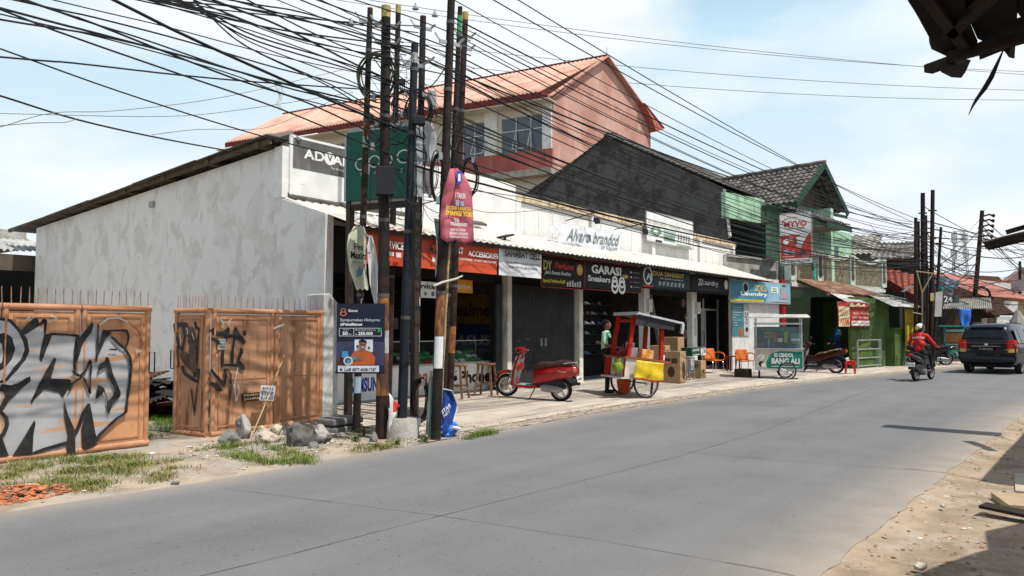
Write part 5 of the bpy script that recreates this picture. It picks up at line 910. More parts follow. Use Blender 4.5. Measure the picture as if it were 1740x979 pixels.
# junction boxes
def jbox(c, w_, h_, d_, m, label, key):
    t = thing('junction_box', label, 'junction box', c); mb = MB(Matrix.Translation(c) @ Matrix.Rotation(yaw-R(90)+.2,4,'Z')); mb.box(-w_/2,w_/2,-d_/2,d_/2,-h_/2,h_/2); mb.build('case', m, t, world=True, bevel=.01)
    mb = MB(Matrix.Translation(c) @ Matrix.Rotation(yaw-R(90)+.2,4,'Z')); 
    for k in range(3): mb.tube([(-w_/3+k*w_/3,0,-h_/2),(-w_/3+k*w_/3,0,-h_/2-.08),(-w_/3+k*w_/3+.03,0,-h_/2-.2)], .008, 5)
    mb.build('cable_tail', CABLE, t, world=True)
jb = M('box charcoal', (.018,.02,.026), .6); jg = M('box grey', (.42,.42,.43), .5)
jbox(pt('B',308)+V((-.12,-.14,0)), .26, .40, .14, jb, 'charcoal junction box on the thick pole in front of the green sign', 'B')
jbox(pt('E',158)+V((.16,-.1,0)), .14, .28, .12, jg, 'small grey junction box on the banded pole', 'E')
jbox(pt('C',132)+V((.02,-.14,0)), .12, .10, .1, jb, 'tiny dark clamp box on the yellow-topped brown pole', 'C')
jbox(pt('D',200)+V((.0,-.14,0)), .18, .12, .1, jb, 'dark splice box on the navy pole', 'D')
# grey plastic rag hanging at the banded pole
def rag(name, label, cat, pts, mats, th=.012, amp=.03, K=10, J=10, bands=None, parent=None, back=V((0,0,0)), seed=0):
    """cloth quad grid from four corner points TL,TR,BR,BL with folds"""
    TL, TR, BR, BL = map(V, pts); nr = (TR-TL).cross(BL-TL).normalized(); mb = MB(); vs = []
    for j in range(J+1):
        for i in range(K+1):
            u, v = i/K, j/J; p_ = TL.lerp(TR,u).lerp(BL.lerp(BR,u),v); vs.append(p_+nr*amp*(math.sin(u*9+v*3+seed)+.6*math.sin(u*4-v*7+seed*2))*(.3+v)+V((0,0,1))*amp*.5*math.sin(u*7+seed)*v)
    fs = [(j*(K+1)+i, j*(K+1)+i+1, (j+1)*(K+1)+i+1, (j+1)*(K+1)+i) for j in range(J) for i in range(K)]
    o0 = len(mb.v); mb.v += vs; mb.f += fs; mb.m += [(bands(i/K, j/J) if bands else 0) for j in range(J) for i in range(K)]
    o = mb.build(name, mats, parent, world=parent is not None, smooth='all'); 
    if label: tag(o, label, cat)
    s_ = o.modifiers.new('thickness','SOLIDIFY'); s_.thickness = .003
    return o
greyp = M('grey plastic', (.42,.42,.43), .5, (.3,.3,.31)); whp = M('white plastic', (.70,.70,.70), .45, (.60,.60,.60)); 
b_ = 7.7
rag('plastic_rag', 'grey torn plastic hanging on the banded pole above the awning', 'rag', [py(722,205,b_),py(735,210,b_),py(746,262,b_),py(722,285,b_)], greyp, seed=2)
rag('torn_banner', 'thin white torn banner strip hanging left of the black orange-patched pole', 'banner', [py(737,371,7.5),py(751,374,7.5),py(752,440,7.5),py(744,470,7.5)], whp, seed=4)
pinkb = M('election banner pink', (.50,.13,.165), .6, (.38,.08,.11), scale=3, col3=(.55,.26,.36), s3=.9, stretch=(1,1,1), lo3=.5, hi3=.7)
FY = 7.3
t = thing('hanging_banner', 'pink fabric banner wrapped around the two right-hand poles with yellow and white words', 'banner', py(775,412,FY))
V3 = lambda x, y, d=0: py(x, y, FY-d)
mb = MB(); cols = [(759,303,749,404,0),(764,287,759,412,.07),(777,286,774,408,.055),(791,301,789,415,.07),(801,322,805,410,.0)]
J = 14; vs = []
for j in range(J+1):
    v = j/J
    for (xt, yt, xb, yb, d_) in cols:
        bul = [0, .6, .5, .5, .6][cols.index((xt,yt,xb,yb,d_))]; vs.append(V3(xt+(xb-xt)*v**.75 + (-2 if cols[0][0] == xt else 0)*math.sin(math.pi*v)*2, yt+(yb-yt)*v, d_+.022*math.sin(v*9+xt*1.3)+.012*math.sin(v*23+xt)))
mb.add(vs, [(j*5+i, j*5+i+1, (j+1)*5+i+1, (j+1)*5+i) for j in range(J) for i in range(4)]); o = mb.build('cloth', pinkb, t, world=True, smooth='all'); o.modifiers.new('thickness','SOLIDIFY').thickness = .004
a = V3(752,411,.10); pp = Panel(a, V3(804,413,.10)-a, (V3(804,413,.10)-a).length, V3(777,290,.10).z-a.z)
pp.rect(.44,.80,.60,.98,M('logo blue', (.03,.08,.45), .5)).rect(.48,.84,.56,.94,SIGNW).text('1 TAHUN', .40,.60,.72,.68, SIGNW,.02).rect(.40,.50,.52,.58,M('photo grey', (.3,.3,.4), .6)).rect(.56,.50,.68,.57,M('photo grey', (.3,.3,.4), .6)).text('ENDIDIK KARAKTER', .10,.44,.92,.49, YEL, .01).text('EMANGI YORI', .08,.36,.95,.43, YEL, .04).text('TEGAL', .34,.28,.52,.33, SIGNW,.02).text('TISARJANO', .22,.21,.78,.27, SIGNW, .03).text('NOPI ULTRANA', .22,.15,.72,.19, SIGNW).text('BERDAYA BERSAMA', .2,.10,.8,.14, SIGNW).text('TERWUJUD NYATA', .2,.05,.8,.085, SIGNW); pp.done(t)
# plastic banner "Maxim" on the left poles: two hanging flaps
A_ = pt('A',395)+V((0,-.14,0)); FY2 = A_.y-.02
def trip(pts, Y, names, mat, lab, cat='banner', off=0):
    mb = MB(); q = [py(x, y, Y) for x, y in pts]; return q
t = thing('hanging_banner', 'crumpled pale yellow plastic banner with dark words wrapped on the leftmost pole', 'banner', py(612,500,FY2))
rows_ = [(602,618,384),(592,622,398),(589,623,420),(591,623,440),(594,622,462),(601,625,480),(605,626,492)]
mb = MB(); K = 8; vs = []
for j, (xl_, xr2, y) in enumerate(rows_):
    for i in range(K+1): u = i/K; vs.append(py(xl_+(xr2-xl_)*u, y+2*math.sin(i*2+j), FY2-.05*math.sin(math.pi*u)-.012*math.sin(i*1.9+j*1.3)))
mb.add(vs, [(j*(K+1)+i, j*(K+1)+i+1, (j+1)*(K+1)+i+1, (j+1)*(K+1)+i) for j in range(len(rows_)-1) for i in range(K)]); pal_ = M('pale yellow plastic', (.60,.60,.42), .5, (.45,.46,.36), scale=4, col3=(.35,.30,.30), s3=3, stretch=(1,1,1)); mb.build('cloth', pal_, t, world=True, smooth='all')
rows_ = [(627,632,400),(624,638,420),(626,642,450),(628,644,480),(632,644,500),(636,643,516)]
mb = MB(); vs = []; K = 5
for j, (xl_, xr2, y) in enumerate(rows_):
    for i in range(K+1): u = i/K; vs.append(py(xl_+(xr2-xl_)*u, y, FY2-.02-.03*math.sin(i*1.7+j)))
mb.add(vs, [(j*(K+1)+i, j*(K+1)+i+1, (j+1)*(K+1)+i+1, (j+1)*(K+1)+i) for j in range(len(rows_)-1) for i in range(K)]); mb.build('torn_flap', whp, t, world=True, smooth='all')
a = py(594,470,FY2-.09); pp = Panel(a, (1,0,0), py(622,470,FY2-.09).x-a.x, py(600,400,FY2-.09).z-a.z); pp.text('Pes', .25,.66,.80,.82, BLACK, .02).text('Maxim', .05,.44,.98,.62, BLACK, .03).text('pasti aman', .15,.32,.8,.38, BLACK).poly([(.4,.0),(.7,.05),(.85,.22),(.6,.26),(.42,.16)],M('print blue', (.08,.2,.32), .5)).poly([(.6,.2),(.9,.22),(.95,.34),(.66,.3)],M('print salmon', (.55,.25,.2), .5)); pp.done(t)
rag('torn_banner', 'small red and white torn flag hanging low between the poles', 'flag', [py(661,668,7.9),py(679,690,7.9),py(668,712,7.9),py(660,735,7.9)], [M('flag red', (.45,.03,.03), .6), whp], bands=lambda u, v: 0 if u > .4 and v < .5 else (1 if v < .8 else 1), seed=3)
t = thing('fallen_banner', 'crumpled blue banner with white words slumped at the foot of the poles', 'banner', py(765,745,7.55)); blu = M('banner blue', (.02,.07,.32), .5, (.015,.04,.18), scale=4); blu2 = M('tarp bright blue', (.04,.18,.62), .5)
mb = MB(); rows_ = [(752,757,660),(750,768,668),(750,777,685),(750,773,705),(751,768,722),(751,764,735)]; K = 6; vs = []
for j, (xl_, xr2, y) in enumerate(rows_):
    for i in range(K+1): u = i/K; vs.append(py(xl_+(xr2-xl_)*u, y, 7.48+.03*math.sin(i*1.8+j)))
mb.add(vs, [(j*(K+1)+i, j*(K+1)+i+1, (j+1)*(K+1)+i+1, (j+1)*(K+1)+i) for j in range(len(rows_)-1) for i in range(K)]); mb.build('cloth', blu, t, world=True, smooth='all')
mb = MB(); c = g(766,742); 
for k in range(7): mb.ell((c.x+.04*(k % 3)-.05, c.y+.03*(k//3), .04+.025*k), (.12-.008*k,.08,.05), jit=.5, n=12)
mb.build('crumpled_hem', blu2, t, world=True, smooth='all')
mb = MB(); mb.tube([py(752,661,7.45),py(768,664,7.45),py(778,690,7.45),py(770,716,7.45)], .008, 5); mb.tube([py(768,726,7.4),py(781,729,7.4)], .025, 7); mb.build('edge_rod', whp, t, world=True)
a = py(753,712,7.42); pp = Panel(a, (1,0,.55), .20, .14, (-.3,0,1)); pp.text('STAR', .0,.45,1,.9, SIGNW, .02).text('NET', .1,.05,.8,.35, SIGNW, .01); pp.done(t)
# bamboo sticks
bam = M('bamboo', (.46,.34,.18), .6, (.30,.21,.10), scale=7)
t = thing('bamboo_stick', 'long bamboo pole with a short crosspiece tied in front of the poles', 'bamboo pole', g(742,747)); a, b = g(742,747)+V((0,-.03,-.02)), py(764,408,7.35)
mb = MB(); n = 14; mb.tube([a.lerp(b,i/n)+V((.006*math.sin(i*2),0,0)) for i in range(n+1) for _ in (0,)], [.028-.0007*i for i in range(n+1)], 8)
for i in range(1,n): mb.tube([a.lerp(b,i/n-.003), a.lerp(b,i/n+.003)], .031-.0007*i, 8)
mb.build('stem', bam, t, world=True, smooth='auto'); mb = MB(); mb.tube([py(737,486,7.3),py(752,480,7.28),py(775,474,7.28),py(786,469,7.25)], [.017,.018,.016,.012], 7); mb.build('crosspiece', M('pale branch', (.55,.50,.40), .8), t, world=True, smooth='auto')
for k, (xa, ya, xb, yb, m) in enumerate(((735,745,735,640,pgr),(730,742,733,630,whp))):
    a, b = g(xa,ya)+V((0,.06,0)), py(xb,yb,7.6); mb = MB(); mb.beam(a, b, .035, .02); tag(mb.build('plank_strip', M('teal plank', (.08,.22,.18), .7) if k == 0 else M('pale plank', (.42,.42,.38), .8)), ('teal' if k == 0 else 'pale')+' thin plank standing against the black pole', 'plank')
coil(g(722,728)+V((0,.1,.42)), .12, 0, 9, 'heap of black cable loops standing at the foot of the banded pole', squash=2.6, th=.012, seed=21)
def gs(x, y):      # photo point on the sloping pavement
    z = .02
    for _ in range(6): P = g(x, y, z); z = SWZ(P.y)+.004
    return g(x, y, z)
# ================= overhead cables =================
def smooth(pts, k=5):
    P = [pts[0]*2-pts[1]]+pts+[pts[-1]*2-pts[-2]]; out = []
    for i in range(1, len(P)-2):
        for j in range(k):
            t = j/k; a, b, c, d = P[i-1], P[i], P[i+1], P[i+2]; out.append(.5*((2*b)+(c-a)*t+(2*a-5*b+4*c-d)*t*t+(3*b-a-3*c+d)*t**3))
    return out+[pts[-1]]
def cable(P, r, name='overhead_cable', mat=None, lab='', grp='', ns=5):
    mb = MB(); mb.tube(P, r*.97, ns, cap=False); return tag(mb.build(name, mat or CABLE, smooth='all'), lab, 'cable', grp)
LL = 'black overhead cable sweeping from the pole cluster to the upper left over the gates'; GL = 'overhead cables left of the pole cluster'
LC = [(.011,[(0,16),(121,62),(290,121),(475,185),(620,245),(700,278)]),(.013,[(0,14),(161,56),(306,94),(402,121),(475,141),(603,172),(660,190)]),(.010,[(24,0),(161,30),(322,72),(475,117),(603,147),(705,175)]),(.010,[(44,0),(145,36),(241,66),(402,121),(523,153),(640,200)]),
(.019,[(193,0),(322,64),(475,133),(603,189),(700,228),(790,262)]),(.009,[(233,0),(402,36),(523,60),(690,94)]),(.012,[(257,0),(362,24),(483,52),(700,80)]),(.009,[(282,0),(402,20),(595,38),(720,45)]),(.011,[(306,0),(362,32),(442,72),(603,121),(700,160)]),(.014,[(362,0),(475,44),(603,109),(700,153)]),(.011,[(394,0),(523,36),(690,90)]),(.007,[(471,0),(603,52),(700,90)]),(.010,[(511,0),(623,44),(790,100)]),(.011,[(539,0),(700,58),(800,95)]),(.010,[(0,97),(121,107),(298,127),(442,140),(620,152)]),(.009,[(603,0),(700,30),(800,70)]),
(.008,[(250,0),(420,50),(560,100),(660,140)]),(.008,[(330,0),(470,58),(590,92),(700,118)]),(.010,[(270,0),(400,30),(520,70),(700,105)]),(.007,[(90,0),(280,45),(470,95),(640,130)]),(.012,[(345,0),(480,28),(600,55),(705,88)]),(.010,[(420,0),(540,60),(640,100),(770,130)]),(.008,[(0,24),(180,66),(380,122),(500,165),(660,205)])]
rx = random.Random(77)
for k_ in range(10):
    r0_, p0_ = LC[rx.randrange(len(LC))]; a_, b_ = rx.uniform(-26,26), rx.uniform(-22,30); LC.append((rx.uniform(.007,.012), [(x+a_*.5-(45 if i == 0 and p0_[0][0] == 0 else 0), max(0,y+a_+(b_-a_)*i/(len(p0_)-1)) if i else 0 if p0_[0][1] == 0 else y+a_) for i, (x, y) in enumerate(p0_)]))
for r_, pts in LC:
    P = [py(x, y, 8.0+.25*math.sin(i_*.9+pts[-1][0])*0) for i_, (x, y) in enumerate(pts)]; e0 = (P[0]-P[1]).normalized(); far_ = [P[0]+e0*12+V((0,0,.5)), P[0]+e0*4+V((0,0,.04))]
    cable(smooth(far_+P), r_, lab=LL, grp=GL)
cable(smooth([py(x, y, 8.1) for x, y in ((-250,0),(-120,42),(0,83),(201,155),(402,219),(560,262),(700,294))])+[], .009, lab='long black cable crossing low in front of the ADVAN billboard and the green sign', grp='')
cable(smooth([py(-150,118,9.5), py(0,163,9.8), py(137,205,10.4), py(282,237,11.2), px(414,261,8.3)]), .013, lab='twisted black service cable ending at the top corner of the plaster wall')
gw = M('grey drop wire', (.22,.23,.24), .6)
for P_, lab in (([(0,193),(280,198),(420,185),(600,157)],'thin grey wire low across the sky left of the rusty poles'),([(0,216),(90,192),(200,188),(380,165),(585,118)],'thin grey wire rising from the left edge to the coiled cable'),([(0,214),(60,209),(110,208),(130,202)],'short sagging grey wire at the left edge'),([(258,229),(340,220),(440,219),(500,200),(560,173)],'thin curling grey wire over the salmon roof corner')):
    cable(smooth([py(x, y, 9.0) for x, y in P_]), .0045, 'drop_wire', gw, lab)
t = thing('tangled_wire', 'white tangle of wire ends hanging from a cable above the maroon roof edge', 'wire tangle', py(474,140,8.0)); mb = MB()
for k in range(5): c = py(474+k, 132+3*k, 8.0); mb.tube(smooth([c, c+V((.02*k-.05,0,-.12)), c+V((.06-.03*k,.02,-.25)), c+V((-.04+.03*k,0,-.33))]), .004, 4)
mb.build('strands', M('pale wire', (.6,.6,.6), .6), t, world=True)
RL = 'black overhead cable spanning from the pole cluster above the shop roofs to the far poles'; RG = 'overhead cables right of the pole cluster'
FC = [g(1568,623), g(1584,623), g(1557,624), g(1592,622)]
rc = random.Random(11)
def span(A, B, sag, r, lab=RL, grp=RG, n=22, over=None):
    P = []
    for i in range(n+1): u = i/n; q = A.lerp(B, u); q.z -= 4*sag*u*(1-u); P.append(q)
    cable(P, r, lab=lab, grp=grp, ns=4)
def zrow(P, y): return CH+(HZ-y)/F*((P-CP).dot(cf))
starts = [(-90,380,.012,.25),(-60,378,.012,.3),(-20,385,.009,.3),(12,395,.014,.35),(30,388,.012,.45),(48,402,.010,.55),(62,380,.016,.40),(75,410,.012,.6),(90,398,.010,.7),(105,415,.012,.5),(118,428,.014,.6),(135,405,.010,.75),(150,432,.012,.6),(165,420,.011,.8),(182,438,.012,.6),(200,445,.010,.75),(215,430,.013,.85),(232,452,.015,.55),(150,400,.008,.9),(262,455,.010,.55),(275,448,.018,.40),(100,440,.009,.9),(60,425,.009,.8),(190,415,.009,1.0),(40,392,.008,.6),(82,405,.013,.7),(128,412,.009,.9),(172,428,.014,.7),(225,440,.009,1.0),(245,446,.012,.8),(20,376,.008,.5),(310,462,.010,.5)]
for k, (y0, y1, r_, sag) in enumerate(starts):
    key = rc.choice(['F','H','G','E','B','D']) if y0 > 30 else 'F'
    A = pt(key, y0); B = V(FC[k % 4]); B += V((rc.uniform(-.3,.3), rc.uniform(-.1,.1), 0)); B.z = zrow(B, y1); 
    # aerial spans that pass over the cluster from the left keep the same line
    span(A, B, sag, r_)
cable(smooth([pt('H',318)]+[py(x, y, 8.3) for x, y in ((900,338),(1020,372))]+[V((26,9.6,4.1)),V((31,9.3,4.6))]), .007, lab='thin cable dropping low along the white parapet to the green house')
cable(smooth([pt('B',330), py(760,345,9.0), py(850,362,10), V((18,11.9,5.0))]), .006, lab='thin sagging cable from the thick pole toward the hoarding')
for k, (xa, ya, xb, yb) in enumerate(((700,5,1740,137),(850,92,1740,152),(1000,140,1745,160),(640,3,1500,120))):
    A = dp(xa-200, ya-25, 60); B = dp(xb+300, yb+(4 if k else 6), 70); mb = [A.lerp(B, i/20)+V((0,0,-2.4*4*(i/20)*(1-i/20)*.5)) for i in range(21)]; cable(mb, .028, 'distant_wire', gw, 'thin pale power line crossing the sky far behind the roofs', 'distant power lines')
# small droppers and sag loops between the poles
for k in range(16):
    ks = rc.sample(['A','B','C','D','E','F','G','H'], 2); y0 = rc.uniform(40,300); A = pt(ks[0], y0); B = pt(ks[1], y0+rc.uniform(-40,90)); P = [A.lerp(B, i/10)+V((0,-.1,-rc.uniform(.1,.5)*4*(i/10)*(1-i/10)*.6)) if 0 < i < 10 else A.lerp(B, i/10) for i in range(11)]
    cable(smooth([A, A.lerp(B,.3)+V((0,-.12,-.25-.3*rc.random())), A.lerp(B,.7)+V((0,-.08,-.25-.2*rc.random())), B]), rc.choice([.004,.006,.009]), 'jumper_cable', lab='short black jumper cable looped between the clustered poles', grp='jumper cables between the clustered poles')
for k in range(26):
    ks = rc.sample(['A','B','C','D','E','F','G','H'], 2); y0 = rc.uniform(90,300); A = pt(ks[0], y0); B = pt(ks[1], y0+rc.uniform(-60,60)); m_ = A.lerp(B,.5)
    cable(smooth([A, A.lerp(B,.25)+V((rc.uniform(-.2,.2),-.14,rc.uniform(-.3,.25))), m_+V((rc.uniform(-.25,.25),-.1,rc.uniform(-.5,.2))), A.lerp(B,.8)+V((rc.uniform(-.15,.15),-.12,rc.uniform(-.3,.3))), B]), rc.choice([.003,.0045,.006]), 'tangled_cable', lab='thin wire in the messy tangle around the clustered poles', grp='messy tangle of wires around the clustered poles')
for k in range(8):
    key = rc.choice('ABCDEFGH'); y0 = rc.uniform(180,330); A = pt(key, y0)+V((0,-.1,0)); L_ = rc.uniform(.6,1.9); cable(smooth([A, A+V((rc.uniform(-.1,.1),-.03,-L_*.4)), A+V((rc.uniform(-.15,.15),-.02,-L_*.8)), A+V((rc.uniform(-.04,.04),0,-L_))]), .005, 'hanging_cable', lab='loose black cable end hanging down along the clustered poles', grp='cable ends hanging down the clustered poles')
# ================= two-wheelers =================
def ring(x, hw, z0, z1, n=14, pw=2.6):
    zc, h = (z0+z1)/2, (z1-z0)/2; o = []
    for k in range(n):
        a = 2*math.pi*k/n; c, s_ = math.cos(a), math.sin(a); o.append(V((x, hw*math.copysign(abs(c)**(2/pw), c), zc+h*math.copysign(abs(s_)**(2/pw), s_))))
    return o
def wheel(t, x, r, w_, rimm, spokes=5, name='wheel', steer=0, y0=0):
    Rw = Matrix.Rotation(R(90), 3, 'X'); mb = MB(Matrix.Translation((x,y0,0)) @ Matrix.Rotation(steer,4,'Z') @ Matrix.Translation((-x,-y0,0)))
    prof = [(r-.065,-w_*.38),(r-.025,-w_*.5),(r-.005,-w_*.3),(r,0),(r-.005,w_*.3),(r-.025,w_*.5),(r-.065,w_*.38)]
    mb.lathe(prof+prof[:1], (x,y0,r), Rw, 26, cap=False); o = mb.build('tyre', RUBBER, t, smooth='auto')
    m2 = MB(mb.T); m2.lathe([(r-.062,-w_*.36),(r-.088,-w_*.3),(r-.088,w_*.3),(r-.062,w_*.36),(r-.062,-w_*.36)], (x,y0,r), Rw, 26, cap=False); m2.lathe([(.0,-.045),(.035,-.04),(.035,.04),(0,.045)], (x,y0,r), Rw, 12)
    for k in range(spokes):
        a = 2*math.pi*k/spokes+.3; m2.beam((x+.03*math.cos(a),y0,r+.03*math.sin(a)), (x+(r-.08)*math.cos(a+.12),y0,r+(r-.08)*math.sin(a+.12)), .026, .02 if spokes < 10 else .004)
    m2.build('rim', rimm, o, smooth='auto'); return o
plw = M('plate white', (.7,.7,.7), .5); brs = M('engine alloy', (.30,.30,.31), .35, metal=.8); blkp = M('black plastic', (.02,.02,.022), .5)
def scooter(label, loc, rz, paint_, seatm, style='retro', roll=0, plate=True, group=None, rimm=None, inner=None, steer=0):
    rot = (Matrix.Rotation(rz,3,'Z') @ Matrix.Rotation(roll,3,'X')); t = thing('motor_scooter' if style != 'bike' else 'motorbike', label, 'scooter' if style != 'bike' else 'motorbike', loc, rot=rot, group=group)
    r = .245; wb = 1.24; xr_, xf = -.60, .64; rimm = rimm or M('scooter alloy', (.45,.45,.46), .35, metal=.6)
    if style == 'bike': r = .28
    w1 = wheel(t, xf, r, .085, rimm, 5, steer=steer); w2 = wheel(t, xr_, r, .095, rimm, 5)
    mb = MB()
    for s_ in (-1,1): mb.tube([(xf,s_*.065,r),(xf-.12,s_*.065,r+.28),(xf-.17,s_*.05,r+.42)], .017, 8)
    mb.build('fork', brs, t, smooth='auto')
    # front fender: arc shell over the wheel
    mb = MB(); rg = []
    for k in range(9):
        a = R(28+k*16); rr_ = r+.035+.02*math.sin(math.pi*k/8); c_ = V((xf+rr_*math.cos(a),0,r+rr_*math.sin(a))); nr_ = V((math.cos(a),0,math.sin(a))); w_ = .045+.035*math.sin(math.pi*min(1,(k+1)/7)); rg.append([c_+V((0,w_*math.cos(b),0))+nr_*(.035*math.sin(b)) for b in [2*math.pi*i/10 for i in range(10)]])
    mb.loft(rg); mb.build('front_fender', paint_, t, smooth='auto')
    # leg shield: slab swept along a curved profile
    prof = [(.50,.28,.12),(.475,.42,.17),(.44,.56,.205),(.41,.70,.21),(.38,.83,.18),(.36,.92,.13)] if style == 'retro' else [(.52,.34,.10),(.50,.46,.13),(.46,.58,.15),(.42,.70,.15),(.38,.80,.12),(.35,.86,.08)]
    mb = MB(); rings = []
    for x, z, hw in prof: rings.append([V((x+.05*math.cos(b)*(1)-.05*abs(math.sin(b))**2, hw*math.sin(b), z+.0)) for b in [2*math.pi*i/14 for i in range(14)]])
    mb.loft(rings); mb.build('leg_shield', paint_, t, smooth='auto')
    mb = MB(); mb.loft([[V((x-.055-.02*math.cos(b), hw*.8*math.sin(b), z)) for b in [2*math.pi*i/10 for i in range(10)]] for x, z, hw in prof[:5]]); mb.build('inner_shield', inner or M('silver inner panel', (.33,.34,.37), .4), t, smooth='auto')
    if style == 'retro':
        mb = MB(); mb.loft([ring(.30,.13,.60,.74), ring(.36,.15,.57,.77), ring(.42,.14,.60,.76)]); mb.build('glove_box', paint_, t, smooth='auto')
        mb = MB()
        for s_ in (-1,1): mb.tube([(.52,s_*.10,.30),(.475,s_*.16,.50),(.43,s_*.187,.68),(.39,s_*.165,.82),(.37,s_*.10,.90)], .009, 6)
        mb.build('shield_trim', CHROME, t, smooth='auto')
    mb = MB(); mb.loft([ring(.50,.13,.24,.33), ring(.30,.16,.22,.29), ring(.05,.16,.22,.29), ring(-.10,.14,.24,.36)]); mb.build('floorboard', paint_ if style == 'retro' else blkp, t, smooth='auto')
    mb = MB(); mb.box(.0,.44,-.13,.13,.29,.298); mb.build('floor_mat', inner or M('silver inner panel', (.33,.34,.37), .4), t)
    # rear body
    if style == 'retro': body = [ring(.0,.11,.26,.62), ring(-.12,.165,.32,.69), ring(-.32,.19,.37,.73), ring(-.52,.19,.43,.76), ring(-.72,.17,.49,.78), ring(-.90,.12,.54,.77), ring(-.98,.05,.60,.72)]
    else: body = [ring(.02,.07,.34,.58), ring(-.14,.12,.40,.66), ring(-.36,.14,.50,.71), ring(-.60,.13,.57,.77), ring(-.82,.10,.63,.82), ring(-.98,.04,.70,.82)]
    mb = MB(); mb.loft(body); mb.build('rear_body', paint_, t, smooth='auto')
    mb = MB(); 
    if style == 'retro': mb.loft([ring(.02,.08,.58,.70), ring(-.1,.14,.62,.79), ring(-.28,.165,.68,.81), ring(-.42,.155,.70,.815), ring(-.56,.155,.72,.86), ring(-.72,.14,.74,.875), ring(-.86,.09,.76,.85)])
    else: mb.loft([ring(.06,.06,.60,.66), ring(-.08,.11,.65,.72), ring(-.3,.13,.69,.76), ring(-.42,.13,.72,.80), ring(-.62,.125,.77,.85), ring(-.80,.09,.81,.87)])
    mb.build('seat', seatm, t, smooth='auto')
    if style == 'bike':
        mb = MB(); mb.loft([ring(.42,.07,.50,.62), ring(.15,.08,.42,.60), ring(-.1,.08,.38,.58)]); mb.build('frame_cover', paint_, t, smooth='auto')
    mb = MB(); mb.loft([ring(.0,.09,.26,.40), ring(-.3,.13,.24,.50), ring(-.55,.11,.26,.52), ring(-.68,.05,.3,.45)]); mb.build('engine_cover', blkp, t, smooth='auto')
    mb = MB(); mb.lathe([(.0,-.2),(.085,-.19),(.10,-.12),(.10,.0)], (-.28,.0,.27), Matrix.Rotation(R(-90),3,'X'), 16); mb.loft([ring(-.2,.02,.21,.33), ring(-.3,.03,.19,.35), ring(-.55,.03,.19,.33), ring(-.68,.02,.22,.30)]); mb.v = [v for v in mb.v]; 
    for i in range(len(mb.v)-56, len(mb.v)): mb.v[i] = mb.v[i]+V((0,.13,0))
    mb.build('crankcase', brs, t, smooth='auto')
    mb = MB(); mb.tube([(-.2,-.13,.2),(-.45,-.15,.24),(-.55,-.155,.28),(-.95,-.16,.40)], [.02,.025,.05,.045], 10); mb.build('exhaust', M('exhaust black', (.05,.05,.05), .4), t, smooth='auto')
    mb = MB(); mb.tube([(-.55,.11,.30),(-.62,.12,.60)], .028, 8); mb.build('shock_absorber', blkp, t, smooth='auto')
    # bars
    mb = MB(); mb.tube([(xf-.22,0,.66),(xf-.30,0,.98)], .022, 8); mb.tube([(.24,.32,.98),(.30,.18,1.0),(.34,0,.98),(.30,-.18,1.0),(.24,-.32,.98)], .013, 8); mb.build('handlebar', CHROME if style == 'retro' else blkp, t, smooth='auto')
    for s_ in (-1,1): mb = MB(); mb.tube([(.26,s_*.26,.985),(.22,s_*.38,.965)], .019, 8); mb.build('grip', RUBBER, t, smooth='auto'); 
    for s_ in (-1,1): mb = MB(); mb.tube([(.30,s_*.18,1.0),(.28,s_*.22,1.17)], .006, 5); q = mb.build('mirror', blkp, t); mb = MB(); mb.ell((.28,s_*.25,1.21),(.018,.065,.045)); mb.build('mirror_head', blkp, q, smooth='auto')
    mb = MB(); mb.loft([ring(.20,.06,.97,1.06), ring(.28,.11,.93,1.09), ring(.36,.10,.93,1.08), ring(.43,.06,.96,1.06)]); mb.build('handlebar_cover', paint_, t, smooth='auto')
    mb = MB(); mb.ell((.425,0,1.01),(.035,.055,.05)); mb.build('headlight', M('lamp lens', (.6,.6,.58), .15), t, smooth='auto')
    mb = MB(); mb.tube([(-.62,-.13,.79),(-.80,-.13,.835),(-.98,-.06,.85),(-.98,.06,.85),(-.80,.13,.835),(-.62,.13,.79)], .013, 7); mb.build('grab_rail', CHROME if style == 'retro' else blkp, t, smooth='auto')
    tz = .67 if style == 'retro' else .78
    for s_ in ((-1,1) if style == 'retro' else (0,)): mb = MB(); mb.ell((-.90 if s_ else -.97, s_*.085, tz),(.07 if s_ else .04,.035 if s_ else .075,.05)); mb.build('tail_light', M('tail red', (.55,.03,.02), .2) if not s_ else M('tail pink clear', (.60,.20,.18), .15), t, smooth='auto')
    # rear fender + plate
    mb = MB(); mb.loft([[V((x,y_,z)) for y_, z in ((-w_,z0),(w_,z0),(w_,z0+.015),(-w_,z0+.015))] for x, z0, w_ in ((-.78,.58,.06),(-.92,.50,.07),(-1.0,.36,.06))]); mb.build('rear_fender', blkp, t)
    if plate:
        mb = MB(Matrix.Translation((-1.0,0,.50)) @ Matrix.Rotation(R(18),4,'Y')); mb.box(-.006,.006,-.13,.13,-.06,.06); q = mb.build('number_plate', plw if style != 'dark' else plw, t)
        pn2 = Panel((-1.006-.018,.12,.445),(0,-1,0),.24,.10,(.30,0,1)); pn2.text('B 3468 KZS', .05,.3,.95,.8, BLACK, .02); pn2.done(q, world=False)
    mb = MB(); mb.tube([(-.05,.10,.24),(.02,.22,.03),(.05,.26,.012)], .011, 6); mb.build('kickstand', blkp, t); return t
redp = M('scooter red', (.33,.010,.008), .22, (.27,.008,.007), coat=.6); brnseat = M('brown seat vinyl', (.07,.035,.028), .6, bump=.1); bkseat = M('black seat vinyl', (.025,.025,.027), .6); bkpaint = M('scooter black', (.015,.015,.017), .25, coat=.4)
Pr = gs(953,681); hd = R(103); c0 = Pr+V((math.cos(hd),math.sin(hd),0))*.60; c0.z = (SWZ(Pr.y)+SWZ(Pr.y+1.2))/2+.005
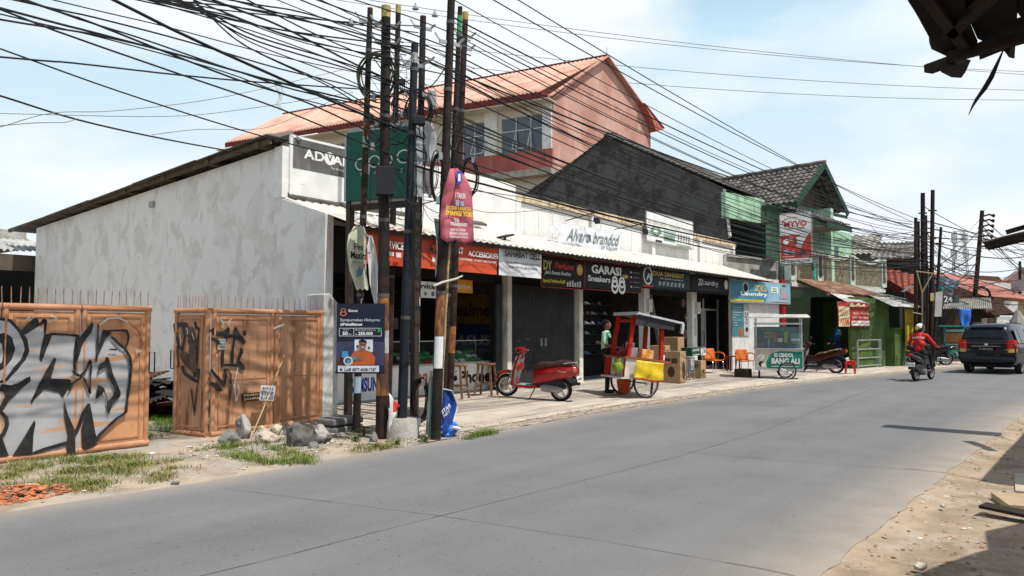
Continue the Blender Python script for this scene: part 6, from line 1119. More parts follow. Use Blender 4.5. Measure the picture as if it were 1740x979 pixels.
st = scooter('shiny red retro scooter with brown seat parked before the closed black shutters', c0, hd, redp, brnseat, roll=R(-4), steer=R(25))
st.rotation_euler = (Matrix.Rotation(hd,3,'Z') @ Matrix.Rotation(R(-2.8),3,'Y') @ Matrix.Rotation(R(-4),3,'X')).to_euler()
pn3 = Panel((-.58,.172,.62),(-1,0,0),.20,.05,(0,0,1)); pn3.text('Scoopy', 0,0,1,1, SIGNW, 0, .3); pn3.done(st, 'badge', world=False)
Pr = gs(1421,634); Pr.z = 0; hd = R(86)
scooter('dark motorbike with patterned seat parked under the rusty awning beside the red stool', Pr+V((math.cos(hd),math.sin(hd),0))*.60, hd, M('bike dark maroon', (.05,.012,.012), .3), M('patterned seat', (.30,.17,.08), .7, (.04,.03,.03), scale=12), style='bike', roll=R(-5))
Pr = g(1607,621); hd = R(120)
scooter('dark motorbike with white rear fender parked beyond the far pole cluster', Pr+V((math.cos(hd),math.sin(hd),0))*.60, hd, bkpaint, bkseat, style='bike', roll=R(-5))
# ================= people =================
def person(label, loc, rz, segs, mats, heads, voxel=.008, rot=None):
    """segs: (a, b, ra, rb, material index); one remeshed continuous surface, x forward, y left"""
    t = thing('person', label, 'person', loc, rz); mb = MB()
    for a, b, ra, rb, m in segs:
        a, b = V(a), V(b); n = max(2, int((b-a).length/.06))
        mb.tube([a.lerp(b, i/n) for i in range(n+1)], [ra+(rb-ra)*i/n for i in range(n+1)], 12); mb.ell(a, ra*1.0, n=12); mb.ell(b, rb*1.0, n=12)
    for c, r_, m in heads: mb.ell(c, r_, n=16)
    me = bpy.data.meshes.new('body'); me.from_pydata([tuple(p) for p in mb.v], [], mb.f); o = bpy.data.objects.new('body', me); COL.objects.link(o)
    md = o.modifiers.new('r','REMESH'); md.mode = 'VOXEL'; md.voxel_size = voxel; s_ = o.modifiers.new('s','SMOOTH'); s_.factor = .5; s_.iterations = 4
    bpy.context.view_layer.update(); me2 = bpy.data.meshes.new_from_object(o.evaluated_get(bpy.context.evaluated_depsgraph_get())); o.modifiers.clear(); o.data = me2; bpy.data.meshes.remove(me)
    me2.materials.clear(); [me2.materials.append(m) for m in mats]; me2.name = 'body'
    S = [(V(a), V(b), ra, rb, m) for a, b, ra, rb, m in segs]+[(V(c), V(c), min(r_), min(r_), m) for c, r_, m in heads]
    for p in me2.polygons:
        c = p.center; best = 1e9; bi = 0
        for a, b, ra, rb, m in S:
            d = b-a; u = inside((c-a).dot(d)/max(d.length_squared,1e-9), 0, 1); k = (c-(a+d*u)).length/(ra+(rb-ra)*u)
            if k < best: best = k; bi = m
        p.material_index = bi; p.use_smooth = True
    o.parent = t; WM[o] = WM[t]; return t
def hand(w_, d, up, side, r=.0095, curl=.4, m=0):   # wrist point, pointing direction, back-of-hand direction
    d = V(d).normalized(); up = V(up).normalized(); s_ = d.cross(up)*side; w_ = V(w_); palm = w_+d*.09; S = [(w_, palm, .028, .030, m), (w_+s_*.015, palm+s_*.025, .02, .018, m), (w_-s_*.015, palm-s_*.025, .02, .018, m)]
    for k, l in enumerate((.068,.078,.073,.058)):
        b = palm+s_*(.033-.022*k); e = (d-up*curl).normalized(); p1 = b+e*l*.5; e2 = (d-up*curl*2.6).normalized(); S += [(b, p1, r, r*.9, m), (p1, p1+e2*l*.5, r*.9, r*.75, m)]
    th_ = w_+d*.03+s_*.03; p1 = th_+(d*.6+s_*.8).normalized()*.04; S += [(th_, p1, r*1.3, r*1.1, m), (p1, p1+(d+s_*.2-up*.3).normalized()*.03, r*1.1, r*.85, m)]; return S
skin = M('warm brown skin', (.25,.12,.07), .55, (.21,.10,.06)); hairb = M('black hair', (.012,.011,.011), .6); shG = M('mint shirt', (.38,.72,.50), .8, (.48,.78,.60), scale=5); apr = M('black apron', (.02,.02,.022), .8); trs = M('black trousers', (.022,.022,.026), .85); shoe = M('dark sandal', (.03,.025,.022), .7)
Pv = gs(1031,667)
segs = [((0,.09,.92),(0.02,.10,.50),.095,.068,2),((.02,.10,.50),(-.01,.11,.09),.062,.046,2),((0,-.09,.92),(.05,-.10,.50),.095,.068,2),((.05,-.10,.50),(.03,-.12,.09),.062,.046,2),
 ((-.03,.11,.035),(.13,.125,.03),.036,.032,3),((.0,-.12,.035),(.17,-.14,.03),.036,.032,3),
 ((0,.06,.95),(0,-.06,.95),.115,.115,2),((0,0,.98),(0.0,0,1.2),.125,.13,1),((0,.07,1.15),(0,-.07,1.15),.105,.105,1),((-.01,.12,1.36),(-.01,-.12,1.36),.075,.075,1),((0,0,1.2),(0,0,1.36),.13,.10,1),((0,0,1.38),(.015,0,1.48),.05,.048,0),
 ((-.01,.17,1.37),(.02,.24,1.16),.062,.056,1),((.02,.24,1.16),(.04,.25,1.10),.045,.042,0),((.04,.25,1.10),(.26,.14,1.03),.042,.027,0),
 ((-.01,-.17,1.37),(.03,-.24,1.16),.062,.056,1),((.03,-.24,1.16),(.05,-.25,1.10),.045,.042,0),((.05,-.25,1.10),(.30,-.16,1.05),.042,.027,0)]
segs += hand((.27,.135,1.03),(1,-.3,-.1),(0,.2,1),-1)+hand((.31,-.155,1.05),(1,.15,-.05),(0,-.2,1),1)
hd_ = [((.02,0,1.585),(.088,.073,.105),0),((.055,0,1.535),(.052,.05,.055),0),((.108,0,1.57),(.016,.014,.024),0),((.02,.075,1.58),(.018,.012,.03),0),((.02,-.075,1.58),(.018,.012,.03),0),((.09,0,1.525),(.014,.026,.012),0)]
vend = person('man in a mint green shirt and black apron tending the red food cart', Pv, R(-72), segs, [skin, shG, trs, shoe, apr], hd_)
mb = MB(); mb.ell((-.005,0,1.62),(.10,.083,.088), n=18); mb.v = [v for v in mb.v]; mb.ell((-.05,0,1.57),(.05,.078,.075), n=14); mb.build('hair', hairb, vend, smooth='auto')
for s_ in (-1,1): mb = MB(); mb.ell((.098,s_*.03,1.59),(.008,.013,.008), n=8); mb.build('eye', BLACK, vend, smooth='auto')
mb = MB(); mb.loft([[V((.045+.105*math.cos(a)*(1 if z > .9 else 1.08),.15*math.sin(a),z)) for a in [R(-70+14*i) for i in range(11)]]+[V((.03+.09*math.cos(a),.135*math.sin(a),z)) for a in [R(70-14*i) for i in range(11)]] for z in (.55,.75,.95,1.12,1.28)]); mb.build('apron', apr, vend, smooth='auto')
mb = MB(); mb.ell((-.10,.18,.93),(.05,.03,.10)); mb.build('cloth_rag', shG, vend, smooth='auto')
# rider
Pw = g(1556,648); hd = R(-9); base = Pw+V((math.cos(hd),math.sin(hd),0))*.60
scooter('black scooter ridden by the person in red on the road', base, hd, bkpaint, bkseat, style='dark')
rj = M('red jacket', (.55,.02,.015), .6, (.48,.015,.012)); bkp = M('black riding trousers', (.02,.02,.022), .8)
segs = [((-.28,.09,.84),(.12,.17,.80),.095,.07,2),((.12,.17,.80),(.17,.16,.40),.062,.045,2),((-.28,-.09,.84),(.12,-.17,.80),.095,.07,2),((.12,-.17,.80),(.15,-.20,.40),.062,.045,2),((.15,.16,.345),(.30,.16,.325),.036,.032,3),((.13,-.20,.345),(.28,-.20,.325),.036,.032,3),
 ((-.28,.06,.88),(-.28,-.06,.88),.125,.125,2),((-.29,0,.93),(-.24,0,1.15),.14,.14,1),((-.27,.08,1.08),(-.27,-.08,1.08),.11,.11,1),((-.20,.14,1.33),(-.20,-.14,1.33),.078,.078,1),((-.24,0,1.15),(-.20,0,1.33),.145,.11,1),((-.19,0,1.36),(-.15,0,1.46),.055,.05,1),
 ((-.20,.19,1.33),(-.08,.34,1.10),.066,.052,1),((-.08,.34,1.10),(.18,.34,1.00),.05,.036,1),((-.20,-.19,1.33),(-.08,-.34,1.10),.066,.052,1),((-.08,-.34,1.10),(.18,-.34,1.00),.05,.036,1)]
segs += hand((.17,.34,1.005),(1,0,-.1),(0,0,1),1,curl=1.0)+hand((.17,-.34,1.005),(1,0,-.1),(0,0,1),-1,curl=1.0)
rid = person('person in a bright red jacket and black and white helmet riding away', base, hd, segs, [skin, rj, bkp, shoe], [((-.13,0,1.53),(.09,.075,.105),0)])
hm = M('helmet white black', (.72,.72,.70), .3, (.03,.03,.03), scale=5, lo=.50, hi=.52); mb = MB(); mb.ell((-.14,0,1.56),(.145,.125,.14), n=22); mb.build('helmet', hm, rid, smooth='auto')
mb = MB(); mb.box(-.288,-.27,.01,.07,1.50,1.62); mb.build('helmet_patch', M('acid yellow', (.50,.65,.03), .5), rid)
mb = MB(); mb.tube([(-.36,.12,1.34),(-.395,.0,1.2),(-.37,-.13,.98)], .012, 6); mb.build('bag_strap', blkp, rid); mb = MB(); mb.ell((-.42,.20,.98),(.06,.11,.09)); mb.build('shoulder_bag', blkp, rid, smooth='auto')
for z in (1.285,1.25): mb = MB(); mb.tube([(-.275-.0,-.17,z+.0),(-.335,-.08,z+.005),(-.345,.06,z),(-.30,.17,z)], .008, 5); mb.build('reflective_stripe', SIGNW, rid)
# woman in blue behind the motorbike
vb = M('teal headscarf', (.01,.10,.16), .8, (.01,.07,.12)); bb = M('blue long dress', (.02,.05,.20), .8, (.015,.03,.13))
Pq = g(1424,624); 
segs = [((0,.08,.9),(0,.1,.08),.13,.17,1),((0,-.08,.9),(0,-.1,.08),.13,.17,1),((0,0,.4),(0,0,.05),.18,.2,1),((.0,.05,.95),(.0,-.05,.95),.15,.15,1),((0,0,.95),(.03,0,1.25),.16,.15,1),((.03,.1,1.28),(.03,-.1,1.28),.09,.09,2),((.03,.17,1.28),(.1,.22,1.05),.06,.05,2),((.1,.22,1.05),(.28,.15,.95),.045,.03,1),((.03,-.17,1.28),(.1,-.22,1.05),.06,.05,2),((.1,-.22,1.05),(.28,-.15,.95),.045,.03,1),((.03,0,1.3),(.05,0,1.42),.10,.09,2),((.05,.05,.05),(.18,.06,.03),.035,.03,3)]
segs += hand((.28,.15,.95),(1,0,-.2),(0,0,1),1)+hand((.28,-.15,.95),(1,0,-.2),(0,0,1),-1)
wm = person('woman in a teal headscarf and long blue dress standing in the shade behind the motorbike', Pq, R(150), segs, [skin, bb, vb, shoe], [((.06,0,1.50),(.10,.095,.12),2),((.10,0,1.49),(.065,.055,.075),0),((-.02,0,1.38),(.13,.15,.14),2)])
# ================= food cart (red) =================
cr_ = M('cart red', (.45,.02,.012), .4, (.36,.02,.015)); cwh = M('cart white panel', (.62,.60,.56), .6, (.48,.45,.42)); cyl = M('yellow banner', (.70,.52,.02), .55, (.55,.38,.02), scale=5); dkroof = M('dark cart roof', (.04,.042,.045), .7)
W1, W2 = gs(1098,677), gs(1058,669); ax = (W2-W1); ax.z = 0; L_ax = ax.length; ay = ax.normalized(); mid = (W1+W2)/2; rzc = math.atan2(ay.y, ay.x)-R(90)
cart = thing('food_cart', 'red and white food cart with yellow banner and dark roof, tilted on bicycle wheels', 'food cart', (mid.x, mid.y, SWZ(mid.y)), rzc)
TL_ = Matrix.Translation((0,0,.31)) @ Matrix.Rotation(R(7),4,'Y') @ Matrix.Translation((0,0,-.31))
hwid = .46
for s_ in (-1,1):
    mb = MB(); Rw = Matrix.Rotation(R(90),3,'X'); mb.lathe([(.285,-.018),(.305,-.02),(.32,0),(.305,.02),(.285,.018),(.285,-.018)], (0,s_*(L_ax/2),.32), Rw, 30, cap=False); o = mb.build('wheel', RUBBER, cart, smooth='auto')
    m2 = MB(); m2.lathe([(.27,-.012),(.288,-.015),(.288,.015),(.27,.012),(.27,-.012)], (0,s_*(L_ax/2),.32), Rw, 30, cap=False); m2.lathe([(0,-.04),(.03,-.04),(.03,.04),(0,.04)], (0,s_*(L_ax/2),.32), Rw, 10)
    for k in range(16): a = k*math.pi/8; m2.tube([(.03*math.cos(a),s_*(L_ax/2)+.02*(-1)**k,.32+.03*math.sin(a)),(.275*math.cos(a),s_*(L_ax/2),.32+.275*math.sin(a))], .003, 4)
    m2.build('rim', STEEL, o)
mb = MB(TL_); mb.box(-.52,.44,-hwid,hwid,.38,.82); mb.box(-.60,-.522,-hwid-.02,hwid+.02,.36,.40); mb.build('cabinet', cwh, cart)
mb = MB(TL_); mb.box(-.56,.54,-hwid-.03,hwid+.03,.825,.86); mb.build('counter', M('cart counter', (.35,.12,.05), .5), cart)
mb = MB(TL_); mb.box(-.535,-.523,.20,hwid,.42,.80); mb.box(-.535,-.523,-hwid,-.40,.42,.80); mb.build('red_panel', cr_, cart)
mb = MB(TL_); mb.box(-.53,-.523,-.10,-.085,.42,.80); mb.box(-.53,-.523,.18,.19,.40,.82); mb.build('panel_seam', BLACK, cart)
posts_ = [(-.42,-.36),(-.42,.36),(.42,-.36),(.42,.36)]
for x, y in posts_: mb = MB(TL_); mb.beam((x,y,.84),(x*(.86),y*.95,1.78),.075,.08); mb.build('post', cr_, cart)
mb = MB(TL_); mb.beam((-.37,-.35,1.66),(-.37,.35,1.66),.05,.05); mb.beam((-.37,-.35,1.66),(.37,-.35,1.62),.05,.12); mb.beam((.37,-.35,1.66),(.37,.35,1.66),.05,.05); mb.beam((-.40,-.36,.93),(-.40,.36,.93),.06,.10); mb.build('top_rail', cr_, cart)
mb = MB(TL_ @ Matrix.Rotation(R(4),4,'Y')); mb.box(-.50,.68,-.52,.52,1.78,1.81); mb.build('roof', dkroof, cart)
mb = MB(TL_ @ Matrix.Rotation(R(4),4,'Y')); mb.box(-.53,-.50,-.54,.54,1.75,1.82); mb.box(-.50,.68,-.545,-.52,1.77,1.815); mb.box(.64,.70,-.56,-.50,1.56,1.78); mb.box(-.2,.4,-.53,.52,1.812,1.818); mb.build('roof_edge', M('torn silver edge', (.55,.56,.57), .5), cart)
mb = MB(TL_); mb.box(-.40,.60,-.50,-.49,1.56,1.76); mb.build('valance', dkroof, cart)
rag('yellow_banner', None, None, [WM[cart] @ TL_ @ V((-.34,-hwid-.13,.80)), WM[cart] @ TL_ @ V((.36,-hwid-.13,.80)), WM[cart] @ TL_ @ V((.34,-hwid-.15,.38)), WM[cart] @ TL_ @ V((-.36,-hwid-.15,.38))], [cyl, M('banner orange red', (.60,.12,.04), .6)], parent=cart, bands=lambda u, v: 1 if v > .8 else 0, amp=.03)
mb = MB(TL_); mb.tube([(.5,-.3,.80),(.72,-.3,.84)], .016, 6); mb.tube([(.5,.3,.80),(.72,.3,.84)], .016, 6); mb.tube([(-.95,-.3,.80),(-.95,.3,.80)], .016, 6) if False else None; mb.build('handle', cr_, cart)
mb = MB(TL_); mb.beam((.35,-.2,.5),(.35,-.2,.02),.04); mb.beam((0,-L_ax/2+.02,.32),(0,L_ax/2-.02,.32),.03); mb.build('leg', BLACK, cart)
def incart(p): return WM[cart] @ TL_ @ V(p)
q = incart((-.66,-.40,.50)); t = thing('gas_cylinder', 'squat lime green gas cylinder hanging on the corner of the red cart', 'gas cylinder', q); gcy = M('lime green paint', (.22,.29,.03), .5, (.15,.20,.03), scale=9); mb = MB()
mb.lathe([(.0,.0),(.09,.0),(.115,.03),(.125,.07),(.125,.13),(.11,.18),(.06,.21),(.045,.22),(0,.22)], q, n=22); mb.build('tank', gcy, t, world=True, smooth='auto')
mb = MB(); mb.lathe([(.065,.19),(.072,.19),(.072,.29),(.065,.29),(.065,.19)], q, n=18, cap=False); mb.build('collar', gcy, t, world=True, smooth='auto'); mb = MB(); mb.tube([q+V((0,0,.27)), q+V((0,0,.40)), q+V((.1,-.05,.46)), q+V((.35,-.12,.40))], .012, 6); mb.build('hose', BLACK, t, world=True)
q = incart((0,.1,.42)); 
t = thing('bucket', 'red plastic bucket hanging under the red cart', 'bucket', WM[cart] @ V((-.1,.28,.06))); c = WM[cart] @ V((-.1,.28,.06)); mb = MB(); mb.lathe([(.0,0),(.13,0),(.17,.30),(.16,.30),(.12,.02),(0,.02)], c, n=20); mb.build('body', M('bucket red orange', (.50,.07,.02), .45), t, world=True, smooth='auto'); mb = MB(); mb.tube([c+V((-.17*math.cos(a)*1,0,.30+.16*math.sin(a))) for a in [math.pi*i/8 for i in range(9)]], .005, 5); mb.build('bucket_handle', STEEL, t, world=True)
for (p, s3_, m, lab, nm_) in (((.05,-.32,.862),(.30,.14,.20),M('orange carton', (.62,.20,.02), .5, (.7,.5,.2), scale=8),'orange and white printed carton standing on the cart counter','carton'),((-.20,-.1,.862),(.22,.20,.22),SIGNW,'white styrofoam box inside the red cart','foam_box'),((-.22,-.05,1.09),(.16,.14,.10),M('cream carton', (.6,.5,.4), .6),'small cream carton stacked inside the red cart','carton'),((.46,-.3,.862),(.10,.14,.12),SIGNW,'small white box at the right end of the cart counter','small_box'),((.1,.15,.862),(.2,.2,.16),M('stainless tub', (.4,.4,.42), .3, metal=.6),'steel tub inside the red cart','tub')):
    mb = MB(WM[cart] @ TL_); mb.box(p[0]-s3_[0]/2,p[0]+s3_[0]/2,p[1]-s3_[1]/2,p[1]+s3_[1]/2,p[2]+.003,p[2]+s3_[2]); tag(mb.build(nm_, m, bevel=.008), lab, 'box')
for k, (x, y, m, r_) in enumerate(((-.36,-.25,'bottle green',.035),(-.34,-.12,'sauce red',.03),(-.36,.02,'sauce red',.03))):
    mb = MB(WM[cart] @ TL_); mb.lathe([(0,0),(r_,0),(r_,.15),(r_*.4,.2),(r_*.4,.26),(0,.26)], (x,y,.865), n=12); tag(mb.build('bottle', M(m, (.03,.12,.04) if k == 0 else (.4,.03,.02), .25), smooth='auto'), ('green glass','red sauce','second red sauce')[k]+' bottle standing on the cart counter', 'bottle')
# ================= boxes in front of the appliance shop =================
card = M('cardboard', (.42,.27,.15), .85, (.36,.23,.12), scale=2); prt = M('carton print', (.09,.05,.03), .8)
def carton(P, w_, d_, h_, rz_, label, name='cardboard_box', prints=(), mat=None, cat='box'):
    t = thing(name, label, cat, P, rz_); mb = MB(); mb.box(-w_/2,w_/2,-d_/2,d_/2,0,h_); mb.build('body', mat or card, t, bevel=.006); mb = MB(); mb.box(-w_/2+.0,w_/2,-.025,.025,h_+.002,h_+.004); mb.build('tape', M('packing tape', (.50,.38,.24), .4), t)
    pw_2 = Panel((-w_/2,d_/2,0),(0,-1,0),d_,h_); pf = Panel((-w_/2,-d_/2,0),(1,0,0),w_,h_)
    for (pp_, kind, u0, v0, u1, v1) in prints:
        P_ = pw_2 if pp_ == 'L' else pf
        (P_.disc((u0+u1)/2,(v0+v1)/2,(u1-u0)/2,prt,ry=(v1-v0)/2) if kind == 'o' else P_.rect(u0,v0,u1,v1,prt) if kind == 'r' else P_.text(kind,u0,v0,u1,v1,prt,.02))
    for P_, nm_ in ((pw_2,'side_print'),(pf,'front_print')): P_.done(t, nm_, world=False)
    return t
carton(gs(1146,650), .46, .52, .86, R(5), 'tall brown cardboard carton standing nearest the kerb by the cart', prints=(('L','r',.15,.62,.45,.78),('L','r',.52,.62,.85,.78),('L','o',.3,.18,.7,.52),('F','o',.3,.1,.8,.7)))
b2 = gs(1122,644); carton(b2, .45, .5, .55, R(0), 'plain brown carton half hidden behind the tall carton')
carton(b2+V((0,.0,.552)), .42, .46, .42, R(8), 'brown carton stacked on the half hidden one behind the cart', prints=(('F','r',.2,.5,.7,.7),))
carton(gs(1150,640)+V((.2,.2,0)), .5, .5, 1.2, R(3), 'brown carton tower at the shop entrance behind the tall carton')
b5 = gs(1184,642); carton(b5, .40, .42, .52, R(4), 'small brown carton under the light bulb carton', prints=(('L','II',.55,.6,.8,.8),('F','r',.3,.3,.7,.5)))
t = thing('display_stand', 'grey metal stand with a pale panel beside the tall carton', 'stand', gs(1169,645)); c = gs(1169,645); mb = MB()
for dx in (-.16,.16):
    for dy in (-.12,.12): mb.box(c.x+dx-.015,c.x+dx+.015,c.y+dy-.015,c.y+dy+.015,c.z,c.z+.66)
mb.box(c.x-.18,c.x+.18,c.y-.14,c.y+.14,c.z+.64,c.z+.66); mb.box(c.x-.18,c.x+.18,c.y-.14,c.y+.14,c.z+.2,c.z+.22); mb.build('frame', M('grey stand', (.28,.29,.30), .5), t, world=True); mb = MB(); mb.box(c.x-.17,c.x-.16,c.y-.1,c.y+.1,c.z+.28,c.z+.6); mb.box(c.x-.1,c.x+.1,c.y-.14,c.y-.13,c.z+.28,c.z+.6); mb.build('panel', M('pale blue panel', (.45,.52,.56), .5), t, world=True)
grc = M('dark green carton', (.02,.09,.045), .5); c = gs(1178,642); t = carton(c+V((-.0,-.02,.67)), 1.0, .34, .24, R(0), 'long dark green and white light bulb carton lying across the stand', mat=grc)
pf = Panel((-.5,-.175,0),(1,0,0),1.0,.24); pf.rect(.62,0,.98,.95,SIGNW).disc(.75,.62,.07,grc).disc(.75,.62,.055,SIGNW).rect(.73,.2,.77,.4,grc).text('LONGLIFE', .05,.55,.5,.85, SIGNW,.02).rect(.04,.1,.5,.2,SIGNW).text('LAMP', .84,.3,.95,.7,grc); pf.done(t, 'front_print', world=False)
# plastic chairs
def chair(P, rz_, label):
    t = thing('plastic_chair', label, 'chair', P, rz_, group=None); om = M('orange plastic', (.62,.16,.03), .45, (.55,.13,.025)); mb = MB()
    K = 8; vs = []
    for i in range(K+1):
        for j in range(K+1): u, v = i/K-.5, j/K-.5; vs.append((u*.44, v*.46, .42+.03*(4*u*u*0+4*v*v)-.01*math.cos(u*4)))
    mb.add(vs, [(i*(K+1)+j, (i+1)*(K+1)+j, (i+1)*(K+1)+j+1, i*(K+1)+j+1) for i in range(K) for j in range(K)]); o = mb.build('seat', om, t, smooth='all'); o.modifiers.new('s','SOLIDIFY').thickness = .022
    mb = MB(); vs = []
    for i in range(K+1):
        for j in range(K+1): u, v = i/K, j/K-.5; vs.append((-.22-.10*u+.05*(4*v*v)*u, v*(.46-.10*u*u), .44+.36*u))
    mb.add(vs, [(i*(K+1)+j, i*(K+1)+j+1, (i+1)*(K+1)+j+1, (i+1)*(K+1)+j) for i in range(K) for j in range(K)]); o = mb.build('backrest', om, t, smooth='all'); o.modifiers.new('s','SOLIDIFY').thickness = .02
    for s_ in (-1,1):
        mb = MB(); mb.tube([(-.27,s_*.22,.66),(-.1,s_*.25,.68),(.10,s_*.26,.66),(.20,s_*.255,.60),(.22,s_*.24,.43)], .020, 8); mb.build('armrest', om, t, smooth='all')
        for x in (-.19,.19): mb = MB(); mb.tube([(x,s_*.20,.42),(x*1.1,s_*.22,.0)], .013, 7); mb.build('leg', CHROME, t, smooth='all')
    return t
chair(gs(1214,634), R(-120), 'orange plastic armchair on metal legs right of the light bulb carton')
chair(gs(1266,635), R(-135), 'orange plastic armchair on metal legs behind the cendol cart')
t = thing('low_table', 'dark red low table in the shade between the two orange chairs', 'table', gs(1246,631)); c = gs(1246,631); rr2 = M('dark red plastic', (.16,.01,.012), .5); mb = MB(); mb.box(c.x-.2,c.x+.2,c.y-.2,c.y+.2,c.z+.5,c.z+.53); mb.build('top', rr2, t, world=True)
for dx in (-.16,.16):
    for dy in (-.16,.16): mb = MB(); mb.box(c.x+dx-.02,c.x+dx+.02,c.y+dy-.02,c.y+dy+.02,c.z,c.z+.5); mb.build('leg', rr2, t, world=True)
def stool_plastic(P, label, m):
    t = thing('plastic_stool', label, 'stool', P, R(15)); mb = MB(); mb.box(-.15,.15,-.15,.15,.43,.46); mb.build('top', m, t, bevel=.008)
    for sx_ in (-1,1):
        for sy in (-1,1): mb = MB(); mb.prism([(sx_*.15,sy*.15,.43),(sx_*.15,sy*.07,.43),(sx_*.175,sy*.12,0),(sx_*.175,sy*.175,0)], (-sx_*.02,0,0)); mb.prism([(sx_*.15,sy*.15,.43),(sx_*.07,sy*.15,.43),(sx_*.12,sy*.175,0),(sx_*.175,sy*.175,0)], (0,-sy*.02,0)); mb.build('leg', m, t)
    mb = MB()
    for s_ in (-1,1): mb.box(-.15,.15,s_*.158-.008,s_*.158+.008,.33,.43); mb.box(s_*.158-.008,s_*.158+.008,-.15,.15,.33,.43); mb.box(-.15,.15,s_*.17-.008,s_*.17+.008,.12,.17)
    mb.build('apron', m, t)
stool_plastic(g(1445,636), 'bright red plastic stool beside the parked dark motorbike', M('bright red plastic', (.60,.02,.02), .4))
# wooden stools before the phone counter
wd = M('stool wood', (.24,.14,.08), .7, (.16,.09,.05), scale=8)
for (x, y, lab) in ((826,672,'wooden bar stool right in front of the iPhone panel'),(776,677,'wooden bar stool half hidden behind the rightmost rusty pole')):
    P = gs(x,y); P.z = max(P.z,.09); t = thing('wooden_stool', lab, 'stool', P, R(20)); mb = MB(); mb.box(-.17,.17,-.17,.17,.66,.70); mb.build('seat', wd, t, bevel=.005)
    for sx_ in (-1,1):
        for sy in (-1,1): mb = MB(); mb.beam((sx_*.13,sy*.13,.66),(sx_*.20,sy*.20,0),.04); mb.build('leg', wd, t)
    mb = MB()
    for s_ in (-1,1): mb.beam((-.17,s_*.185,.2),(.17,s_*.185,.2),.03); mb.beam((s_*.18,-.17,.26),(s_*.18,.17,.26),.03)
    mb.build('stretcher', wd, t)
# shoes on the back wall of the sneaker shop
rs = random.Random(9); t = thing('shoe_rack', 'wall rack of thin shelves in the dim sneaker shop', 'shelf', (19.2,13.6,.1)); mb = MB()
for k in range(6): mb.box(17.7,20.9,12.4,12.62,.75+k*.3,.765+k*.3)
mb.build('shelf', M('dim shelf', (.05,.045,.04), .8), t, world=True); mb = MB(); mb.box(17.6,21.1,12.64,12.7,.1,3.3); mb.build('backing', DARK, t, world=True)
for r_ in range(6):
    for c_ in range(9):
        if rs.random() < .25: continue
        m = rs.choice([SIGNW, M('sneaker grey', (.3,.3,.32), .6), M('sneaker tan', (.35,.22,.15), .6), M('sneaker blue', (.1,.15,.3), .6), M('sneaker black', (.03,.03,.03), .6)]); mb = MB(Matrix.Translation((17.95+c_*.34+rs.uniform(-.03,.03),12.5,.766+r_*.3)) @ Matrix.Rotation(rs.uniform(-.4,.4),4,'Z'))
        mb.loft([ring(-.13,.03,0,.09,10), ring(-.10,.04,0,.11,10), ring(-.03,.042,0,.10,10), ring(.05,.045,0,.06,10), ring(.12,.04,0,.05,10), ring(.15,.015,.01,.03,10)]); tag(mb.build('sneaker', m, smooth='auto'), 'sneaker displayed on the rack in the dim sneaker shop', 'sneaker', 'sneakers on the rack')
# goods of the appliance shop
t = thing('goods_shelf', 'crowded metal shelf inside the appliance shop', 'shelf', (22.9,12.9,.1)); mb = MB()
for k in range(5): mb.box(21.6,24.2,12.8,13.3,.4+k*.5,.42+k*.5)
for x in (21.6,22.9,24.15): mb.box(x,x+.04,12.8,12.84,.1,2.7)
mb.build('frame', M('shelf steel', (.16,.16,.17), .6), t, world=True)
for k in range(30):
    x = rs.uniform(21.7,23.9); s_ = rs.randint(0,4); h_ = rs.uniform(.15,.4); w_ = rs.uniform(.15,.35); mb = MB(); mb.box(x,x+w_,12.84+rs.uniform(0,.1),13.2,.425+.5*s_,.425+.5*s_+h_); tag(mb.build('boxed_appliance', rs.choice([card, M('white goods box', (.45,.45,.45), .5), M('grey goods', (.2,.2,.22), .5), M('blue goods', (.04,.08,.2), .5)]), bevel=.006), 'boxed appliance on the crowded shelf inside the appliance shop', 'box', 'boxes on the appliance shop shelf')
mb = MB(); mb.beam((22.3,11.9,3.2),(23.0,11.8,.9),.12,.06); tag(mb.build('leaning_board', M('grey plank', (.30,.28,.26), .8)), 'long grey plank leaning in the appliance shop doorway', 'plank')
for k, (x, y, r_) in enumerate(((1161,515,9),(1167,540,9),(1164,568,10))):
    c = py(x, y, 11.15); t = thing('fan_guard', ('top','middle','bottom')[k]+' round fan guard of the three hung on the white pillar', 'fan guard', c); rr_ = r_*.0155; mb = MB(); 
    for q in (1,.72,.45): mb.tube([c+V((rr_*q*math.cos(a),0,rr_*q*math.sin(a))) for a in [2*math.pi*i/18 for i in range(18)]], .006, 5, closed=True)
    for j in range(12): a = j*math.pi/6; mb.tube([c, c+V((rr_*math.cos(a),0,rr_*math.sin(a)))], .004, 4)
    mb.build('grille', M('fan grey', (.25,.24,.24), .5), t, world=True); mb = MB(); mb.lathe([(0,0),(.05,0),(.05,.03),(0,.03)], c, Matrix.Rotation(R(90),3,'X'), 12); mb.build('hub', [redp, M('fan hub yellow', (.5,.4,.1), .5), M('fan hub maroon', (.3,.05,.05), .5)][k], t, world=True)
# ================= cendol cart =================
al = M('cart aluminium', (.55,.56,.57), .4, (.45,.46,.47), metal=.3); cg = M('cart glass', (.25,.32,.33), .05); cg = glass('cart glass clear', (.25,.32,.33), .05, .25); tg = M('cart teal print', (.02,.20,.15), .5)
Pa = g(1288,637); Pb = g(1360,645); Pa = g(1296,636); ux2 = (Pb-Pa); ux2.z = 0; ux2.normalize(); ux2 = V((math.cos(R(-68)), math.sin(R(-68)), 0)); nx2 = V((ux2.y,-ux2.x,0))   # long face reads left->right, outward normal toward the camera
Lc = 1.38; Wc = .72
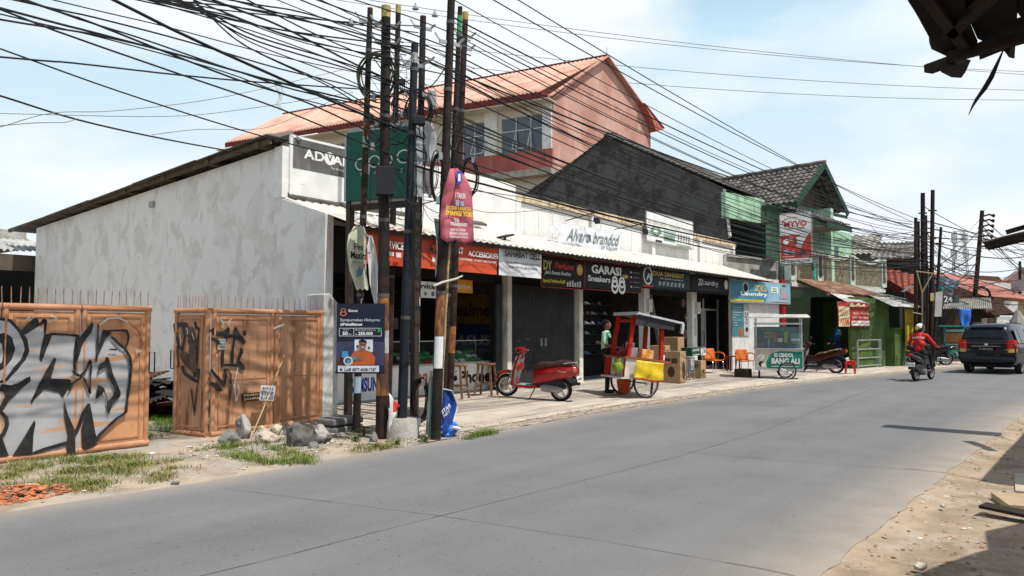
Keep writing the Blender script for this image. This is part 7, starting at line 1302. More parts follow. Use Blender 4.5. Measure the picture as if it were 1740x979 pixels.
# place so that the near right bottom corner projects at photo x 1360
Pc = g(1366,646); Oc = Pc-ux2*Lc
q = lambda s_, o_, z: Oc+ux2*s_-nx2*o_+V((0,0,z))
rzq = math.atan2(ux2.y, ux2.x)
cc = thing('drinks_cart', 'white and teal drinks cart lettered ES CENDOL BANG ALI on bicycle wheels', 'drinks cart', Oc+ux2*Lc/2-nx2*Wc/2, rzq)
def cb(mb, s0, s1, o0, o1, z0, z1, m=0): mb.prism([q(s0,o0,z0), q(s1,o0,z0), q(s1,o1,z0), q(s0,o1,z0)], (0,0,z1-z0), m)
mb = MB(); cb(mb,0,Lc,0,Wc,.27,.92); mb.build('cabinet', al, cc, world=True)
mb = MB(); cb(mb,-.03,Lc+.03,-.03,Wc+.03,.92,.95); mb.build('counter', al, cc, world=True)
for s_, o_ in ((.02,.02),(Lc-.05,.02),(.02,Wc-.05),(Lc-.05,Wc-.05)): mb = MB(); cb(mb,s_,s_+.035,o_,o_+.035,.95,1.86); mb.build('post', al, cc, world=True)
mb = MB(); cb(mb,0,Lc,.0,.03,1.66,1.72); cb(mb,0,.03,.0,Wc,1.66,1.72); cb(mb,Lc-.03,Lc,.0,Wc,1.66,1.72); mb.build('top_rail', al, cc, world=True)
mb = MB(); mb.prism([q(-.15,-.18,1.86),q(Lc+.2,-.18,1.86),q(Lc+.2,Wc+.2,1.96),q(-.15,Wc+.2,1.96)], (0,0,.03)); mb.build('roof', M('worn white roof', (.66,.65,.62), .7, (.42,.40,.36), scale=4), cc, world=True)
mb = MB(); cb(mb,.05,Lc-.05,.005,.012,.96,1.60); cb(mb,Lc-.012,Lc-.005,.05,Wc-.05,.96,1.60); mb.build('glass', cg, cc, world=True)
mb = MB(); cb(mb,0.0,Lc,Wc-.03,Wc-.02,.95,1.6); mb.build('back_panel', M('dark cart back', (.03,.05,.045), .6), cc, world=True)
p = Panel(q(0,0,.32), ux2, Lc, .60); p.rect(.02,.03,.98,.97,tg).poly([(.02,.03),(.25,.03),(.22,.3),(.3,.7),(.45,.97),(.02,.97)],M('cream swirl', (.50,.46,.36), .6)).poly([(.4,.97),(.3,.75),(.5,.90),(.98,.88),(.98,.97)],M('cream swirl', (.50,.46,.36), .6)).disc(.12,.6,.07,M('bowl pale', (.6,.65,.62), .5)).disc(.13,.25,.06,drk).disc(.17,.2,.05,SIGNW)
p.text('ES CENDOL', .40,.60,.80,.80, SIGNW, .035).text('BANG ALI', .34,.26,.92,.55, SIGNW, .045).rect(.34,.12,.9,.15,SIGNW); p.done(cc)
p = Panel(q(Lc,0,.32), -nx2, Wc, .60); p.rect(.06,.05,.94,.95,SIGNW); p.done(cc, 'end_panel')
p = Panel(q(.05,.02,.96), ux2, Lc-.1, .62); ly = M('menu yellow', (.55,.42,.05), .5); p.text('ES CENDOL BANDUNG', .1,.84,.93,.95, M('menu teal', (.03,.3,.28), .5), .03).text('5000', .17,.66,.35,.78, ly,.03).text('ASLI', .17,.5,.35,.62, ly, .03).rect(.36,.3,.46,.75,M('menu red', (.45,.08,.04), .5)).rect(.48,.28,.58,.48,SIGNW).poly([(.62,.25),(.68,.25),(.72,.8),(.62,.78)],M('menu olive', (.28,.32,.06), .5)).rect(.78,.2,.96,.72,M('sticker teal', (.12,.25,.25), .5)).rect(.78,.35,.96,.45,SIGNW); p.done(cc, 'window_sticker')
mb = MB(); cb(mb,.5,1.3,.1,.5,.953,.985); tag(mb.build('tray', M('blue tray', (.02,.03,.45), .4)), 'flat blue tray on the counter of the drinks cart', 'tray')
for k, (s_, m, r_, h_) in enumerate(((.18,M('tub red', (.5,.08,.05), .5),.09,.13),(.52,M('cup tower blue', (.05,.18,.42), .4),.05,.42),(.40,M('cup white', (.7,.7,.72), .4),.035,.28),(.30,M('jar dark blue', (.02,.05,.15), .3),.09,.36))):
    c = q(s_,.3,.953 if k != 1 else .987 if s_ > .5 else .953); mb = MB(); mb.lathe([(0,0),(r_,0),(r_*1.05,h_),(0,h_)], c, n=14); tag(mb.build('container', m, smooth='auto'), ('squat red tub','tall blue cup tower','slim white cup stack','dark blue drink jar')[k]+' inside the drinks cart', 'container')
for o_ in (-.09, Wc+.09):
    c = q(Lc*.66,o_,.265); Rz = (Matrix.Rotation(rzq,3,'Z') @ Matrix.Rotation(R(90),3,'X')); mb = MB(); mb.lathe([(.225,-.02),(.25,-.024),(.265,0),(.25,.024),(.225,.02),(.225,-.02)], c, Rz, 30, cap=False); o = mb.build('wheel', RUBBER, cc, world=True, smooth='auto'); m2 = MB(); m2.lathe([(.212,-.012),(.226,-.015),(.226,.015),(.212,.012),(.212,-.012)], c, Rz, 30, cap=False)
    for k in range(14): a = k*math.pi/7; m2.tube([c, c+(Rz @ V((.215*math.cos(a),.215*math.sin(a),0)))], .004, 4)
    m2.build('rim', STEEL, o, world=False)
mb = MB(); cb(mb,.1,.14,.05,.09,0,.32); cb(mb,.1,.14,Wc-.1,Wc-.06,0,.32); mb.build('leg', BLACK, cc, world=True)
c = q(-.35,.3,.45); mb = MB(); mb.box(c.x-.25,c.x+.2,c.y-.2,c.y+.2,.03,.3); tag(mb.build('crate', M('dark crate', (.03,.025,.02), .7), bevel=.02), 'dark crate on the ground left of the drinks cart', 'crate')
# ================= SUV =================
navyc = M('car navy paint', (.006,.007,.013), .3, (.005,.006,.011), coat=.35); gls = M('car glass', (.008,.010,.012), .08, spec=.35); 
Lr, Rr = g(1654,633), g(1725,635); hv = R(-7); mc = (Lr+Rr)/2; cvv = thing('suv_car', 'dark navy family SUV driving away at the right edge of the road', 'car', (mc.x+.05, mc.y, 0), hv)
# x forward from the rear axle; body sections as rings of the half-profile (tumblehome)
def csec(x, hw, zb, zs, zr, hr):   # hw half width at the belt, zb bottom, zs belt height, zr roof height, hr half roof width
    pts = [(hw*.90,zb),(hw*.985,zb+.12),(hw,zb+.38),(hw*.985,zs-.05),(hw*.955,zs),(hr+.05,zr-.10),(hr,zr-.03),(hr*.75,zr),(0,zr+.012)]
    return [V((x,y,z)) for y, z in pts]+[V((x,-y,z)) for y, z in pts[-2::-1]]
mb = MB(); secs = [csec(-.86,.80,.42,.98,1.08,.70),csec(-.90,.86,.36,1.0,1.20,.64),csec(-.80,.875,.33,1.02,1.54,.55),csec(-.66,.88,.32,1.03,1.66,.55),csec(-.2,.885,.30,1.02,1.71,.57),csec(.8,.885,.28,1.0,1.72,.58),csec(1.6,.88,.28,.98,1.68,.57),csec(2.1,.88,.28,.98,1.45,.60),csec(2.55,.87,.28,.98,1.08,.66),csec(3.1,.84,.30,.90,.96,.68),csec(3.55,.74,.34,.80,.84,.60)]
mb.loft(secs); body = mb.build('body', navyc, cvv, smooth='auto')
mb = MB(); mb.prism([(-.868,-.66,1.08),(-.868,.66,1.08),(-.80,.52,1.50),(-.80,-.52,1.50)], (-.035,0,0)); mb.build('rear_window', gls, cvv)
for s_ in (-1,1):
    for (x0, x1) in ((-.62,-.12),(-.04,.85),(.93,1.75)):
        mb = MB(); mb.prism([(x0,s_*.852,1.05),(x1,s_*.852,1.05),(x1-(.15 if x1 > 1.5 else 0),s_*.70,1.52),(x0+(.12 if x0 < -.5 else 0),s_*.70,1.52)], (0,s_*.022,0)); mb.build('side_window', gls, cvv)
    mb = MB(); mb.tube([(-.5,s_*.53,1.715),(.4,s_*.54,1.75),(1.5,s_*.53,1.70)], .018, 6); mb.build('roof_rail', BLACK, cvv, smooth='auto')
    mb = MB(); mb.loft([[V((x_,s_*y_,z)) for x_, y_ in ((-.885,.60),(-.925,.66),(-.90,.80),(-.80,.875),(-.78,.86),(-.85,.7))] for z in (.82,.98,1.16,1.28)][:3]); tl = mb.build('tail_light', [M('car lamp red', (.60,.03,.015), .15)], cvv, smooth='auto')
    mb = MB(); mb.loft([[V((x_,s_*y_,z)) for x_, y_ in ((-.90,.62),(-.935,.68),(-.91,.80),(-.81,.885),(-.79,.86),(-.85,.7))] for z in (.74,.80,.86)]); mb.build('indicator', M('car lamp amber', (.65,.40,.10) if s_ < 0 else (.5,.45,.42), .15), tl, smooth='auto')
    for x in (0,2.75):
        o = wheel(cvv, x, .34, .20, M('car alloy', (.5,.5,.52), .3, metal=.7), 7, y0=s_*.76)
    mb = MB(); mb.ell((1.75,s_*1.0,1.05),(.09,.10,.075)); mb.build('wing_mirror', navyc, cvv, smooth='auto')
mb = MB(); mb.box(-.955,-.90,-.10,.10,1.62,1.65) if False else mb.box(-.82,-.72,-.14,.14,1.60,1.63); mb.build('brake_light', M('car lamp red', (.60,.03,.015), .15), cvv)
mb = MB(); mb.loft([ring(-.86,.50,1.545,1.60,10), ring(-.76,.53,1.59,1.655,10), ring(-.55,.53,1.64,1.695,10)]); mb.build('spoiler', navyc, cvv, smooth='auto')
mb = MB(); mb.box(-.945,-.90,-.44,.44,.93,.955); mb.box(-.925,-.90,-.80,.80,1.045,1.055); mb.build('chrome_trim', CHROME, cvv)
mb = MB(); mb.ell((-.93,0,1.0),(.02,.06,.04), n=14); mb.build('emblem', CHROME, cvv, smooth='auto')
mb = MB(); mb.box(-.95,-.90,-.22,.22,.80,.90); q_ = mb.build('number_plate', M('plate black', (.02,.02,.02), .4), cvv); pn4 = Panel((-.951,.21,.81),(0,-1,0),.42,.08); pn4.text('B 1663 KYG', .05,.1,.95,.9, M('plate grey text', (.4,.4,.4), .5), .01); pn4.done(q_, world=False)
pn5 = Panel((-.925,.66,.80),(0,-1,0),1.32,.05); pn5.text('Innova', .02,0,.14,1, M('badge grey', (.35,.35,.36), .3)).text('VVT-i', .90,0,.99,1, M('badge grey', (.35,.35,.36), .3)); pn5.done(cvv, 'badge', world=False)
mb = MB(); mb.loft([ring(-.86,.84,.38,.62,16,4), ring(-.98,.82,.40,.60,16,4), ring(-1.0,.76,.43,.57,16,4)]); mb.build('bumper', navyc, cvv, smooth='auto')
mb = MB(); mb.box(-1.003,-.99,-.5,.5,.44,.47); mb.box(-.6,3.2,-.6,.6,.22,.34); mb.tube([(-.95,.5,.30),(-.6,.5,.30)], .03, 8); mb.build('underbody', BLACK, cvv)
mb = MB(); mb.tube([(-.90,.02,1.09),(-.87,-.25,1.18),(-.86,-.42,1.21)], .010, 5); mb.build('wiper', BLACK, cvv)
for x in (.0,.95): mb = MB(); mb.tube([(x+.05,-.895,.88),(x+.2,-.905,.88)], .014, 6); mb.build('door_handle', navyc, cvv, smooth='auto')
# ================= far poles =================
def fpole(label, base, top, D, r, mat, lean=0):
    B = dp(base[0], HZ+CH*F/D, D); B.z = 0; T = dp(top[0], top[1], D); t = thing('utility_pole', label, 'utility pole', B); mb = MB(); mb.tube([B.lerp(T, i/6) for i in range(7)], [r*(1-.04*i) for i in range(7)], 10); mb.build('shaft', mat, t, world=True, smooth='auto')
    mb = MB()
    for u in (.55,.72,.88): c = B.lerp(T,u); mb.beam(c+V((-.25,.1,0)), c+V((.25,-.1,.05)), .04, .06)
    mb.build('cross_arm', pb, t, world=True); return B, T
FP = [fpole('leftmost and shortest pole of the far cluster by the yellow sign', (1556,0), (1556,370), 31, .085, pr), fpole('slim pole just right of the shortest far pole', (1562,0), (1561,376), 31.6, .06, pb), fpole('tall black pole in the far cluster with a looped wire on its top', (1569,0), (1568,328), 31.2, .11, pb), fpole('short dark pole behind the tall black pole of the far cluster', (1575,0), (1573,366), 32, .08, pb), fpole('tallest brown pole of the far cluster', (1581,0), (1585,323), 31.5, .10, pr), fpole('leaning slim pole at the right side of the far cluster', (1585,0), (1599,386), 31, .07, pb)]
f2 = fpole('single leaning pole with many brackets behind the car', (1648,0), (1669,358), 40, .13, pr); f3 = fpole('thin distant pole near the right edge with a grey box', (1733,0), (1733,444), 48, .10, pb)
mb = MB(); c = dp(1733,485,47.7); mb.box(c.x-.3,c.x+.3,c.y-.45,c.y+.45,c.z-.35,c.z+.35); tag(mb.build('junction_box', jg, bevel=.03), 'light grey box on the thin distant pole near the right edge', 'junction box')
mb = MB(); c = f2[0].lerp(f2[1],.93)
t = thing('pole_bracket', 'cluster of insulator brackets at the top of the single leaning pole', 'bracket', c)
for k in range(7): q = f2[0].lerp(f2[1],.75+.035*k); mb.tube([q, q+V((.15,-.35,.1)), q+V((.2,-.55,-.05))], .05, 6); mb.ell(q+V((.2,-.5,.03)), .09, n=8)
mb.build('arms', pb, t, world=True)
coil(f2[0].lerp(f2[1],.42)+cr*.35, .42, 0, 5, 'black cable coil hanging on the single leaning pole behind the car', th=.03, seed=31, squash=1.15)
coil(f2[0].lerp(f2[1],.36)+cr*.5-V((0,0,.3)), .22, 0, 4, 'smaller cable bundle under the coil on the leaning pole', th=.03, seed=33)
rf_ = random.Random(5); GF = 'cables between the far poles'
for k in range(30):
    A = rf_.choice(FP); B = rf_.choice([f2, f2, f3]) if k % 3 else (dp(1800, rf_.uniform(380,520), 44),)*2
    a = A[0].lerp(A[1], rf_.uniform(.55,.97)); b = B[0].lerp(B[1], rf_.uniform(.5,.97)) if B[0] != B[1] else B[0]; span(a, b, rf_.uniform(.1,1.0), rf_.choice([.012,.018,.026]), 'black cable sagging between the far poles above the car', GF, 12)
for k in range(12): a = f2[0].lerp(f2[1], rf_.uniform(.6,.97)); b = dp(1800, rf_.uniform(400,510), rf_.uniform(44,60)); span(a, b, rf_.uniform(.2,.9), .018, 'black cable running from the single leaning pole off to the right', 'cables right of the leaning pole', 10)
for k in range(9): A = rf_.choice(FP); a = A[0].lerp(A[1], rf_.uniform(.6,.95)); b = OG+eg*rf_.uniform(1,7)+bgv*rf_.uniform(-.5,1)+V((0,0,rf_.uniform(4.8,6.2))); span(a, b, rf_.uniform(.1,.5), .012, 'thin service cable from the far poles to the green house', 'service cables to the green house', 8)
for k in range(6):
    A = rf_.choice(FP); a = A[0].lerp(A[1], rf_.uniform(.4,.8)); cable(smooth([a, a+V((-.2,-.1,-.9)), a+V((.3,-.1,-1.6)), a+V((.1,0,-2.4))]), .015, 'hanging_cable', lab='loose cable hanging down along the far pole cluster', grp='loose cables on the far pole cluster')
tn = M('tan pole wood', (.27,.22,.15), .8)
t = thing('timber_frame', 'pale Y-shaped timber frame standing among the far poles', 'timber frame', dp(1567,600,30)); mb = MB()
for a, b in (((1567,600),(1567,497)),((1567,497),(1558,463)),((1567,497),(1584,466)),((1556,461),(1586,465)),((1550,531),(1566,534))): mb.tube([dp(*a,30), dp(*b,30)], .028, 6)
mb.build('timbers', tn, t, world=True)
# ================= buildings beyond =================
def bprism(mb, pts, D, depth, m=0, rdir=None):      # outline traced at real distance D, pushed back along the ground
    P = [dp(x, y, D) for x, y in pts]; dv = rdir or V((math.cos(R(12)), math.sin(R(12)), 0)); mb.prism(P, dv*depth, m)
redt = M('red roof tile', (.42,.17,.125), .85, (.27,.10,.075), scale=4, bump=.5, bscale=8); ort = M('orange roof tile', (.52,.25,.12), .85, (.33,.14,.07), scale=5, bump=.6, bscale=6); brr = M('brown corrugated roof', (.22,.13,.10), .85, (.13,.08,.065), scale=3); gwl = M('grey rough wall', (.22,.215,.21), .9, (.13,.125,.12), scale=.8); mrn = M('maroon far roof', (.20,.085,.07), .85); dkw = M('dark stall wood', (.035,.028,.024), .9)
def roofq(mb, A, B, C, D_, n, amp=.05, fn_=None): mb.corr(A, B, C, D_, n, amp, rows=1, th=.05)
# grey roofs right behind the green house
t = thing('grey_roof_house', 'low house with mottled grey roofs directly behind the balcony of the green house', 'house', dp(1500,560,46)); rr_ = M('mottled grey roof', (.34,.325,.295), .85, (.20,.19,.17), scale=1.3, bump=.4, bscale=10)
mb = MB(); tiles(dp(1436,433,43), dp(1483,432,44), dp(1502,400,48), dp(1440,399,47), mb, cw=.45, ch=.5, amp=.05); mb.build('upper_roof', rr_, t, world=True, smooth='auto')
mb = MB(); tiles(dp(1476,440,40), dp(1566,438,42), dp(1560,411,46), dp(1494,412,45), mb, cw=.45, ch=.5, amp=.06); mb.build('lower_roof', rr_, t, world=True, smooth='auto')
mb = MB(); bprism(mb, [(1436,600),(1560,600),(1560,440),(1494,414),(1440,402)], 46.5, 6); mb.build('wall', gwl, t, world=True); mb = MB(); bprism(mb, [(1470,600),(1556,600),(1556,440),(1480,441)], 42, 3); mb.build('front_wall', dkw, t, world=True)
t = thing('red_roof_house', 'house with salmon red tiled roof between the green house and the far poles', 'house', dp(1530,560,39)); mb = MB(); tiles(dp(1508,481,37), dp(1562,512,36), dp(1562,470,41), dp(1500,452,42), mb, cw=.3, ch=.35, amp=.04); mb.build('roof', redt, t, world=True, smooth='auto')
mb = MB(); bprism(mb, [(1500,600),(1560,600),(1560,508),(1506,478)], 42.5, 4); mb.build('wall', gwl, t, world=True); mb = MB(); mb.beam(dp(1507,480,36.9), dp(1556,509,36), .12, .3); mb.build('fascia', M('maroon fascia', (.20,.02,.018), .7), t, world=True)
mb = MB(); mb.beam(dp(1520,505,35), dp(1553,484,35), .08); tag(mb.build('brace', M('grey pole', (.3,.3,.3), .6)), 'slanting grey brace in front of the red tiled roof', 'brace')
# stalls right of the poles
t = thing('street_stall', 'dark open stall with curled grey roof beyond the far poles', 'stall', dp(1640,600,36)); sgm = M('weathered grey sheet', (.34,.33,.30), .8, (.22,.21,.19), scale=2, col3=(.12,.11,.1), s3=2, stretch=(1,1,1))
mb = MB(); mb.corr(dp(1601,524,33.5), dp(1686,524,35), dp(1684,506,38), dp(1610,508,37), 22, .035, rows=3); mb.build('roof', sgm, t, world=True, smooth='auto')
mb = MB(); bprism(mb, [(1598,608),(1690,606),(1690,524),(1598,520)], 39, .3); mb.build('back_wall', dkw, t, world=True)
mb = MB(); bprism(mb, [(1592,615),(1600,615),(1600,520),(1592,518)], 35, 4); mb.build('side_wall', dkw, t, world=True)
mb = MB(); bprism(mb, [(1622,556),(1631,556),(1631,526),(1624,526)], 34.5, .1); mb.build('brown_board', M('ply board', (.18,.10,.06), .8), t, world=True)
o = rag('tarpaulin', 'bright blue tarpaulin hanging from the grey stall roof', 'tarpaulin', [dp(1629,524,34),dp(1650,525,34),dp(1648,556,34),dp(1633,560,34)], blu2, amp=.04, seed=2)
t = thing('parasol_canopy', 'pale lilac stall canopy with teal borders above the grey stall', 'canopy', dp(1600,500,36)); lil = M('lilac canvas', (.42,.43,.52), .8, (.34,.35,.43), scale=3); tcl = M('teal canvas edge', (.05,.30,.34), .7)
mb = MB(); A = [(1580,466),(1600,468),(1632,478),(1624,489),(1596,487),(1580,480)]; bprism(mb, A, 35, .12); mb.build('upper_cloth', lil, t, world=True); mb = MB(); bprism(mb, [(1580,489),(1622,489),(1616,512),(1580,508)], 35.2, .12); mb.build('lower_cloth', lil, t, world=True)
mb = MB(); bprism(mb, [(1576,480),(1600,487),(1622,488),(1633,478),(1626,490),(1600,492),(1576,488)], 34.9, .1); bprism(mb, [(1574,466),(1585,466),(1585,490),(1574,490)], 34.95, .1); mb.build('teal_border', tcl, t, world=True)
t = thing('number_sign', 'small sign numbered 24 above the curled grey roof', 'sign', dp(1607,518,33.4)); mb = MB(); a = dp(1601,515,33.3); pn = Panel(a, cr, .75, .35); mb.prism([pn.P(0,0,-.02),pn.P(1,0,-.02),pn.P(1,1,-.02),pn.P(0,1,-.02)], pn.n*.02); mb.build('panel', M('slate sign', (.06,.065,.07), .7), t, world=True); pn.text('24', .1,.1,.6,.9, SIGNW, .02); pn.done(t)
for (pts, D, m, lab, nm_) in (([(1590,497),(1602,495),(1600,538),(1588,538)],30.5,M('soiled white banner', (.50,.49,.45), .7, (.36,.34,.30), scale=2),'soiled white vertical banner hanging on the leaning slim far pole','hanging_banner'),([(1581,498),(1587,498),(1586,512),(1581,511)],30.3,M('faded yellow', (.50,.42,.12), .7),'small faded yellow sign on the far poles','small_sign'),([(1706,511),(1730,513),(1729,541),(1706,534)],44,SIGNW,'blank white sign board under the orange tiled roof','sign_board')):
    mb = MB(); bprism(mb, pts, D, .06); tag(mb.build(nm_, m), lab, 'banner' if 'banner' in nm_ else 'sign')
# teal food cart
tc_ = M('teal cart paint', (.04,.24,.20), .5); t = thing('food_cart', 'small teal glass food cart in front of the dark stall', 'food cart', dp(1625,606,33)); c0 = g(1612,613); c0 = dp(1606,HZ+CH*F/32.5,32.5); c0.z = 0; u_ = V((.45,-.89,0)).normalized(); v_ = V((.89,.45,0))
def tb(mb, a0, a1, b0, b1, z0, z1): mb.prism([c0+u_*a0+v_*b0+V((0,0,z0)), c0+u_*a1+v_*b0+V((0,0,z0)), c0+u_*a1+v_*b1+V((0,0,z0)), c0+u_*a0+v_*b1+V((0,0,z0))], (0,0,z1-z0))
mb = MB(); tb(mb,0,1.0,0,.7,.35,.85); mb.build('cabinet', tc_, t, world=True)
for a in (0,.94):
    for b in (0,.64): mb = MB(); tb(mb,a,a+.06,b,b+.06,0,1.62); mb.build('post', tc_, t, world=True)
mb = MB(); tb(mb,-.25,1.2,-.2,.9,1.62,1.68); mb.build('roof', tc_, t, world=True); mb = MB(); tb(mb,.06,.94,.02,.05,.95,1.35); mb.build('snack_tray', M('fried snack brown', (.38,.18,.07), .8, (.2,.08,.03), scale=20), t, world=True); mb = MB(); tb(mb,0,1.0,0,.06,1.4,1.5); tb(mb,0,1.0,0,.06,.85,.9); tb(mb,1.0,1.02,.1,.6,.1,.8); mb.build('trim', M('pale teal trim', (.25,.45,.42), .5), t, world=True)
# brown roof stall
t = thing('street_stall', 'low stall with rusty brown corrugated roof behind the car', 'stall', dp(1690,600,40)); mb = MB(); mb.corr(dp(1690,538,36), dp(1724,533,38), dp(1676,500,44), dp(1644,506,42), 26, .06, rows=2); mb.build('roof', brr, t, world=True, smooth='auto')
mb = MB(); mb.corr(dp(1668,528,37), dp(1694,538,37), dp(1680,512,40), dp(1655,508,40), 12, .05, rows=2); mb.build('side_roof', brr, t, world=True, smooth='auto')
mb = MB(); bprism(mb, [(1655,606),(1730,604),(1730,540),(1700,522),(1655,520)], 42, .3); mb.build('back_wall', M('stall plank', (.10,.055,.04), .9, (.04,.03,.025), scale=2), t, world=True)
a = dp(1694,556,36.5); pn = Panel(a, cr, .80, .56); mb = MB(); mb.prism([pn.P(0,0,-.03),pn.P(1,0,-.03),pn.P(1,1,-.03),pn.P(0,1,-.03)], pn.n*.03); t2 = thing('stall_sign', 'pale sign with green wavy print behind the car roof', 'sign', a); mb.build('panel', SIGNW, t2, world=True); pn.line([(.1,.3),(.3,.5),(.5,.35),(.7,.6),(.9,.4)], .03, M('faint teal', (.40,.50,.48), .6)).text('warung', .15,.55,.85,.85, M('faint teal', (.40,.50,.48), .6)); pn.done(t2)
mb = MB(); bprism(mb, [(1668,553),(1694,556),(1694,540),(1668,541)], 36.8, .8); tag(mb.build('display_case', M('dull case', (.30,.27,.25), .6, (.12,.06,.05), scale=4)), 'glass display case of the brown roofed stall', 'display case')
mb = MB(); c = dp(1730,545,34); mb.loft([[c+V((r_*math.cos(a),r_*math.sin(a),z)) for a in [i*math.pi/4 for i in range(8)]] for r_, z in ((.6,-.9),(.4,-.2),(.08,.45))]); tag(mb.build('folded_parasol', M('grey canvas', (.30,.29,.27), .9)), 'grey folded parasol at the right edge beyond the car', 'parasol')
# orange roof building and far houses
t = thing('orange_roof_building', 'long grey-walled building with bright orange tiled roof', 'building', dp(1690,560,60)); mb = MB(); tiles(dp(1634,487,56), dp(1775,512,48), dp(1775,476,62), dp(1636,478,66), mb, cw=.5, ch=.6, amp=.05); mb.build('roof', ort, t, world=True, smooth='auto')
mb = MB(); mb.prism([dp(1625,600,57), dp(1780,600,49), dp(1780,511,49), dp(1625,486,57)], V((2,1,0))); mb.build('wall', gwl, t, world=True)
mb = MB(); mb.prism([dp(1612,600,66), dp(1640,600,66), dp(1640,484,66), dp(1630,466,66), dp(1612,478,66)], V((4,1,0))); tag(mb.build('mossy_house', gwl), 'narrow grey house with mossy peak left of the orange roof', 'house')
for pts, D, lab, m in (([(1620,480),(1640,467),(1697,470),(1706,480)],90,'distant house with flat maroon roof above the orange tiles',mrn),([(1704,482),(1740,455),(1790,430),(1790,482)],85,'distant pinkish gable rising at the right edge',M('dusty pink gable', (.30,.20,.17), .9))):
    t = thing('distant_house', lab, 'house', dp(pts[0][0],560,D)); mb = MB(); bprism(mb, pts, D, 8); mb.build('roof', m, t, world=True); mb = MB(); bprism(mb, [(pts[0][0]+2,575),(pts[-1][0]-2,575),(pts[-1][0]-2,483),(pts[0][0]+2,483)], D+.5, 7); mb.build('wall', gwl, t, world=True)
lf_ = [M('leaf yellow green', (.16,.20,.03), .8), M('leaf mid green', (.07,.13,.03), .8), M('leaf dark green', (.035,.07,.02), .8)]
def bush(P, rad, n, label, name='bush', cat='bush', ls=.12, flat=1):
    t = thing(name, label, cat, P); mb = MB(); r_ = random.Random(int(P.x*100)); mb.tube([P, P+V((0,0,rad*.8))], .02+rad*.03, 5); mb.build('stem', M('twig brown', (.12,.09,.06), .9), t, world=True); mb = MB()
    for i in range(n):
        d = V((r_.gauss(0,1), r_.gauss(0,1), r_.gauss(0,1))).normalized()*rad*r_.uniform(.3,1)*(1+.35*math.sin(i)); c = P+V((d.x,d.y,abs(d.z)*flat+rad*.25)); u = V((r_.uniform(-1,1),r_.uniform(-1,1),r_.uniform(-.5,.5))).normalized()*ls; v = u.cross(V((r_.uniform(-1,1),r_.uniform(-1,1),1))).normalized()*ls*.4; mb.add([c-u, c+v, c+u, c-v], [(0,1,2,3)], i % 3)
    mb.build('leaves', lf_, t, world=True); return t
bush(dp(1631,500,50)-V((0,0,.6)), .9, 160, 'yellow-green bush beside the lilac canopy', ls=.22)
# lattice tower
t = thing('lattice_tower', 'hazy grey lattice telecom tower far behind the poles', 'tower', dp(1635,540,200)); mb = MB(); c = dp(1635,HZ,200); c.z = 0; tz = dp(1635,392,200).z; w0, w1 = 2.4, 1.1
def tp(k, z): w_ = w0+(w1-w0)*z/tz; return V((c.x+w_*(1 if k in (0,1) else -1), c.y+w_*(1 if k in (1,2) else -1), z))
for k in range(4): mb.beam(tp(k,0), tp(k,tz), .22)
mb.build('legs', M('tower grey', (.40,.42,.44), .6), t, world=True); mb = MB(); n = 14
for i in range(n):
    for k in range(4): mb.beam(tp(k,tz*i/n), tp((k+1) % 4,tz*(i+1)/n), .12); mb.beam(tp(k,tz*(i+1)/n), tp((k+1) % 4,tz*(i+1)/n), .12)
mb.build('bracing', M('tower grey', (.40,.42,.44), .6), t, world=True); mb = MB()
for z in (.55,.78,.93):
    for k in range(4): mb = MB(); q = tp(k,tz*z); mb.box(q.x-.5,q.x+.5,q.y-.5,q.y+.5,q.z-1.2,q.z+1.2); mb.build('antenna', M('antenna white', (.6,.6,.6), .6), t, world=True)
# background row closing the horizon beyond the car and at the far left
rb_ = random.Random(4)
for k in range(9):
    X0 = 48+k*11; y0 = lerp_edge(LE, X0)+3.5; t = thing('roadside_house', ('ochre','grey','white','brick','beige','pale blue','brown','cream','dull green')[k]+' low house of the row far along the street', 'house', (X0,y0,0)); cw_ = [(.4,.3,.15),(.3,.3,.3),(.6,.6,.58),(.3,.14,.1),(.45,.4,.32),(.3,.36,.4),(.2,.14,.1),(.5,.46,.36),(.2,.26,.18)][k]; h_ = rb_.uniform(3,4.2)
    mb = MB(Matrix.Translation((X0,y0,0)) @ Matrix.Rotation(R(-11),4,'Z')); mb.box(0,9.5,0,7,0,h_); mb.build('wall', M('row wall %s' % ('abcdefghi'[k]), cw_, .9), t, world=True); mb = MB(Matrix.Translation((X0,y0,0)) @ Matrix.Rotation(R(-11),4,'Z')); mb.prism([(-.3,-.6,h_),(-.3,7.4,h_),(-.3,3.4,h_+1.7)], (10.1,0,0)); mb.build('roof', [redt,rr_,brr][k % 3], t, world=True)
for k in range(7):
    X0 = 46+k*12; y0 = lerp_edge(RE, X0)-9.5; t = thing('roadside_house', ('yellow','dark grey','whitewashed','tan','pale green','bluish','rust brown')[k]+' low house on the right side far along the street', 'house', (X0,y0,0)); h_ = rb_.uniform(3,4); Tm = Matrix.Translation((X0,y0,0)) @ Matrix.Rotation(R(-11),4,'Z')
    mb = MB(Tm); mb.box(0,9.5,0,6,0,h_); mb.build('wall', M('right wall %s' % ('abcdefg'[k]), [(.5,.4,.1),(.2,.2,.2),(.6,.6,.58),(.4,.32,.22),(.25,.35,.25),(.25,.3,.4),(.25,.12,.08)][k], .9), t, world=True); mb = MB(Tm); mb.prism([(-.3,-.6,h_),(-.3,6.6,h_),(-.3,3,h_+1.6)], (10.1,0,0)); mb.build('roof', [brr,redt,ort][k % 3], t, world=True)
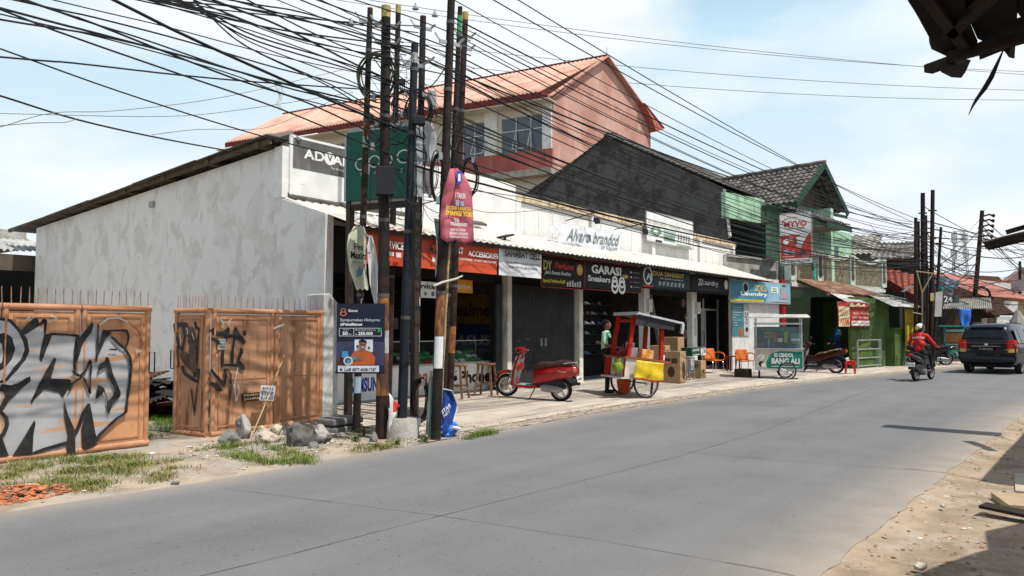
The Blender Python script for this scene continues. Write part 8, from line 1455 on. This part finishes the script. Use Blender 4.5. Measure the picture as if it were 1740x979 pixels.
# grey rack in front of the kiosk, stall umbrella items
rkp = LG(1458,622,-2.0); rkq = LG(1497,625,-2.0); t = thing('metal_rack', 'grey tubular metal rack standing before the leaf green kiosk', 'rack', OG+eg*rkp.x+bgv*-2.0); mb = MB(); e_ = lambda x, y, z: OG+eg*x+bgv*y+V((0,0,z))
x0, x1 = rkp.x, rkq.x
for x in (x0, x1-.12, x1): mb.beam(e_(x,-2.0,0), e_(x,-2.0,1.12), .05)
for z in (.12,.42,.75,1.1): mb.beam(e_(x0,-2.0,z), e_(x1,-2.0,z), .035)
mb.build('frame', M('rack grey', (.34,.36,.36), .5), t, world=True)
# ================= right side: canopies, boards =================
wood = M('dark old timber', (.035,.024,.019), .9, (.018,.013,.011), scale=5); tarp = M('dark brown tarpaulin', (.014,.010,.009), .95, (.007,.006,.006), scale=3, bump=.4, bscale=10)
ZC = 2.75
t = thing('torn_canopy', 'torn dark tarpaulin canopy with broken timber hanging into the top right corner', 'canopy', g(1640,60,ZC))
def horiz(mb, pts, z, th, m=0, warp=.0): mb.prism([V((q.x,q.y,z+warp*noise.noise(q*5))) for q in [g(x,y,z) for x, y in pts]], (0,0,th), m)
mb = MB(); horiz(mb, [(1530,-30),(1542,0),(1557,30),(1578,58),(1579,80),(1583,88),(1611,95),(1640,90),(1660,78),(1661,66),(1640,20),(1640,-60),(1560,-60)], ZC, .012, warp=.05); horiz(mb, [(1640,-60),(1640,20),(1661,66),(1674,72),(1700,55),(1728,36),(1729,22),(1720,-60)], ZC+.016, .012); horiz(mb, [(1720,-60),(1729,22),(1737,33),(1728,36),(1700,55),(1674,72),(1660,78),(1665,102),(1700,88),(1707,87),(1726,75),(1760,62),(1900,20),(1900,-60)], ZC+.03, .012); mb.build('tarpaulin', tarp, t, world=True)
mb = MB(); mb.box(-1.5,2.4,-6,g(1700,-50,ZC).y-.02,ZC+.05,ZC+.09); mb.build('roof_sheet', tarp, t, world=True)
mb = MB(); mb.beam(g(1577,118,ZC-.05), g(1616,104,ZC-.05), .05, .035); mb.beam(g(1611,98,ZC-.04), g(1745,62,ZC-.03), .045, .04); mb.beam(g(1610,60,ZC-.02), g(1700,-20,ZC-.02), .05, .03); mb.beam(g(1640,80,ZC-.02), g(1570,-10,ZC-.02), .04, .03); mb.build('timber', wood, t, world=True)
Dc = 3.45
def vert(mb, pts, D, th=.006, m=0): mb.prism([dp(x, y, D) for x, y in pts], cf*th, m)
mb = MB(); vert(mb, [(1599,106),(1622,96),(1650,102),(1641,122),(1634,132),(1618,131),(1600,122)], Dc); mb.build('torn_scrap', tarp, t, world=True); mb = MB(); vert(mb, [(1706,84),(1726,72),(1724,99),(1716,97)], Dc-.1); mb.build('torn_scrap', tarp, t, world=True)
mb = MB(); mb.loft([[dp(x-w_,y,Dc-.1), dp(x,y-1,Dc-.12), dp(x+w_,y,Dc-.1), dp(x,y+1,Dc-.08)] for x, y, w_ in ((1704,87,1.5),(1696,105,3),(1684,132,5),(1672,152,5),(1660,168,3.5),(1652,182,2),(1646,195,.6))]); mb.build('hanging_strip', tarp, t, world=True)
mb = MB(); 
for x, y in ((0.5,-1.2),(2.2,-1.2)): mb.box(x-.05,x+.05,y-.05,y+.05,-.1,ZC+.06)
mb.build('post', wood, t, world=True)
# stall roofs just outside the frame on the right: they shade the verge
def stall(name, label, edge, z, back_y, mat):
    t = thing(name, label, 'stall', (edge[0][0], edge[0][1], 0)); mb = MB(); pts = [V((x,y,z)) for x, y in edge]; n = len(pts)
    mb.prism(pts+[V((edge[-1][0],back_y,z+.5)), V((edge[0][0],back_y,z+.5))], (0,0,.03)); mb.build('roof', mat, t, world=True); mb = MB()
    for x, y in (edge[0], edge[-1]): mb.box(x-.05,x+.05,y-.75,y-.65,-.1,z)
    mb.build('post', wood, t, world=True); mb = MB(); xs_ = [p[0] for p in edge]; mb.box(min(xs_)+.1,max(xs_)-.1,back_y,back_y+.1,-.1,z); mb.build('back_wall', gwl, t, world=True)
stall('roadside_stall', 'stall just right of the frame whose roof shades the near verge', [(3.0,-.45),(4.3,-.50),(5.2,-.42),(6.1,-.62),(6.6,-.80),(7.2,-.72),(7.6,-.92)], 3.0, -4, M('stall roof sheet', (.25,.24,.22), .7))
stall('roadside_stall', 'longer stall just right of the frame shading the far verge', [(9.35,-.78),(9.45,-.42),(14,-.45),(20,-1.0)], 3.0, -5, M('stall roof sheet', (.25,.24,.22), .7))
mb = MB(); mb.beam((9.53,-.6,3.0),(9.53,.33,2.98),.025); tag(mb.build('roof_rod', wood), 'thin rod sticking out of the right stall roof', 'rod')
mb = MB(); mb.box(11.6,12.4,-.12,.02,2.9,2.94,R3=Matrix.Rotation(.5,3,'Z')); mb.beam((11.9,-.6,2.92),(11.9,0,2.92),.02); tag(mb.build('bracket_board', wood), 'small board on a bracket at the right stall edge', 'board')
t = thing('narrow_awning', 'narrow weathered grey sheet awning jutting in from the right edge', 'awning', px(1740,400,13.4)); a = px(1668,411,13.2); b = px(1745,392,13.2)
mb = MB(); e_ = (b-a); mb.corr(a+V((.42,0,.0)), a, a+e_*3.2, a+e_*3.2+V((.42,0,.05)), 4, .015, rows=2); mb.build('sheet', M('weathered grey sheet', (.34,.33,.30), .8), t, world=True, smooth='auto'); mb = MB(); mb.beam(a+V((.06,-.03,-.05)), a+e_*3.2+V((.06,0,-.05)), .06, .10); mb.beam(a+V((.36,-.03,-.05)), a+e_*3.2+V((.36,0,-.05)), .06, .10); mb.beam(a+e_*.55+V((-.0,0,.05)), a+e_*3.2+V((0,0,.12)), .08, .06); mb.build('batten', wood, t, world=True)
c = g(1720,886,-.04); mb = MB(Matrix.Translation((c.x,c.y,0)) @ Matrix.Rotation(R(-12),4,'Z') @ Matrix.Rotation(R(3),4,'X')); mb.box(-.09,.09,-1.2,.22,.03,.055); tag(mb.build('plank', wood), 'dark plank lying on the right verge at the frame edge', 'plank')
c = g(1722,868,-.03); mb = MB(Matrix.Translation((c.x+.15,c.y-.1,0)) @ Matrix.Rotation(R(20),4,'Z')); mb.box(-.2,.35,-.5,.2,-.02,.035); tag(mb.build('concrete_piece', M('tan concrete', (.45,.34,.22), .9)), 'broken tan concrete piece behind the dark plank', 'concrete piece')
c = g(1735,822,-.03); mb = MB(Matrix.Translation((c.x,c.y-.2,0)) @ Matrix.Rotation(R(5),4,'Z')); mb.box(-.5,.6,-.8,.25,-.06,-.015); tag(mb.build('concrete_slab', M('pale worn concrete', (.48,.42,.34), .9, (.40,.34,.27))), 'pale worn concrete slab flush in the right verge', 'slab')
# ================= grass, gravel, rubble, litter =================
def inpoly(x, y, P):
    c = False; j = len(P)-1
    for i in range(len(P)):
        if (P[i][1] > y) != (P[j][1] > y) and x < (P[j][0]-P[i][0])*(y-P[i][1])/(P[j][1]-P[i][1])+P[i][0]: c = not c
        j = i
    return c
rg_ = random.Random(21)
gcols = [M('grass fresh', (.12,.22,.03), .8), M('grass mid', (.075,.14,.022), .8), M('grass dry', (.30,.27,.11), .9), M('grass olive', (.20,.20,.05), .85)]
mbg = MB()
def blade(P, h_, w_, m):
    a = rg_.uniform(0,6.28); l = h_*rg_.uniform(.3,1.5); d = V((math.cos(a),math.sin(a),0)); s_ = V((-d.y,d.x,0))*w_; mbg.add([P-s_, P+s_, P+d*l*.35+V((0,0,h_*.6))+s_*.7, P+d*l*.35+V((0,0,h_*.6))-s_*.7, P+d*l+V((0,0,h_*.95))], [(0,1,2,3),(3,2,4)], m)
def patch(poly, n, h_, cols, clump=.5):      # poly in world XY
    xs_ = [p[0] for p in poly]; ys_ = [p[1] for p in poly]; k = 0; tries = 0
    while k < n and tries < n*30:
        tries += 1; x, y = rg_.uniform(min(xs_),max(xs_)), rg_.uniform(min(ys_),max(ys_))
        if not inpoly(x, y, poly) or rg_.random() > inside((noise.noise(V((x*2.6,y*2.6,7)))*1.1+.7*noise.noise(V((x*11,y*11,2)))-(clump-.5)+.12)*2.2, .02, 1): continue
        for _ in range(6): q = V((x+rg_.gauss(0,.045), y+rg_.gauss(0,.045), zl(x,y)-.005)); blade(q, h_*rg_.uniform(.4,1.2), .0035, rg_.choice(cols))
        k += 1
PX = lambda L_: [tuple(g(x, y).xy) for x, y in L_]
patch(PX([(0,800),(60,782),(250,775),(310,785),(290,818),(180,838),(60,838),(0,850)]), 1050, .055, [1,2,3,2,2], .60); patch(PX([(60,790),(240,778),(260,795),(180,830),(70,828)]), 420, .075, [0,1,3,2,2], .60)
patch(PX([(372,758),(470,765),(560,768),(535,790),(450,792),(380,780)]), 430, .075, [0,0,1,3,2], .57); patch([(4.9,9.3),(7.2,9.0),(7.3,8.2),(5.4,8.5)], 160, .07, [1,3,2], .62)
patch([(4.2,10.1),(8.0,10.9),(8.3,14),(5,14.5),(3.5,12)], 2600, .13, [0,0,1,1], .42); patch([(1,10.2),(4.5,10.2),(5,18),(1,18)], 800, .12, [0,1], .45)
patch(PX([(785,742),(838,732),(842,738),(795,748)]), 110, .10, [0,1,3], .45); patch(PX([(590,762),(700,745),(705,755),(600,775)]), 150, .06, [1,3,2], .5); patch([(1,8.0),(4.5,7.8),(4.5,9.5),(1,9.6)], 300, .06, [2,3], .6)
tag(mbg.build('grass', gcols, origin=False), 'patchy short grass and dry tufts on the dirt around the gates', 'grass', kind='stuff')
for (x, y, r_, n, lab) in ((618,742,.16,110,'leafy green weed between the leftmost pole and the thick pole'),(605,752,.10,60,'small weed at the foot of the leftmost pole'),(722,752,.12,90,'leafy weed between the concrete footing and the bamboo'),(675,757,.08,50,'low weed in front of the concrete footing'),(640,762,.07,40,'tiny weed at the asphalt edge below the thick pole')): bush(g(x,y), r_, n, lab, 'weed', 'weed', ls=.022, flat=.9)
def chips(name, label, cat, poly, n, smin, smax, mats, flat=.4, zf=None, dens=None, white=None):
    mb = MB(); xs_ = [p[0] for p in poly]; ys_ = [p[1] for p in poly]; k = 0; tr = 0
    while k < n and tr < n*40:
        tr += 1; x, y = rg_.uniform(min(xs_),max(xs_)), rg_.uniform(min(ys_),max(ys_))
        if not inpoly(x, y, poly) or (dens and rg_.random() > dens(x, y)): continue
        s_ = smin+(smax-smin)*rg_.random()**3.2; z = (zf(x, y) if zf else 0); mb.T = Matrix.Translation((x,y,z+s_*flat*.3)) @ Matrix.Rotation(rg_.uniform(0,6),4,'Z') @ Matrix.Rotation(rg_.uniform(-.4,.4),4,'X'); a = [(.5+.5*rg_.random())*s_ for _ in range(6)]
        mb.add([(a[0],0,0),(0,a[1]*.7,0),(-a[2],0,0),(0,-a[3]*.7,0),(.1*s_,0,a[4]*flat),(0,.1*s_,-a[5]*flat)], [(0,1,4),(1,2,4),(2,3,4),(3,0,4),(1,0,5),(2,1,5),(3,2,5),(0,3,5)], rg_.randrange(len(mats))); k += 1
    mb.T = Matrix(); return tag(mb.build(name, mats, origin=False), label, cat, kind='stuff')
gm = [M('chip tan', (.42,.33,.23), .9), M('chip grey', (.36,.34,.31), .9), M('chip brown', (.24,.17,.12), .9), M('chip pale', (.58,.53,.46), .9), M('chip clay', (.38,.20,.11), .9)]
chips('gravel', 'loose gravel and chips on the right dirt verge', 'gravel', [(4.2,1.45),(4.0,-.6),(18,-.6),(18,1.35)], 3400, .006, .04, gm, .35, zr, lambda x, y: .35+.65*max(0,1-(x-4)/9))
chips('gravel', 'loose gravel in the gutter strip along the pavement', 'gravel', [(7.2,7.4),(7.6,8.3),(26,7.6),(26,7.2),(12,7.5)], 2600, .006, .032, gm[:4], .5, lambda x, y: .015)
chips('gravel', 'stones and chips around the rock pile and pole feet', 'gravel', [(4.6,8.9),(5.2,7.7),(8.2,7.45),(9.2,7.6),(8.8,9.6),(6.2,9.9)], 2000, .006, .05, gm[:4], .55, zl)
chips('gravel', 'small chips on the dirt before the left gate', 'gravel', [(1,7.5),(5,7.4),(5,9.7),(1,9.8)], 1300, .005, .028, gm, .4, zl)
def zpile(x, y): return zl(x, y)+.05*max(0, 1-((x-2.45)**2/.9+(y-8.02)**2/.10))
chips('brick_rubble', 'heap of crushed orange brick at the roadside in the lower left corner', 'rubble', [(1.4,7.75),(2.6,7.62),(3.3,7.75),(3.2,7.98),(2.6,8.25),(1.4,8.4)], 1500, .015, .085, [M('brick chip', (.44,.15,.06), .9), M('brick chip pale', (.50,.22,.11), .9), M('brick chip brown', (.28,.11,.06), .9)], .35, zpile)
chips('litter', 'pale scraps of paper and plastic scattered on the verges', 'litter', [(1.5,7.6),(5,7.5),(8.5,7.5),(8.6,9.5),(2,9.5)], 60, .02, .07, [M('litter white', (.68,.68,.66), .7), M('litter grey', (.5,.5,.5), .7)], .12, lambda x, y: zl(x,y)+.01)
chips('litter', 'pale scraps of paper and plastic on the right verge', 'litter', [(4.2,1.3),(4.2,-.4),(12,.2),(12,1.3)], 70, .015, .05, [M('litter white', (.68,.68,.66), .7), M('litter grey', (.5,.5,.5), .7)], .15, zr)
rock(1563,968,22,12,1,'small whitish stone near the bottom edge of the right verge',0,51,'loose stones on the right verge'); rock(1602,862,10,6,1,'tiny pale stone halfway up the right verge',0,53,'loose stones on the right verge')
mb = MB(); c = V((2.85,8.2,zl(2.85,8.2)+.02)); mb.box(c.x-.14,c.x+.14,c.y-.02,c.y+.02,c.z,c.z+.015,R3=Matrix.Rotation(-.2,3,'Z')); tag(mb.build('wood_stick', M('bleached wood', (.6,.56,.5), .8)), 'short bleached stick lying on the brick rubble', 'stick')
